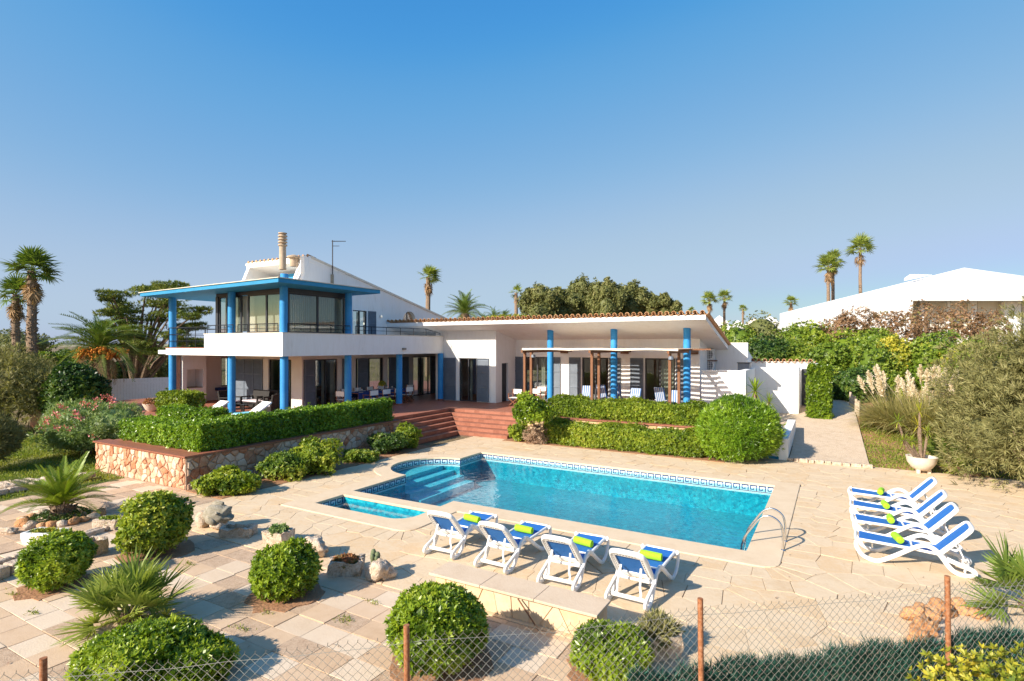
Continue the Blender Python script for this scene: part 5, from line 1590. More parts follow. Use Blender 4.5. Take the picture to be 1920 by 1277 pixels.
rows = [
 (1395, 612, 675, 80, 42, greenm, 'green shrub at the roof verge, first on the slope'), (1440, 603, 680, 90, 42, olive, 'dull olive shrub below the cream distant house'),
 (1490, 606, 680, 90, 41, greenm, 'green shrub under the low end of the white roof'), (1535, 610, 680, 86, 40, pittoy, 'yellowish shrub above the tiled yard wall'),
 (1425, 638, 682, 90, 36, darkl, 'dark shrub just above the yard wall coping'), (1485, 640, 684, 100, 36, greenm, 'mid green shrub touching the yard wall coping'),
 (1545, 645, 700, 90, 34, greenm, 'green shrub above the clipped leafy pillar'), (1590, 628, 740, 90, 34, pittoy, 'tall yellow green shrub right of the leafy pillar'),
 (1640, 650, 750, 90, 31, greenm, 'green shrub behind the pampas plumes, left side'), (1690, 630, 730, 100, 33, yellowl, 'bright yellow flowering shrub behind the pampas'),
 (1745, 628, 735, 100, 32, greenm, 'fresh green shrub right of the yellow one'), (1800, 632, 740, 100, 31, yellowl, 'yellow tinged shrub beside the big grey tamarisk'),
 (1600, 692, 755, 80, 30, darkl, 'dark leafy shrub at the end of the sloping path'), (1850, 640, 740, 90, 29, greenm, 'green shrub half hidden by the big tamarisk'), (1640, 615, 672, 90, 37, greenm, 'green shrub under the brown bushes'), (1570, 690, 745, 46, 32, greenm, 'narrow green shrub just behind the leafy pillar')]
for i, (px, pt, pb, w, Y, mt, lb) in enumerate(rows):
    shrub(px, pt, pb + 25, w * 1.15, Y, mt, 'oval', 1.45, 2000, lb, 'shrub', GS, 60 + i, .2, .45)
BS = 'brown leaved shrubs below the neighbouring house'
for i, (px, pt, pb, w) in enumerate(((1585, 586, 650, 60), (1630, 578, 655, 80), (1690, 582, 655, 80), (1745, 572, 655, 90), (1805, 576, 655, 90), (1850, 590, 660, 60))):
    shrub(px, pt, pb, w, 38 + (i % 2), brownl, 'oval', 1.25, 900, ['leftmost sparse brown shrub below the big white roof', 'second brown shrub from the left below the white roof', 'brown shrub in the middle of the row', 'highest brown shrub in front of the neighbouring windows', 'brown shrub right of the highest one', 'last brown shrub next to the tall tamarisk'][i], 'shrub', BS, 90 + i, .32, .45, core=False, patch=.25)
shrub(945, 592, 614, 110, 47, yellowl, 'oval', 1.6, 900, 'yellow green shrub behind the roof tiles beside the spiky palms', 'shrub', None, 133, .2, .5)
# big feathery tamarisks, right and left edge
x, y = WD(1950, 16.0)
bush('tamarisk', (x, y, 0), (1.9, 1.9, 2.0), 1.75, 9500, 'fuzz', 1.3, tamar, 'huge feathery grey green tamarisk filling the right edge', 'shrub', None, 5, .14, .45,
     [(0, 0, 0, 1), (-.7, 1.6, 1.2, .85), (.9, 1.2, 1.5, .8), (1.2, -.6, .4, .9), (-1.0, .5, -.5, .75), (2.2, .9, .8, .9), (-.6, 2.8, .6, .8), (.2, .8, 2.1, .75), (1.2, .4, 2.3, .75)], True, 10, .42, core_sc=.42)
x, y = WD(18, 27)
bush('tamarisk', (x, y, 0), (1.75, 1.75, 1.9), 2.2, 6500, 'fuzz', 1.5, tamar, 'tall feathery grey green tamarisk at the left edge below the palms', 'shrub', None, 6, .16, .45,
     [(0, 0, 0, 1), (-1.9, -.6, -.2, .9), (1.2, 1.0, -.5, .75), (-.3, -1.5, -1.0, .7)], True, 10, .42, core_sc=.42)
x, y = WD(-22, 18.6)
bush('tamarisk', (x, y, 0), (.8, .8, .85), .9, 3000, 'fuzz', 1.2, tamar, 'low dark feathery bush cut by the left edge beside the lawn', 'shrub', None, 16, .16, .3,
     [(0, 0, 0, 1), (-1.0, .3, .2, .9)], True, 8, .42, core_sc=.6)
x, y = WD(62, 31)
bush('tamarisk', (x, y, 0), (1.35, 1.35, 1.5), 2.1, 2600, 'fuzz', 1.7, tamar, 'sparse tamarisk growing around the shaggy palm trunks', 'shrub', None, 7, .16, .5, [(0, 0, 0, 1), (-1.8, .5, .2, .9), (1.8, .6, -.6, .8)], True, 8, .42, core_sc=.4)
x, y = WD(145, 27)
bush('shrub', (x, y, 0), (1.55, 1.5, 1.55), 1.55, 4200, 'oval', 1.5, darkl, 'dark glossy rounded shrub with yellow top near white fence', 'shrub', None, 8, .12, .4)
x, y = WD(35, 44)
for i, (px, pt, pb, w, Y, mt, lb) in enumerate(((30, 620, 690, 130, 48, olive, 'far olive bush behind the shaggy palms'), (130, 655, 700, 90, 46, darkl, 'far low bush between shaggy palm and date palm'), (300, 665, 730, 90, 46, olive, 'far round bush seen under the balcony edge'), (215, 680, 720, 80, 44, darkl, 'dark bush under the drooping date palm'), (350, 640, 665, 60, 70, darkl, 'distant bush seen through the balcony rail'), (95, 665, 720, 90, 38, greenm, 'mid green bush in front of the palm trunks'), (385, 640, 662, 60, 75, olive, 'distant bush behind the glazed room corner'))):
    shrub(px, pt, pb, w, Y, mt, 'oval', 1.9, 1100, lb, 'shrub', 'bushes beyond the garden at left', 110 + i, .18, .42)
# oleander with pink flowers
x, y = W(165, 852)
ol = bush('oleander', (x, y, 0), (1.55, 1.3, 1.05), 1.0, 3600, 'willow', 1.25, oleal, 'oleander bush covered in pink flower heads beside the hedge', 'shrub', None, 9, .16, .5, [(0, 0, 0, 1), (1.0, .4, .1, .75), (-.9, .2, -.2, .8)])
g = np.random.default_rng(33); prt = []
d = unit(g.normal(size=(70, 3))); d = d[d[:, 2] > -.2]
for k, dd_ in enumerate(d):
    c = np.array([1.75, 1.4, 1.15]) * dd_ + np.array([.1, .1, 1.05]); n = 16
    P = c + g.normal(size=(n, 3)) * .06; D = unit(g.normal(size=(n, 3)) + np.array([0, 0, .6]))
    V, F = kites(P, D, unit(g.normal(size=(n, 3))), np.full(n, .075), np.full(n, .06)); prt.append((V, F, np.repeat(g.uniform(.1, .9, n), 4)))
V, F, T_ = merge(prt); piece('flowers', npmesh('flowers', V, F, pinkf, T_), parent=ol, kind='stuff')

# ---- clipped hedges
hedge('hedge', -17.25, -16.3, 9.75, 18.1, T, 1.83, 600, 'small', 1.25, hedgel, 'long clipped hedge along the stone wall facing the pool', group='clipped hedges', seed=3)
hedge('hedge', -21.0, -17.255, 9.75, 10.75, T, 1.62, 600, 'small', 1.25, hedgel, 'short clipped hedge arm on the sunlit end wall at left', group='clipped hedges', seed=4)
hedge('hedge', -24.3, -20.6, 12.75, 13.5, T - .4, 1.60, 380, 'small', 1.5, hedgel, 'low back hedge in front of the white sun bed', group='clipped hedges', seed=5)
hedge('hedge', -27.2, -24.9, 14.2, 15.1, T, 2.0, 380, 'small', 1.5, pittoy, 'squarish bush hedge at the foot of the leftmost blue column', group='clipped hedges', seed=6)
hedge('hedge', -11.3, -4.5, 22.68, 23.5, T, 1.78, 600, 'small', 1.25, pittoy, 'upper clipped hedge below the pergola posts', group='clipped hedges', seed=7, bulge=.14, tone=.3)
hedge('hedge', -10.7, -4.2, 21.15, 22.3, 0, .86, 600, 'small', 1.25, pittoy, 'lower clipped hedge at the pool edge in front of the wall', group='clipped hedges', seed=8, bulge=.16, tone=.42)
hedge('hedge', xon(1516, 30.0), xon(1558, 30.0), 29.7, 30.6, .6, 3.2, 420, 'small', 1.6, pitto, 'tall square leafy pillar beside the dark yard gate', 'clipped shrub', seed=9, tone=.35)
def wbush(px, pbot, wpx, ptop, mat, style, scale, n, label, seed, group=None, z=0.0, lum=.22, tone=.42, core=True, blobs=None, name='bush', fd=1.0):
    x, y = W(px, pbot, z); Y = -x * S30 + y * C30; r = wpx * Y / FPX / 2; x += -S30 * r * .5; y += C30 * r * .5
    zt = ZD(ptop, Y + r); h = max(.3, zt - z)
    return bush(name, (x, y, z), (r, r * fd, h * .56), h * .46, int(n * 1.25), style, scale, mat, label, 'bush', group, seed, lum, tone + .04, blobs, core, depth=.26, core_sc=.68, patch=.24)
WG = 'bushes growing against the retaining walls'
wbush(410, 930, 118, 878, pittoy, 'small', 1.6, 1300, 'yellow green bush at the corner of the stone wall', 11, WG, fd=.7)
wbush(520, 902, 95, 845, greenm, 'small', 1.5, 900, 'feathery green bush in the middle of the stone wall', 12, WG, fd=.7)
wbush(580, 892, 110, 822, pittoy, 'small', 1.5, 1300, 'tall light green bush leaning on the stone wall', 13, WG, fd=.7)
wbush(670, 868, 80, 842, greenm, 'small', 1.4, 600, 'low green bush along the wall foot toward steps', 14, WG, fd=.7)
wbush(722, 852, 70, 805, darkl, 'small', 1.5, 900, 'dark bush at the wall beside the steps', 15, WG, fd=.8)
wbush(757, 842, 60, 798, pittoy, 'small', 1.5, 900, 'bright green bush at the foot of the steps', 16, WG, fd=.8)
wbush(1000, 796, 72, 741, pitto, 'small', 1.5, 1700, 'rounded leafy bush on the terrace beside the steps', 17, WG, z=T)
wbush(975, 828, 36, 792, pittoy, 'small', 1.4, 500, 'small yellow green bush right of the steps', 18, WG)
wbush(1012, 832, 62, 798, drytwig, 'needle', 1.1, 420, 'dry brown twiggy bush below the stone wall', 19, WG, lum=.2, core=False)
x, y = -3.05, 21.75
bush('round_bush', (x, y, 0), (1.36, 1.3, 1.22), 1.08, 6000, 'willow', 1.05, hedgel, 'big dense dome shaped bush at the corner of the pool deck', 'bush', None, 21, .045, .42, None, True, 6, .07)
FB = 'round bushes on the paved patio'
def fbush(px, Y, r, h, label, seed, mat=pitto, n=2990, blobs=None, lum=.085, sc_=1.08, style='rosette'):
    x, y = WD(px, Y); q2 = random.Random(seed)
    # earth pocket in the paving
    MB().prism([(x + r * (1.0 + q2.uniform(-.12, .22)) * math.cos(R(a)), y + r * (1.0 + q2.uniform(-.12, .22)) * math.sin(R(a))) for a in range(0, 360, 20)], -.015, .010).build('soil_patch', soil, kind='structure')
    if blobs is None:
        blobs = [(0, 0, 0, .90)] + [(r * .34 * math.cos(t), r * .34 * math.sin(t), q2.uniform(-.12, .12) * h, q2.uniform(.55, .7)) for t in (q2.uniform(0, 2), q2.uniform(2, 4), q2.uniform(4, 6.2))]
    return bush('round_bush', (x, y, 0), (r, r, h * .56), h * .48, n, style, sc_, mat, label, 'bush', FB, seed, lum, .52, blobs, True, 7, .20, core_sc=.70, patch=.26)
fbush(105, 9.7, .53, .90, 'small round green bush near the left edge between planters', 31, n=3510)
fbush(290, 11.2, .68, 1.22, 'tall yellowish round bush beside the carved rock', 32, pittoy, 3200, style='small', sc_=1.4)
fbush(535, 9.3, .56, .88, 'round green bush in the middle of the patio behind planters', 33, n=3640)
fbush(280, 6.95, .66, .64, 'wide bush at the bottom left behind the wire fence', 34, n=5460, blobs=[(0, 0, 0, .95), (.42, .25, -.1, .75), (-.45, -.1, -.1, .75)])
fbush(820, 7.30, .66, .98, 'large bush at the bottom centre behind a rusty post', 35, n=5980)
fbush(1142, 7.1, .50, .54, 'low bush at the bottom beside a rock planter', 36, n=3640)
# bush outside the fence, bottom right
x, y = WD(1872, 4.55)
bush('bush', (x, y, .9), (.52, .36, .44), .42, 1000, 'rosette', .75, yellowl, 'yellow green bush in front of the fence at bottom right', 'bush', None, 37, .15, .45, [(0, 0, 0, 1), (.45, .1, .05, .8), (-.2, 0, -.15, .7)], core=False, depth=.4)

# ---- cycad, dwarf fan palms, yuccas, pampas
cyx, cyy = W(115, 972)
cyc = empty('cycad', (cyx, cyy, 0), 'cycad with arching green fronds inside a ring of stones', 'plant')
fm = [frond_mesh(90 + k, 1.35, 60, .19, .017, .25 + .25 * k, cycadg, .45, .5, .1, .012) for k in range(3)]
rq = random.Random(5)
for i in range(46):
    t = i / 46; az = i * 2.399 + rq.uniform(-.15, .15)
    piece('frond', rq.choice(fm), (0, 0, .30), (rq.uniform(-.25, .25), -(R(62 - 58 * t) + rq.uniform(-.06, .06)), az), rq.uniform(.85, 1.05), cyc)
trunk_part(cyc, [(0, 0, -.02), (0, 0, .18), (0, 0, .34)], [.2, .22, .15], bark, shag=60, seed=3)
V, F, T_ = blob(77, (.62, .62, .12), 700, 'small', .7, .1, -.1, .4); V[:, 2] = np.maximum(V[:, 2] + .05, .01)
piece('ground_cover', npmesh('ground_cover', V, F, darkl, T_), parent=cyc, kind='stuff')
def dwarf_palm(x, y, label, n, Lp, Lb, seed, z=0.0, mat=chamg, group='dwarf fan palms', maxp=75, minp=-5, lean=(0, 0)):
    o = empty('dwarf_fan_palm', (x, y, z), label, 'plant', group); q2 = random.Random(seed)
    fms = [fan_mesh(seed * 7 + k, Lp, Lb, 22, 1.55, mat, .5, .10, Lb * .085, .5) for k in range(3)]
    for i in range(n):
        t = i / n; az = i * 2.399 + q2.uniform(-.4, .4)
        pit = R(maxp + (minp - maxp) * t) + q2.uniform(-.12, .12)
        piece('fan_leaf', q2.choice(fms), (q2.uniform(-.12, .12) + lean[0], q2.uniform(-.12, .12) + lean[1], .12), (q2.uniform(-.7, .7), -pit, az), q2.uniform(.75, 1.1), o)
    trunk_part(o, [(0, 0, -.02), (0, 0, .1), (0, 0, .2)], [.12, .13, .08], palmbark, shag=30, seed=seed)
    return o
x, y = W(240, 1172); dwarf_palm(x, y, 'spiky dwarf fan palm among the round bushes on the patio', 44, .46, .50, 3)
x, y = WD(1945, 8.4); dwarf_palm(x, y, 'dwarf fan palm reaching in from the right edge by the fence', 26, .55, .55, 4, 0.1, palmg)
x, y = WD(1775, 19.0); dwarf_palm(x, y, 'dark dwarf fan palm behind the white pot', 22, .5, .62, 5, 0, palmg, maxp=85)
x, y = WD(1808, 17.8); dwarf_palm(x, y, 'yellowing dwarf fan palm under the tamarisk', 14, .35, .4, 6, 0, chamg)
def rosette(o, c, n, L, w, seed, mat, up=60, dn=-20, droop=.15, name='rosette'):
    g = np.random.default_rng(seed)
    el = np.radians(np.linspace(up, dn, n) + g.normal(size=n) * 6); az = np.arange(n) * 2.399 + g.normal(size=n) * .2
    D = np.stack([np.cos(el) * np.cos(az), np.cos(el) * np.sin(az), np.sin(el)], 1)
    Nn = np.stack([-np.sin(el) * np.cos(az), -np.sin(el) * np.sin(az), np.cos(el)], 1)
    V, F, k = strips(np.tile(np.array(c, float), (n, 1)) + D * .02, D, Nn, L * g.uniform(.8, 1.1, n), np.full(n, w), np.full(n, droop) * g.uniform(.3, 1.6, n), 3)
    return piece(name, npmesh(name, V, F, mat, np.repeat(np.clip(.55 + g.normal(size=n) * .15, 0, 1), k)), parent=o)
# potted yucca
px_, py_ = W(1728, 886)
pot = empty('plant_pot', (px_, py_, 0), 'pale bowl shaped stone pot holding the tall yucca', 'pot')
MB().lathe(px_, py_, [(0, .07), (.14, .07), (.28, .16), (.40, .34), (.43, .50), (.44, .53), (.38, .53), (.36, .44), (0, .42)], 28).build('bowl', yellowpot, pot, smooth=True)
for a in (0, 2.1, 4.2): MB().cyl(px_ + .2 * math.cos(a), py_ + .2 * math.sin(a), 0, .12, .06, 8).build('foot', yellowpot, pot)
yu = empty('yucca', (px_, py_, .43), 'leggy potted yucca with several bare stems and leaf tufts', 'plant')
rosp = [(1681, 790, .8), (1726, 772, 1.1), (1728, 800, .9), (1691, 826, .6), (1712, 828, .5), (1745, 812, .8)]
m = MB()
for i, (px, py, s) in enumerate(rosp):
    X = (px - 1730) * 18.2 / FPX; z = ZD(py, 18.2) - .43
    e = D_ * X + F_ * (.1 * ((i % 3) - 1))
    m.tube([(e.x * .15, e.y * .15, -.02), (e.x * .75, e.y * .75, z * .55), (e.x, e.y, z)], [.05, .04, .03], 7)
    rosette(yu, (e.x, e.y, z), 30, .42 * s ** .5, .035, 50 + i, yellowl if i in (1, 2) else pittoy, 75, -35, .2)
piece('stem', m.mesh('stem', palmbark, smooth=True), parent=yu)
x, y = WD(1416, 25.2)
yu2 = empty('yucca', (x, y, .5), 'green spiky yucca behind the round bush against the yard wall', 'plant')
MB().cyl(0, 0, 0, .9, .1, 8).v
m = MB().tube([(0, 0, 0), (0, 0, .8), (0, 0, 1.6)], [.12, .1, .08], 8); piece('stem', m.mesh('stem', palmbark), parent=yu2)
m = MB().tube([(.25, .1, 0), (.4, .15, .6), (.55, .25, 1.1)], [.08, .07, .05], 7); piece('stem', m.mesh('stem', palmbark), parent=yu2)
rosette(yu2, (0, 0, 1.6), 54, .8, .07, 71, pitto, 85, -30, .2); rosette(yu2, (.55, .25, 1.1), 40, .55, .055, 72, pitto, 80, -30, .2)
x, y = WD(1738, 19.4)
# pampas grass clumps
def pampas(px, Y, r, h, nbl, npl, label, seed):
    x, y = WD(px, Y); z0 = gz(x, y) - .02
    o = empty('pampas_grass', (x, y, z0), label, 'grass clump', 'pampas grass clumps'); g = np.random.default_rng(seed)
    a = g.uniform(0, 6.28, nbl); rr = np.sqrt(g.uniform(0, 1, nbl)) * r * .35
    P = np.stack([np.cos(a) * rr, np.sin(a) * rr, np.zeros(nbl)], 1); a2 = a + g.normal(size=nbl) * .5
    el = np.radians(g.uniform(35, 85, nbl)); D = np.stack([np.cos(a2) * np.cos(el), np.sin(a2) * np.cos(el), np.sin(el)], 1)
    Nn = np.stack([-np.sin(a2), np.cos(a2), np.zeros(nbl)], 1); Nn = unit(np.cross(D, Nn)) + g.normal(size=(nbl, 3)) * .3
    V, F, k = strips(P, D, unit(Nn), g.uniform(.7, 1.15, nbl) * h * 1.35, np.full(nbl, .026), g.uniform(.12, .62, nbl), 4)
    V[:, 2] = np.maximum(V[:, 2], .01)
    piece('leaves', npmesh('leaves', V, F, pampl, np.repeat(np.clip(.45 + g.normal(size=nbl) * .2, 0, 1), k)), parent=o)
    for i in range(npl):
        aa = g.uniform(0, 6.28); r0 = g.uniform(.1, .5) * r; hh = h * g.uniform(1.25, 1.75)
        b = np.array([math.cos(aa) * r0, math.sin(aa) * r0, 0]); tip = b * 3.0 + np.array([-.1, -.05, hh])
        n = 170; t = g.uniform(0, 1, n); ax = unit(tip - b * 1.2)
        c = tip - ax * (1 - t)[:, None] * .8
        D2 = unit(ax * 1.3 + g.normal(size=(n, 3)) * .45 - np.array([0, 0, .25])); wv = np.sin(np.clip(t, .05, 1) * np.pi) * .8 + .25
        V, F = kites(c, D2, unit(g.normal(size=(n, 3))), .2 * wv, np.full(n, .04))
        m = MB().tube([tuple(b * .5), tuple(b * 1.4 + np.array([0, 0, hh * .5])), tuple(tip - ax * .1)], .008, 4, caps=False)
        V, F, T_ = merge([(V, F, np.repeat(np.clip(.5 + g.normal(size=n) * .2, 0, 1), 4)), (np.array(m.v), np.array(m.f), np.full(len(m.v), .1))])
        piece('plume', npmesh('plume', V, F, plume, T_), parent=o)
    return o
pampas(1676, 23.8, 1.05, 1.6, 3000, 14, 'left pampas clump with pale feathery plumes beside the lawn', 5)
pampas(1728, 22.8, 1.2, 1.7, 3400, 14, 'middle pampas clump with plumes between lawn and tamarisk', 6)
pampas(1775, 22.4, 1.1, 1.65, 2600, 9, 'right pampas clump merging into the tamarisk', 7)
# ---- grass
def grass(name, rects, n, h, seed, mask=None, mat=grassm):
    g = np.random.default_rng(seed); Ps = []
    tot = sum((b - a) * (d - c) for a, b, c, d in rects)
    for a, b, c, d in rects:
        k = int(n * (b - a) * (d - c) / tot); Ps.append(np.stack([g.uniform(a, b, k), g.uniform(c, d, k)], 1))
    P = np.concatenate(Ps)
    pat = np.sin(P[:, 0] * 1.1 + 1) * np.sin(P[:, 1] * .9) + .6 * np.sin(P[:, 0] * 2.7 + P[:, 1] * 1.9) + .4 * np.sin(P[:, 1] * 4.1 - P[:, 0])
    keep = g.uniform(-1.6, 1.2, len(P)) < pat + .55
    P = P[keep]; pat = pat[keep]
    z = np.array([gz(float(a), float(b)) for a, b in P])
    n = len(P); a = g.uniform(0, 6.28, n); el = np.radians(g.uniform(25, 85, n))
    D = np.stack([np.cos(a) * np.cos(el), np.sin(a) * np.cos(el), np.sin(el)], 1)
    Nn = unit(g.normal(size=(n, 3)) * .5 + np.array([0, 0, .6]))
    V, F = kites(np.concatenate([P, z[:, None]], 1), D, Nn, h * g.uniform(.5, 1.4, n), np.full(n, .03))
    piece(name, npmesh(name, V, F, mat, np.repeat(np.clip(.42 - .14 * pat + g.normal(size=n) * .16, 0, 1), 4)), kind='stuff')
grass('grass', [(-32, -19.5, 4, 12.3), (-26, -21.5, 12.3, 14)], 60000, .10, 3)
grass('grass', [(.95, 7.5, 22.8, 31)], 30000, .08, 4)
grass('dry_scrub', [(-70, -32, 6, 60), (-32, -24, 30, 60)], 16000, .5, 5, mat=tamar)
grass('dry_scrub', [(1.5, 50, 30, 75), (-20, 1, 41, 75)], 14000, .5, 6, mat=greenm)
# soil beds at the wall feet
MB().box(-16.08, DX0 - .02, 9.2, 18.3, -.2, .012).build('planting_bed', soil, kind='structure')
MB().box(-12.6, -3.4, 20.95, 22.42, -.2, .014).build('planting_bed', soil, kind='structure')

# ================================================================== loungers
def smooth_path(pts, n=5):
    P = [Vector(p) for p in pts]; out = []
    for i in range(len(P) - 1):
        p0 = P[max(0, i - 1)]; p1 = P[i]; p2 = P[i + 1]; p3 = P[min(len(P) - 1, i + 2)]
        for k in range(n):
            t = k / n
            out.append(.5 * ((2 * p1) + (p2 - p0) * t + (2 * p0 - 5 * p1 + 4 * p2 - p3) * t * t + (3 * p1 - p0 - 3 * p2 + p3) * t ** 3))
    out.append(P[-1]); return out
LG = 'sun loungers by the pool'
def make_lounger(loc, rot, label):
    """foot end towards +y, head end towards -y"""
    o = empty('sun_lounger', loc, label, 'sun lounger', LG)
    o.rotation_euler = (0, 0, rot)
    def L(s): return .82 - s          # s = distance from the foot end
    def add(mb, name, mat, par=o, smooth=True):
        return piece(name, mb.mesh(name, mat, smooth), parent=par)
    prof = [(.03, .385), (-.03, .33), (-.02, .22), (.07, .09), (.22, .028), (.36, .04), (.62, .20), (.86, .37), (1.0, .445), (1.10, .45), (1.20, .40), (1.30, .28), (1.40, .13), (1.50, .045), (1.62, .024), (1.72, .035), (1.77, .085), (1.72, .14), (1.55, .20), (1.36, .27)]
    for sx in (-1, 1):
        pts = smooth_path([(sx * .325, L(s), z) for s, z in prof], 4)
        add(MB().tube(pts, .041, 8, flat=.72), 'leg_frame', plast)
    m = MB()
    for sx in (-1, 1): m.tube([(sx * .275, L(0.0), .375), (sx * .275, L(.9), .345), (sx * .275, L(1.32), .315)], .026, 8)
    m.tube(smooth_path([(-.275, L(0), .375), (-.22, L(-.045), .375), (.22, L(-.045), .375), (.275, L(0), .375)], 4), .026, 8)
    m.tube([(-.325, L(.86), .36), (.325, L(.86), .345)], .02, 6); m.tube([(-.325, L(1.33), .29), (.325, L(1.33), .29)], .024, 6); m.tube([(-.31, L(.05), .34), (.31, L(.05), .34)], .02, 6)
    m.tube(smooth_path([(-.325, L(1.62), .10), (-.15, L(1.70), .14), (.15, L(1.70), .14), (.325, L(1.62), .10)], 4), .034, 8, flat=.5)
    add(m, 'seat_frame', plast)
    m = MB(); n = 10; vs = []
    for i in range(n + 1):
        s = .01 + 1.27 * i / n; z = .392 - .06 * s / 1.3 - .012 * math.sin(math.pi * i / n)
        vs += [(-.262, L(s), z), (.262, L(s), z), (-.262, L(s), z - .012), (.262, L(s), z - .012)]
    fs = []
    for i in range(n): b = 4 * i; c = b + 4; fs += [(b, b + 1, c + 1, c), (b + 2, c + 2, c + 3, b + 3), (b, c, c + 2, b + 2), (b + 1, b + 3, c + 3, c + 1)]
    add(m.add(vs, fs), 'seat_sling', blutex)
    # backrest raised about 50 degrees
    A = Vector((0, L(1.25), .315)); U = Vector((0, -.67, .74)).normalized(); Nb = Vector((0, .74, .67)).normalized()
    BL = .73
    def bp(x, u, d=0): return A + Vector((x, 0, 0)) + U * u + Nb * d
    ring = smooth_path([bp(-.285, 0), bp(-.29, BL * .5), bp(-.275, BL * .88), bp(-.20, BL * .985), bp(0, BL * 1.01), bp(.20, BL * .985), bp(.275, BL * .88), bp(.29, BL * .5), bp(.285, 0)], 4)
    m = MB().tube(ring, .043, 8, flat=.8)
    add(m, 'back_frame', plast)
    m = MB()
    def panel(x0, x1, u0, u1, d0, d1):
        c = [bp(x0, u0, d0), bp(x1, u0, d0), bp(x1, u1, d0), bp(x0, u1, d0), bp(x0, u0, d1), bp(x1, u0, d1), bp(x1, u1, d1), bp(x0, u1, d1)]
        m.add(c, [(0, 3, 2, 1), (4, 5, 6, 7), (0, 1, 5, 4), (1, 2, 6, 5), (2, 3, 7, 6), (3, 0, 4, 7)])
    panel(-.26, .26, .02, BL * .985, -.006, .010)
    add(m, 'back_sling', blutex, smooth=False)
    m = MB()
    panel(-.27, -.215, .03, BL * .97, -.03, -.008); panel(.215, .27, .03, BL * .97, -.03, -.008); panel(-.214, .214, BL * .88, BL * .975, -.03, -.0085); panel(-.214, .214, .03, .14, -.03, -.0085)
    add(m, 'back_shell', plast, smooth=False)
    m = MB()
    for i in range(9):
        for sx in (-1, 1): panel(sx * .243 - .006, sx * .243 + .006, .12 + i * .06, .148 + i * .06, -.0325, -.0305)
    for i in range(7): panel(-.15 + i * .05 - .014, -.15 + i * .05 + .014, BL * .92, BL * .935, -.0325, -.0305)
    add(m, 'slots', acgrey, smooth=False)['kind'] = 'stuff'
    for sx in (-1, 1):
        add(MB().tube([bp(sx * .17, .36, -.03), (sx * .19, L(1.62), .30), (sx * .2, L(1.60), .17), (sx * .2, L(1.68), .13)], .02, 6, flat=.7), 'back_strut', plast)
    m = MB().tube(smooth_path([bp(-.25, .06, -.05), bp(-.1, .03, -.07), bp(.1, .03, -.07), bp(.25, .06, -.05)], 4), .02, 6); add(m, 'cross_bar', plast)
    return o
def towel(loc, rot, label):
    o = empty('rolled_towel', loc, label, 'towel', 'lime green rolled towels'); o.rotation_euler = (0, R(2), rot)
    m = MB().tube([(-.19, 0, .068), (-.185, 0, .068), (-.1, 0, .070), (.1, 0, .069), (.185, 0, .068), (.19, 0, .068)], [.058, .066, .07, .069, .066, .058], 18)
    b = piece('roll', m.mesh('roll', lime, smooth=True), parent=o)
    m = MB(); pts = []
    for sx in (-1, 1):
        pts = [(sx * .1915, .008 * (1 + k * .42) * math.cos(k * .8), .068 + .008 * (1 + k * .42) * math.sin(k * .8)) for k in range(16)]
        m.tube(pts, .0035, 4)
    piece('coil', m.mesh('coil', lime), parent=b)
    m = MB()
    m.box(-.188, .188, .060, .074, .055, .064); piece('flap', m.mesh('flap', lime), parent=b)
    return o
import_front = [((822, 1043), (1)), ]
heads = []
for (a, b) in (((800, 1039), (841, 1048.4)), ((899, 1064.6), (946.6, 1077)), ((1014, 1096), (1068.6, 1109.4)), ((1147, 1130), (1211, 1146))):
    p = W(*a); q_ = W(*b); heads.append(((p[0] + q_[0]) / 2, (p[1] + q_[1]) / 2))
LBL = ['blue and white sun lounger nearest the shallow corner, seen from behind', 'blue and white sun lounger second from the shallow corner', 'blue and white sun lounger third from the shallow corner', 'blue and white sun lounger at the right end of the near row']
TLB = ['lime rolled towel on the lounger nearest the shallow corner', 'lime rolled towel on the second lounger of the near row', 'lime rolled towel on the third lounger of the near row', 'lime rolled towel on the right end lounger of the near row']
rot_j = [.05, -.015, .03, -.04]
for i, (x, y) in enumerate(heads):
    lx, ly = x, y + .90
    make_lounger((lx, ly, .004), rot_j[i], LBL[i])
    towel((lx + .02, ly + .28, .372), rot_j[i] + R((-6, 3, -9, 5)[i]), TLB[i])
LBL2 = ['sun lounger farthest from the camera in the right hand row', 'sun lounger second from the back in the right hand row', 'sun lounger third from the back in the right hand row', 'nearest sun lounger of the right hand row, beside the fence']
TLB2 = ['lime towel on the farthest lounger of the right row', 'lime towel on the second lounger of the right row', 'lime towel on the third lounger of the right row', 'lime towel on the nearest lounger of the right row']
for i, (px, py) in enumerate(((1598.8, 924), (1602, 949.3), (1606.8, 976), (1612.7, 1011.7))):
    x, y = W(px, py, .38)
    # foot end at -x, head at +x: rotate so that local +y points to -x
    lx = x + .80; ly = y + .28
    r_ = R(90) + (.03, -.02, .035, -.03)[i]
    make_lounger((lx, ly, .004), r_, LBL2[i]); towel((lx - .18, ly + .0, .375), r_ + R((-10, 6, -3, 12)[i]), TLB2[i])

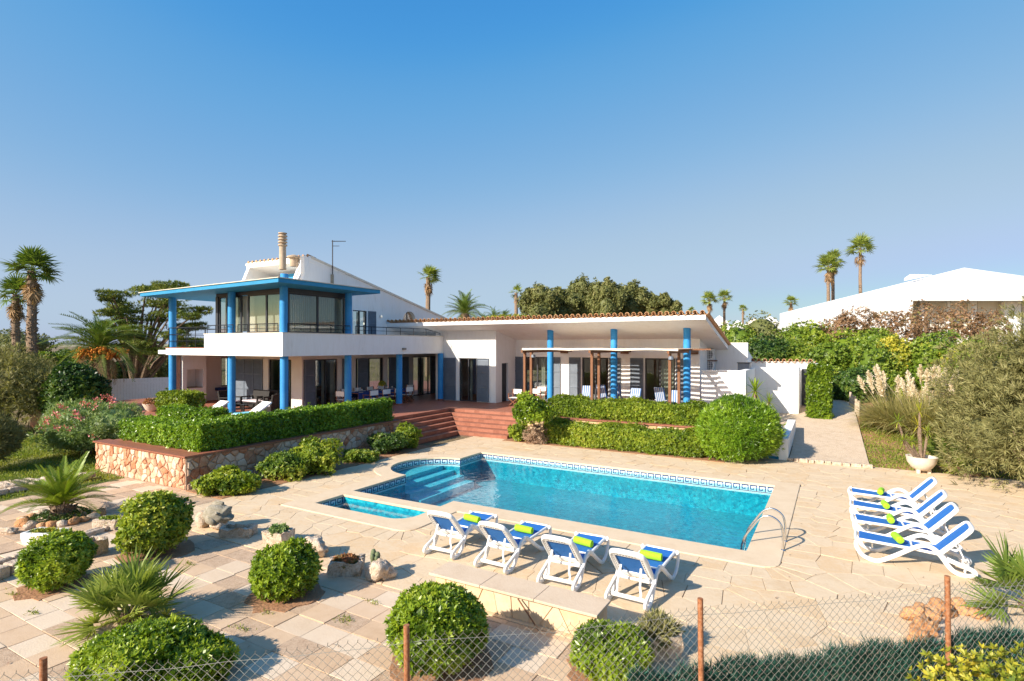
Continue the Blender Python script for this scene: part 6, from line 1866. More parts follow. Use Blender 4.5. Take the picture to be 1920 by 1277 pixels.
# ================================================================== pool ladder
pl = empty('pool_ladder', (-1.2, 12.9, 0), 'stainless steel pool ladder with two curved handrails at the near corner', 'ladder')
for y in (12.55, 13.15):
    pts = smooth_path([(-.92, y, .0), (-.92, y, .38), (-.98, y, .56), (-1.15, y, .66), (-1.33, y, .60), (-1.5, y, .38), (-1.66, y, .1), (-1.72, y, -.3), (-1.72, y, -1.1)], 5)
    MB().tube(pts, .022, 10).build('handrail', steel, pl, smooth=True); MB().lathe(-.92, y, [(.05, .0), (.05, .012), (.03, .03), (.022, .032)], 14).build('flange', steel, pl)
for z in (-.3, -.6, -.9): MB().box(-1.78, -1.68, 12.57, 13.13, z - .015, z + .015).build('tread', steel, pl)

# ================================================================== low bench wall
bw = empty('bench_wall', (-4.35, 7.5, 0), 'low masonry bench wall with pale stone top behind the sun loungers', 'bench')
MB().box(-5.72, -2.9, 7.40, 7.78, -.05, .37).build('core', coping, bw)
def facing(parent, axis, c, a0, a1, z0, z1, mat, sp, seed, outward):
    g = random.Random(seed); pts = []
    a = a0 + .1
    while a < a1: 
        pts.append((a + g.uniform(-.06, .06), z0 + (z1 - z0) * g.uniform(.1, .9))); a += sp * g.uniform(.35, .7)
    for cpoly in voronoi(pts, (a0, a1, z0, z1), 3):
        p = tidy(shrink(cpoly, .007), .02)
        if len(p) < 3: continue
        ca = sum(v[0] for v in p) / len(p); cz = sum(v[1] for v in p) / len(p); n = len(p); t = g.uniform(.012, .022)
        pos = (lambda v, d: (v[0] - ca, d * outward, v[1] - cz)) if axis == 'y' else (lambda v, d: (d * outward, v[0] - ca, v[1] - cz))
        vs = [pos(v, -.02) for v in p] + [pos(v, t) for v in p]
        me = MB().add(vs, [(i, (i + 1) % n, n + (i + 1) % n, n + i) for i in range(n)] + [tuple(range(n, 2 * n))])
        me = tone_mesh(me, 'stone', mat, [g.random()] * (2 * n))
        piece('stone', me, (Vector((ca, c, cz)) if axis == 'y' else Vector((c, ca, cz))) - wloc(parent), parent=parent)
facing(bw, 'y', 7.40, -5.71, -2.91, 0.0, .365, flag, .5, 3, -1); facing(bw, 'x', -2.9, 7.41, 7.77, 0, .365, flag, .5, 4, 1); facing(bw, 'x', -5.72, 7.41, 7.77, 0, .365, flag, .5, 5, -1)
x = -5.80
for L_ in (1.0, .95, 1.0):
    MB().box(x, x + L_ - .006, 7.30, 7.86, .372, .412).build('top_slab', paver_pale, bw, bevel=.008); x += L_
x0_, y0_ = -4.05, 7.27
MB().tube([(-4.12, 7.31, .36), (-3.72, 7.22, .02)], .012, 6).build('cane', wood, label='thin dark cane leaning on the front of the bench wall', cat='cane')

# ================================================================== planters and rocks
def rock_mesh(radii, seed, mat, sub=3, amp=.16, name='rock', flat=True):
    bm = bmesh.new(); bmesh.ops.create_icosphere(bm, subdivisions=sub, radius=1)
    d = np.array([v.co[:] for v in bm.verts]); r = 1 + amp * lump(d, seed) + amp * .5 * lump(d * 2.3, seed + 3) + amp * .3 * np.random.default_rng(seed).normal(size=len(d)) * .5
    P = d * r[:, None] * np.array(radii); P[:, 2] = np.maximum(P[:, 2], -radii[2] * .8)
    for v, p in zip(bm.verts, P): v.co = p
    me = bpy.data.meshes.new(name); bm.to_mesh(me); bm.free(); me.materials.append(mat)
    me.polygons.foreach_set('use_smooth', [True] * len(me.polygons))
    return me
def rock(name, px, py, radii, seed, mat, label, cat='rock', group=None, amp=.16, rot=0):
    x, y = W(px, py); o = piece(name, rock_mesh(radii, seed, mat, 4, amp, name), (x, y, radii[2] * .72), (0, 0, rot)); return tag(o, label, cat, group)
def trough(px, py, lx, ly, h, rot, label, mat=limest, fill=None, seed=1, wob=.02, group='stone planters on the patio'):
    x, y = W(px, py); o = empty('stone_planter', (x, y, 0), label, 'planter', group); o.rotation_euler = (0, 0, rot); g = random.Random(seed)
    m = MB(); n = 6; w = .055
    def ring(ax, ay, z): 
        pts = []
        for (x0, y0, x1, y1) in ((-ax, -ay, ax, -ay), (ax, -ay, ax, ay), (ax, ay, -ax, ay), (-ax, ay, -ax, -ay)):
            for i in range(n): t = i / n; pts.append((x0 + (x1 - x0) * t + g.uniform(-wob, wob), y0 + (y1 - y0) * t + g.uniform(-wob, wob), z + g.uniform(-wob, wob)))
        return pts
    rings = [ring(lx * .93, ly * .93, -.01), ring(lx, ly, h * .5), ring(lx, ly, h), ring(lx - w, ly - w, h), ring(lx - w - .01, ly - w - .01, h * .45)]
    k = 4 * n; vs = [p for r_ in rings for p in r_]
    fs = [(a * k + i, a * k + (i + 1) % k, (a + 1) * k + (i + 1) % k, (a + 1) * k + i) for a in range(4) for i in range(k)] + [tuple(range(4 * k, 5 * k))]
    m.add(vs, fs); piece('body', m.mesh('body', mat, True), parent=o)
    if fill:
        mt, sty, scl, cnt, hh = fill
        V, F, T_ = blob(seed + 50, (lx * .9, ly * .9, hh), cnt, sty, scl, .12, -.05, .5); V[:, 2] += h * .7
        piece('succulents', npmesh('succulents', V, F, mt, T_), parent=o)
    return o
# carved fish-like rock on a stone block
x, y = W(408, 990)
fish = empty('carved_rock', (x, y, 0), 'grey carved boulder shaped like a fish with open mouth on a stone foot', 'rock')
fd = D_ * 1.0
m_ = rock_mesh((.36, .22, .25), 21, greyrock, 4, .06, 'body')
co = np.zeros(len(m_.vertices) * 3, np.float32); m_.vertices.foreach_get('co', co); co = co.reshape(-1, 3)
tt = co[:, 0] / .36
co[:, 2] *= (1 - .25 * np.clip(tt, 0, 1)); co[:, 1] *= (1 - .35 * np.clip(-tt - .2, 0, 1))
open_ = np.clip((tt - .62) / .38, 0, 1); co[:, 2] += np.where(co[:, 2] > .03, .11, -.06) * open_; co[:, 0] += np.where(np.abs(co[:, 2]) < .06, -.13, .03) * open_
m_.vertices.foreach_set('co', co.ravel()); m_.update()
piece('body', m_, (0, 0, .30), (0, R(-8), R(22)), parent=fish)
piece('foot', rock_mesh((.2, .16, .14), 22, limest, 3, .15, 'foot'), (.05, .0, .09), parent=fish)
piece('block', rock_mesh((.16, .14, .22), 23, limest, 3, .12, 'block'), (-.36, -.12, .16), parent=fish)
piece('fin', rock_mesh((.14, .05, .1), 24, greyrock, 2, .1, 'fin'), (.05, -.2, .22), (.2, R(30), R(22)), parent=fish)
piece('fin', rock_mesh((.16, .04, .09), 25, greyrock, 2, .1, 'fin'), (-.02, .02, .53), (0, R(-6), R(22)), parent=fish)
piece('eye', rock_mesh((.035, .03, .035), 26, greyrock, 2, .03, 'eye'), (.2, -.15, .40), parent=fish)
trough(447, 1004, .34, .2, .2, R(30), 'worn stone trough in front of the carved fish rock', seed=2, wob=.03)
trough(523, 1017, .26, .2, .26, R(10), 'square stone planter with grey succulents behind the middle bush', fill=(oleal, 'small', 1.2, 200, .16), seed=3)
rock('rock_planter', 590, 1042, (.28, .2, .2), 31, limest, 'rough porous rock showing behind the middle bush', 'rock', amp=.2)
trough(650, 1073, .28, .22, .24, R(35), 'rounded stone planter filled with red succulents', fill=(redsucc, 'small', .8, 420, .14), seed=4, wob=.035)
cr = rock('pitted_rock', 714, 1084, (.26, .21, .20), 33, limest, 'round pitted rock with a small cactus growing on it', 'rock', amp=.2)
x, y = W(708, 1080)
cac = empty('cactus', (x - .1, y, .30), 'small clump of grey green cactus on top of the pitted rock', 'cactus')
for i, (dx, dy, r_, h_) in enumerate(((0, 0, .05, .16), (.08, .02, .05, .12), (-.06, .05, .045, .1), (.03, -.06, .04, .1), (.11, -.04, .035, .07))):
    MB().lathe(x - .1 + dx, y + dy, [(r_ * .6, .26), (r_, .30 + h_ * .3), (r_, .30 + h_ * .7), (r_ * .6, .30 + h_), (0, .30 + h_ * 1.08)], 10).build('stem', cactusg, cac, smooth=True)
trough(85, 1016, .36, .2, .24, R(25), 'white oval planter with yellow flowers behind the left bush', ceram, (yellowl, 'small', 1.0, 200, .08), seed=6, wob=.008)
trough(172, 1040, .2, .2, .3, R(12), 'tan stone block planter right of the left bush', seed=7)
trough(205, 990, .26, .17, .22, R(28), 'pale stone planter left of the tall round bush', fill=(greenm, 'small', 1.0, 160, .1), seed=8)
trough(1232, 1222, .26, .22, .3, R(40), 'stone planter with grey dry succulents beside the bottom bush', fill=(tamar, 'needle', 1.4, 220, .2), seed=9, wob=.03)
# ring of stones round the cycad
rq = random.Random(8)
for i in range(15):
    a = R(-168 + i * 16.5); rr = .72 + rq.uniform(-.05, .05); s = rq.uniform(.09, .15)
    o = piece('ring_stone', rock_mesh((s * 1.25, s, s * .75), 60 + i, redrock if i % 3 else limest, 2, .14, 'ring_stone'), (cyx + rr * math.cos(a), cyy + rr * math.sin(a), s * .4), (0, 0, rq.uniform(0, 6)))
    tag(o, 'stone in the ring round the arching cycad', 'rock', 'stones ringing the cycad')
for i, (px, py, s) in enumerate(((1722, 1165, .2), (1735, 1190, .2), (1768, 1152, .17), (1795, 1148, .17), (1722, 1212, .17), (1836, 1160, .14), (1750, 1155, .13))):
    tag(rock('red_rock', px, py, (s * .95, s * .75, s * .7), 80 + i, redrock, '', amp=.26, rot=i), ['orange rock at the left corner of the gravel bed', 'orange rock just below the left corner rock of the gravel bed', 'orange rock left of the right hand fence post', 'orange rock right of the right hand fence post', 'lowest orange rock at the green brushwood', 'orange rock at the tips of the right fan palm', 'small brown rock between two bigger orange ones'][i], 'rock', 'orange rocks edging the gravel bed')
rq = random.Random(18)
for i, (px, py, s) in enumerate(((0, 922, .3), (25, 918, .34), (58, 915, .3), (92, 912, .32), (150, 900, .25), (15, 1000, .16), (300, 755, .0))):
    if s: rock('edging_stone', px, py, (s * 1.3, s * .7, s * .5), 120 + i, limest, ['rough pale edging stone cut by the left picture edge at the lawn', 'largest rough edging stone, second from the left along the lawn', 'third rough edging stone from the left along the lawn', 'fourth rough edging stone along the lawn, behind the cycad', 'last edging stone of the lawn border, nearest the stone wall', 'small rough stone at the left edge below the cycad', ''][i], 'rock', 'edging stones along the lawn', .18, R(30))
# timber kerbs crossing the left patio
def kerb(pa, pb, label, r_=.10):
    a = W(*pa); b = W(*pb); a = Vector((*a, 0)); b = Vector((*b, 0)); d = (b - a)
    o = empty('stone_kerb', (a + b) / 2, label, 'kerb', 'stone kerbs on the left patio'); n = max(2, int(d.length / .7)); ang = math.atan2(d.y, d.x); g = random.Random(int(pa[0] + pb[1]))
    for i in range(n):
        c = a + d * ((i + .5) / n); m1 = MB().obox((0, 0, 0), d.length / n / 2 - .012, r_ * .9, r_ * .8)
        ob = piece('stone', m1.mesh('stone', limest), c - o.location + Vector((0, 0, r_ * .7)), (g.uniform(-.04, .04), g.uniform(-.03, .03), ang + g.uniform(-.04, .04)), parent=o)
        md = ob.modifiers.new('bevel', 'BEVEL'); md.width = .03; md.segments = 2
    return o
kerb((-40, 1098), (60, 1062), 'low stone kerb at the left edge below the white planter', .14)
kerb((-60, 1080), (215, 985), 'long thin stone kerb running behind the white planter', .06)
kerb((150, 1012), (235, 982), 'short stone kerb beside the tall round bush', .07)
kerb((-50, 938), (178, 893), 'stone border between the lawn and the patio', .10)
# red soil patches and weeds in joints
weeds = []
g = np.random.default_rng(15)
for px, py in ((640, 1165), (355, 1058), (650, 1160), (25, 1115), (60, 1150), (500, 1150), (455, 1180), (880, 1250), (395, 1190), (700, 1130)):
    x, y = W(px, py); n = 40; P = np.stack([x + g.normal(size=n) * .09, y + g.normal(size=n) * .03, np.full(n, .0)], 1)
    V, F = kites(P, unit(g.normal(size=(n, 3)) * .7 + np.array([0, 0, .8])), unit(g.normal(size=(n, 3))), g.uniform(.03, .07, n), np.full(n, .014)); weeds.append((V, F, np.repeat(g.uniform(0, .8, n), 4)))
V, F, T_ = merge(weeds); piece('weeds', npmesh('weeds', V, F, grassm, T_), kind='stuff')

# fallen leaves
g = np.random.default_rng(25); n = 520
P = np.stack([g.uniform(-14, 5.5, n), g.uniform(2, 22, n), np.full(n, .012)], 1)
P = np.array([p for p in P if not inside((p[0], p[1]), COPE)]); n = len(P)
a_ = g.uniform(0, 6.28, n); D = np.stack([np.cos(a_), np.sin(a_), g.uniform(.0, .3, n)], 1)
V, F = kites(P, unit(D), unit(g.normal(size=(n, 3)) * .3 + np.array([0, 0, 1.])), g.uniform(.03, .07, n), g.uniform(.012, .028, n))
piece('fallen_leaves', npmesh('fallen_leaves', V, F, drytwig, np.repeat(g.uniform(0, .7, n), 4)), kind='stuff')

# ================================================================== chain-link fence
def fpt(t, z):
    X0, Y0, X1, Y1 = -.793, 4.208, 1.564, 4.652
    X = X0 + (X1 - X0) * t; Y = Y0 + (Y1 - Y0) * t
    return Vector((X * C30 - Y * S30, X * S30 + Y * C30, z))
fdir = (fpt(1, 0) - fpt(0, 0)); flen = fdir.length; fdir.normalize(); fn = Vector((-fdir.y, fdir.x, 0))
fence = empty('wire_fence', fpt(.5, 0), 'chain link wire fence on rusty posts across the bottom of the view', 'fence')
for i, t in enumerate((-1.0, 0.0, 1.0, 2.02, 3.0)):
    p = fpt(t, 0)
    po_ = MB().tube([(p.x, p.y, -.2), (p.x + .01, p.y, 1.0), (p.x, p.y, 2.05)], .023, 10).build('post', rust, fence, smooth=True)
pm = .0355; n0 = int(-1.25 * flen / pm); n1 = int(3.05 * flen / pm); vs = []; m1 = MB()
g = random.Random(5)
def sagz(s): 
    t = (s / flen) % 1.0
    return 1.968 - .022 * math.sin(math.pi * t) + .004 * math.sin(s * 9)
rows_ = 34
for k in range(n0, n1):
    pts = []; s0 = k * pm; ph = k % 2; zt = sagz(s0)
    for j in range(rows_):
        right = (j + ph) % 2
        s = s0 + (pm if right else 0); w = (.004 if (j % 2) else -.004)
        z = zt - j * pm * 1.02
        if j == 0: s = s0 + pm * (1 if right else 0); 
        pts.append(fpt(s / flen, z) + fn * w)
    # twisted top barb
    pts = [pts[0] + Vector((0, 0, .018)) + fdir * .003] + pts
    b = len(m1.v); r_ = .0022
    for p in pts:
        for (du, dn) in ((0, 1.15), (1, -.6), (-1, -.6)): m1.v.append(tuple(p + fdir * du * r_ + fn * dn * r_))
    for i in range(len(pts) - 1):
        for c in range(3): m1.f.append((b + 3 * i + c, b + 3 * i + (c + 1) % 3, b + 3 * i + 3 + (c + 1) % 3, b + 3 * i + 3 + c)); m1.mi.append(0)
m1.build('wire_mesh', wire, fence, kind='stuff')
m1 = MB()
for zo in (.05, .9):
    m1.tube([fpt(s / flen, sagz(s) - zo + .006 * math.sin(s * 4)) for s in np.linspace(-1.25 * flen, 3.0 * flen, 60)], .0018, 4)
    m1.build('tension_wire', wire, fence); m1 = MB()
# dark green brushwood screen behind the mesh
g = np.random.default_rng(19); n = 34000
s = g.uniform(.75 * flen, 3.0 * flen, n); ztop = 1.47 + .022 * np.sin(s * 5.1) + .018 * np.sin(s * 13.7 + 1) + .014 * np.sin(s * 31)
z = ztop - np.abs(g.normal(size=n)) * .22; z = np.where(z < .95, g.uniform(.95, 1.4, n), z); dep = .028 + np.abs(g.normal(size=n)) * .04
base = np.array([fpt(0, 0)[:]]); P = base + np.outer(s, np.array(fdir[:])) + np.outer(dep, np.array(fn[:])); P[:, 2] = z - .05
D = unit(np.outer(g.normal(size=n) * .62 + .25 * np.sin(s * 9), np.array(fdir[:])) + np.outer(g.normal(size=n) * .5, np.array(fn[:])) + np.array([0, 0, 1.0]))
V, F = kites(P, D, unit(g.normal(size=(n, 3))), g.uniform(.035, .12, n), g.uniform(.004, .009, n))
tn = np.clip(.42 + .16 * np.sin(s * 7.3) * np.sin(s * 2.1) + g.normal(size=n) * .24, 0, 1)
br = empty('brushwood_screen', fpt(1.8, 0), 'dark green artificial brushwood screen tied behind the wire fence', 'screen')
piece('twigs', npmesh('twigs', V - np.array(br.location[:]), F, brushm, np.repeat(tn, 4)), parent=br, kind='stuff')
a = fpt(.75, 0); b = fpt(3.0, 0); off = fn * .06; bo = fn * .075
MB().prism([(a.x + off.x, a.y + off.y), (b.x + off.x, b.y + off.y), (b.x + bo.x, b.y + bo.y), (a.x + bo.x, a.y + bo.y)], .9, 1.34).build('backing', MATS['green_brushwood'], br)
# gravel bed beyond the fence on the right
gb = MB().prism([W(1716, 1180), W(1800, 1142), W(1990, 1170), W(1990, 1300), W(1700, 1240)], -.01, .018).build('gravel_bed', paver_pale, kind='structure')

# ================================================================== terrace furniture
def oriented(o, rot): o.rotation_euler = (0, 0, rot); return o
def director_chair(x, y, rot, label, group, fabric=whitecloth, z=T):
    o = empty('directors_chair', (x, y, z), label, 'chair', group); oriented(o, rot)
    def pc(m, n, mat): return piece(n, m.mesh(n, mat), parent=o)
    for sy in (-.24, .24):
        m = MB().beam((-.27, sy, .02), (.27, sy, .44), .03, .03).beam((.27, sy, .02), (-.27, sy, .44), .03, .03); pc(m, 'leg', teak)
    for sg in (-1, 1):
        x0, x1 = sorted((sg * .29, sg * .25)); x2, x3 = sorted((sg * .29, sg * .26))
        pc(MB().box(x0, x1, -.26, .26, .0, .03), 'foot_rail', teak); pc(MB().box(x2, x3, -.26, -.22, .43, .88), 'back_post', teak); pc(MB().box(x0, x1, .20, .24, .43, .63), 'front_post', teak)
    for sx in (-.27, .27): pc(MB().box(sx - .03, sx + .03, -.26, .28, .63, .655), 'armrest', teak)
    pc(MB().box(-.26, .26, -.24, .25, .44, .455), 'seat', fabric); pc(MB().box(-.285, .285, -.272, -.262, .62, .87), 'backrest', fabric)
    return o
# dining table under the balcony
tx, tz = -21.6, T
ty0, ty1 = yon(660, tx), yon(752, tx)
tyc = (ty0 + ty1) / 2; tl = (ty1 - ty0) / 2
tab = empty('dining_table', (tx, tyc, T), 'long dining table under the balcony with blue cloth', 'table')
MB().box(tx - .45, tx + .45, tyc - tl, tyc + tl, T + .70, T + .735).build('table_top', teak, tab)
for sx in (-.38, .38):
    for sy in (-1, 1): MB().box(tx + sx - .035, tx + sx + .035, tyc + sy * (tl - .1) - .035, tyc + sy * (tl - .1) + .035, T, T + .70).build('leg', teak, tab)
m = MB(); m.box(tx - .48, tx + .48, tyc - tl - .03, tyc + tl + .03, T + .7355, T + .742)
k = 40
for sx in (-.482, .482):
    vs = []; fs = []
    for i in range(k + 1):
        y = tyc - tl - .03 + (2 * tl + .06) * i / k; w = .018 * math.sin(i * 1.7)
        vs += [(tx + sx, y, T + .74), (tx + sx + w, y, T + .42)]
    for i in range(k): fs.append((2 * i, 2 * i + 2, 2 * i + 3, 2 * i + 1))
    m.add(vs, fs)
tc = m.build('tablecloth', cloth, label='blue tablecloth spread over the long dining table', cat='tablecloth')
DG = 'directors chairs at the dining table'
for i in range(4):
    y = tyc - tl + .5 + i * (2 * tl - 1.0) / 3
    director_chair(tx + .80, y, R(90), ['chair on the pool side of the dining table nearest the left column', 'second chair on the pool side of the dining table', 'third chair on the pool side of the dining table', 'chair on the pool side of the dining table nearest the right column'][i], DG)
    director_chair(tx - .80, y, R(-90), ['chair on the house side of the dining table, left end', 'second chair on the house side of the dining table', 'third chair on the house side of the dining table', 'chair on the house side of the dining table, right end'][i], DG)
director_chair(tx, tyc - tl - .55, R(180 - 180), 'chair at the left head of the dining table', DG)
director_chair(tx, tyc + tl + .55, R(180), 'chair at the right head of the dining table', DG)
plate = MB().lathe(0, 0, [(0, .002), (.09, .003), (.13, .016), (.132, .02), (.09, .009), (0, .007)], 16).mesh('plate', ceram, True)
glassm_ = MB().lathe(0, 0, [(.032, 0), (.03, .006), (.005, .012), (.005, .08), (.035, .11), (.04, .17), (.037, .17), (.03, .115), (0, .1)], 10).mesh('wine_glass', ceram, True)
for i in range(5):
    for sx in (-.28, .28):
        y = tyc - tl + .35 + i * (2 * tl - .7) / 4
        o = piece('plate', plate, (tx + sx, y, T + .742)); tag(o, 'white dinner plate laid on the blue tablecloth', 'plate', 'place settings on the dining table')
        o = piece('wine_glass', glassm_, (tx + sx * .6, y + .18, T + .742)); tag(o, 'stemmed glass standing beside a white plate', 'glass', 'glasses on the dining table')
vs_ = empty('flower_vase', (tx, tyc + .35, T + .742), 'vase of yellow and green flowers on the dining table', 'vase')
piece('vase', MB().lathe(0, 0, [(.05, 0), (.07, .06), (.05, .16), (.06, .18)], 12).mesh('vase', ceram, True), parent=vs_)
V, F, T_ = blob(91, (.2, .2, .16), 160, 'small', 1.0, .1, -.5, .6); piece('flowers', npmesh('flowers', V + np.array([0, 0, .3]), F, yellowl, T_), parent=vs_)
# chairs on the wing terrace
WG2 = 'white directors chairs on the wing terrace'
for i, (px, y) in enumerate(((966, 25.6), (1001, 26.3), (1014, 27.8))):
    director_chair(xon(px, y), y, R(180 if i < 2 else 200), ['white directors chair alone beside the steps', 'white directors chair right of the paired posts', 'white directors chair close to the glass door'][i], WG2)
def stripe_mat():
    m = bpy.data.materials.new('blue_white_stripe'); m.use_nodes = True; N = m.node_tree.nodes; L = m.node_tree.links
    p = N['Principled BSDF']; p.inputs['Roughness'].default_value = .9
    tc_ = N.new('ShaderNodeTexCoord'); w = N.new('ShaderNodeTexWave'); w.inputs['Scale'].default_value = 3.2; w.bands_direction = 'X'
    rp = N.new('ShaderNodeValToRGB'); rp.color_ramp.interpolation = 'CONSTANT'; rp.color_ramp.elements[0].color = (.50, .53, .57, 1); rp.color_ramp.elements[1].color = (.07, .16, .36, 1); rp.color_ramp.elements[1].position = .45
    L.new(tc_.outputs['Object'], w.inputs['Vector']); L.new(w.outputs[0], rp.inputs[0]); L.new(rp.outputs[0], p.inputs['Base Color']); return m
stripe = stripe_mat()
def deck_chair(x, y, rot, label):
    o = empty('striped_chair', (x, y, T), label, 'chair', 'striped armchairs on the wing terrace'); oriented(o, rot)
    def pc(m, n, mat, bev=0):
        b = piece(n, m.mesh(n, mat), parent=o)
        if bev: md = b.modifiers.new('bevel', 'BEVEL'); md.width = bev; md.segments = 3
        return b
    for sx in (-.28, .28):
        m = MB().beam((sx, .28, 0), (sx, -.30, .42), .03, .03).beam((sx, -.34, 0), (sx, .25, .45), .03, .03); pc(m, 'leg', plast)
        pc(MB().beam((sx, -.36, .62), (sx, .26, .60), .05, .03).beam((sx, .22, .42), (sx, .22, .6), .03, .03), 'armrest', plast)
    m = MB().obox((0, 0, .43), .26, .28, .045, Matrix.Rotation(R(6), 3, 'X')); pc(m, 'seat_cushion', stripe, .03)
    m = MB().obox((0, -.40, .82), .26, .045, .42, Matrix.Rotation(R(18), 3, 'X')); pc(m, 'back_cushion', stripe, .03)
    return o
for i, (px, y, r_) in enumerate(((1097, 25.0, 8), (1183, 24.6, -10), (1136, 26.9, 170), (1246, 26.6, 165), (1262, 24.3, 5), (1160, 27.6, 180))):
    deck_chair(xon(px, y), y, R(r_ + 180), ['blue striped armchair left of the second post pair', 'blue striped armchair between second and third columns', 'striped armchair in shade behind the second column', 'striped armchair behind the right hand post pair', 'striped armchair half hidden by the hedge near the right posts', 'striped armchair against the pier by the glass door'][i])
# wicker lounge set
def wicker_chair(x, y, rot, label, w=.36):
    o = empty('wicker_armchair', (x, y, T), label, 'armchair', 'black wicker lounge furniture'); oriented(o, rot)
    def pc(m, n, mat, bev=.015):
        b = piece(n, m.mesh(n, mat), parent=o); md = b.modifiers.new('bevel', 'BEVEL'); md.width = bev; md.segments = 2; return b
    pc(MB().box(-w, w, -.34, .34, .12, .36), 'seat_base', wicker)
    for sx in (-1, 1):
        pc(MB().box(sx * w - .05, sx * w + .05, -.34, .36, .56, .62), 'armrest', wicker)
        for sy in (-.31, .31): pc(MB().box(sx * w - .035, sx * w + .035, sy - .035, sy + .035, 0, .565), 'leg', wicker)
    pc(MB().obox((0, -.36, .62), w + .02, .045, .30, Matrix.Rotation(R(10), 3, 'X')), 'backrest', wicker)
    pc(MB().box(-w + .06, w - .06, -.28, .34, .362, .44), 'cushion', cushion, .03)
    return o
def tpos(px, y): return xon(px, y), y
x, y = tpos(432, 17.2); wicker_chair(x, y, R(-70), 'black wicker armchair behind the second blue column')
x, y = tpos(478, 18.0); wicker_chair(x, y, R(180), 'black wicker sofa with pale cushions against the grey shutters', .62)
x, y = tpos(503, 16.9); wicker_chair(x, y, R(115), 'black wicker armchair nearest the corner column')
x, y = tpos(500, 18.3); wicker_chair(x, y, R(170), 'black wicker armchair in front of the glass door')
x, y = tpos(455, 16.7)
ct = empty('coffee_table', (x, y, T), 'glass topped low table between the wicker chairs', 'table')
MB().box(x - .5, x + .5, y - .3, y + .3, T + .40, T + .415).build('table_top', glass, ct)
for sx in (-.46, .46):
    for sy in (-.26, .26): MB().box(x + sx - .03, x + sx + .03, y + sy - .03, y + sy + .03, T, T + .399).build('leg', wicker, ct)
def sun_bed(x, y, rot, label):
    o = empty('sun_bed', (x, y, T), label, 'sun bed', 'white sun beds on the terrace'); oriented(o, rot)
    def pc(m, n, mat, bev=.02):
        b = piece(n, m.mesh(n, mat), parent=o); md = b.modifiers.new('bevel', 'BEVEL'); md.width = bev; md.segments = 2; return b
    pc(MB().box(-.33, .33, -.95, .25, .30, .38), 'mattress', whitecloth, .03)
    pc(MB().obox((0, .58, .56), .33, .40, .04, Matrix.Rotation(R(32), 3, 'X')), 'back_cushion', whitecloth, .03)
    pc(MB().box(-.36, .36, -.98, .95, .24, .295), 'frame', teak, .01)
    for sx in (-.3, .3):
        for sy in (-.85, .8): pc(MB().box(sx - .03, sx + .03, sy - .03, sy + .03, 0, .24), 'leg', teak, .005)
    return o
x, y = tpos(382, 13.9); sun_bed(x, y, R(-4), 'white sun bed on the left part of the terrace')
x, y = tpos(463, 14.6); sb = sun_bed(x, y, R(-6), 'white sun bed beside the second column with turquoise towel')
o = MB().obox((x + .04, y - .15, T + .40), .26, .32, .025, Matrix.Rotation(R(-6), 3, 'Z')).build('folded_towel', turq, bevel=.02, label='turquoise towel folded on the sun bed by the second column', cat='towel')
# bowl planter on the left terrace
x, y = W(286, 771, T)
bo = empty('bowl_planter', (x, y, T), 'round pale bowl planter with reddish succulents on the left terrace', 'planter')
MB().lathe(x, y, [(0, T), (.18, T), (.3, T + .1), (.42, T + .34), (.44, T + .38), (.38, T + .38), (.3, T + .25), (0, T + .24)], 22).build('bowl', yellowpot, bo, smooth=True)
V, F, T_ = blob(95, (.42, .42, .26), 260, 'small', 1.6, .15, -.1, .5); V[:, 2] += .36; piece('succulents', npmesh('succulents', V, F, redsucc, T_), parent=bo)
# shelf with grill tools on the loggia wall
x = -31.29; y = yon(366, -31.3)
MB().box(x, x + .3, y - .25, y + .35, ZD(732, 31.8), ZD(729, 31.8)).build('shelf', greyrock, label='small dark shelf on the loggia wall beside the barbecue', cat='shelf')
y = yon(412, -31.3)
MB().box(x, x + .28, y - .3, y + .25, ZD(731, 33), ZD(726, 33)).build('wall_box', cloth, label='blue box fixed on the loggia wall near the window', cat='box')
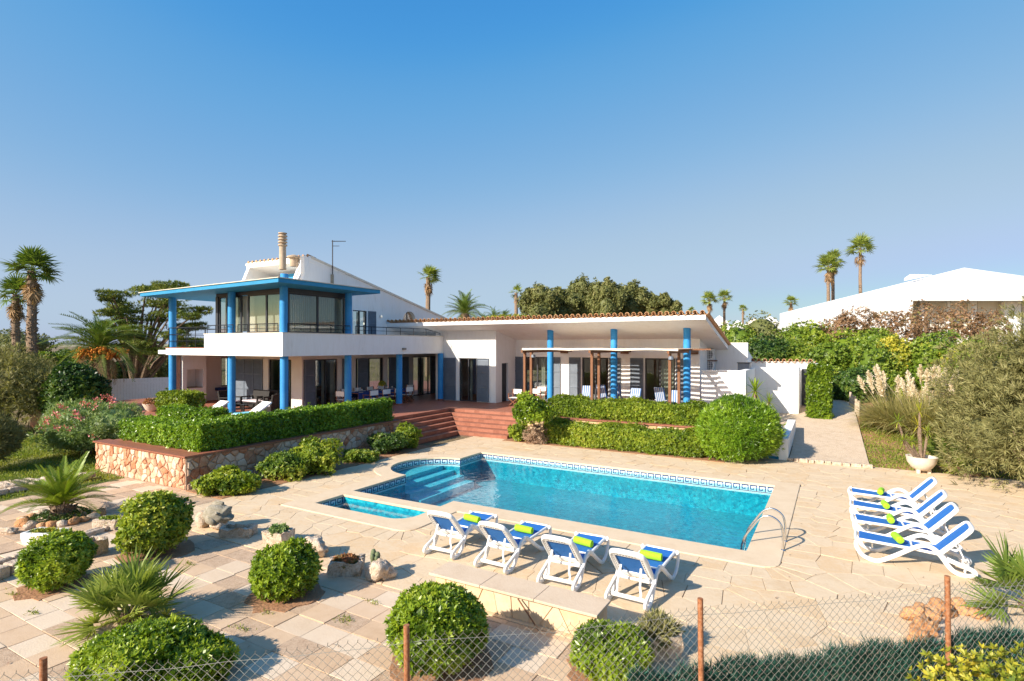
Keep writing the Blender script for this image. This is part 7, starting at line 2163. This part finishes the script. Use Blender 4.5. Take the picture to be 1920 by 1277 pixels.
# dining set glimpsed indoors
x, y = -25.2, 20.6
it = empty('indoor_table', (x, y, T), 'dim dining table seen through the sliding door', 'table')
MB().box(x - .5, x + .5, y - .8, y + .8, T + .70, T + .74).build('table_top', whitecloth, it); MB().box(x - .08, x + .08, y - .08, y + .08, T, T + .70).build('leg', teak, it)
for i, (dx, dy) in enumerate(((.75, -.4), (.75, .45), (-.75, 0))):
    c = empty('indoor_chair', (x + dx, y + dy, T), ['left one of two dim indoor chairs nearest the sliding door', 'right one of two dim indoor chairs nearest the sliding door', 'dim indoor chair on the far side of the table'][i], 'chair', 'chairs at the indoor table')
    MB().box(x + dx - .2, x + dx + .2, y + dy - .2, y + dy + .2, T + .43, T + .47).build('seat', teak, c); MB().box(x + dx + (.17 if dx > 0 else -.2), x + dx + (.2 if dx > 0 else -.17), y + dy - .2, y + dy + .2, T + .48, T + .95).build('backrest', teak, c)
    for ax in (-.17, .17):
        for ay in (-.17, .17): MB().box(x + dx + ax - .02, x + dx + ax + .02, y + dy + ay - .02, y + dy + ay + .02, T, T + .43).build('leg', teak, c)

# ================================================================== white board fence and rubble edge at the left
a = Vector((*WD(190, 35), 0)); b = Vector((*WD(330, 37.8), 0)); d = (b - a).normalized(); nn = Vector((-d.y, d.x, 0)); L_ = (b - a).length
bf = empty('board_fence', (a + b) / 2 + Vector((0, 0, .3)), 'white vertical board fence at the far left of the garden', 'fence')
zt_, zb_ = ZD(709, 36.5), ZD(757, 36.5)
bm_ = MB().box(-.078, .078, -.012, .012, zb_, zt_).mesh('board', whitecloth)
k = int(L_ / .165); ang = math.atan2(d.y, d.x)
for i in range(k):
    p = a + d * (.08 + i * .165); piece('board', bm_, Vector((p.x, p.y, 0)) - bf.location, (0, 0, ang), parent=bf)
for zz in (zb_ + .3, zt_ - .3):
    MB().prism([((a + nn * .013).x, (a + nn * .013).y), ((b + nn * .013).x, (b + nn * .013).y), ((b + nn * .06).x, (b + nn * .06).y), ((a + nn * .06).x, (a + nn * .06).y)], zz - .05, zz + .05).build('rail', whitecloth, bf)
rq = random.Random(77)
rw = empty('rubble_edge', (*WD(235, 31.5), .2), 'low heap wall of pale rubble below the white board fence', 'wall')
for i in range(46):
    t = i / 45; x, y = WD(200 + 78 * t + rq.uniform(-4, 4), 31.5 + rq.uniform(-.5, .5)); s = rq.uniform(.14, .26)
    piece('stone', cached(('rs', i % 6), lambda: rock_mesh((1, .8, .7), 200 + i, limest, 2, .16, 'stone')), Vector((x, y, .35 + rq.uniform(0, .45))) - rw.location, (rq.uniform(0, 3), rq.uniform(0, 3), rq.uniform(0, 3)), s, rw)
# little palisade beside the path
pa = empty('palisade', (*WD(1600, 27.5), .4), 'short row of weathered timber stakes where the path bends', 'palisade')
for i in range(7):
    x, y = WD(1594 + i * 2.6, 28.5 - i * .35); zz = gz(x, y)
    MB().tube([(x, y, zz - .1), (x + .02, y, zz + .75 - .06 * (i % 3))], .055, 7).build('stake', limest, pa)
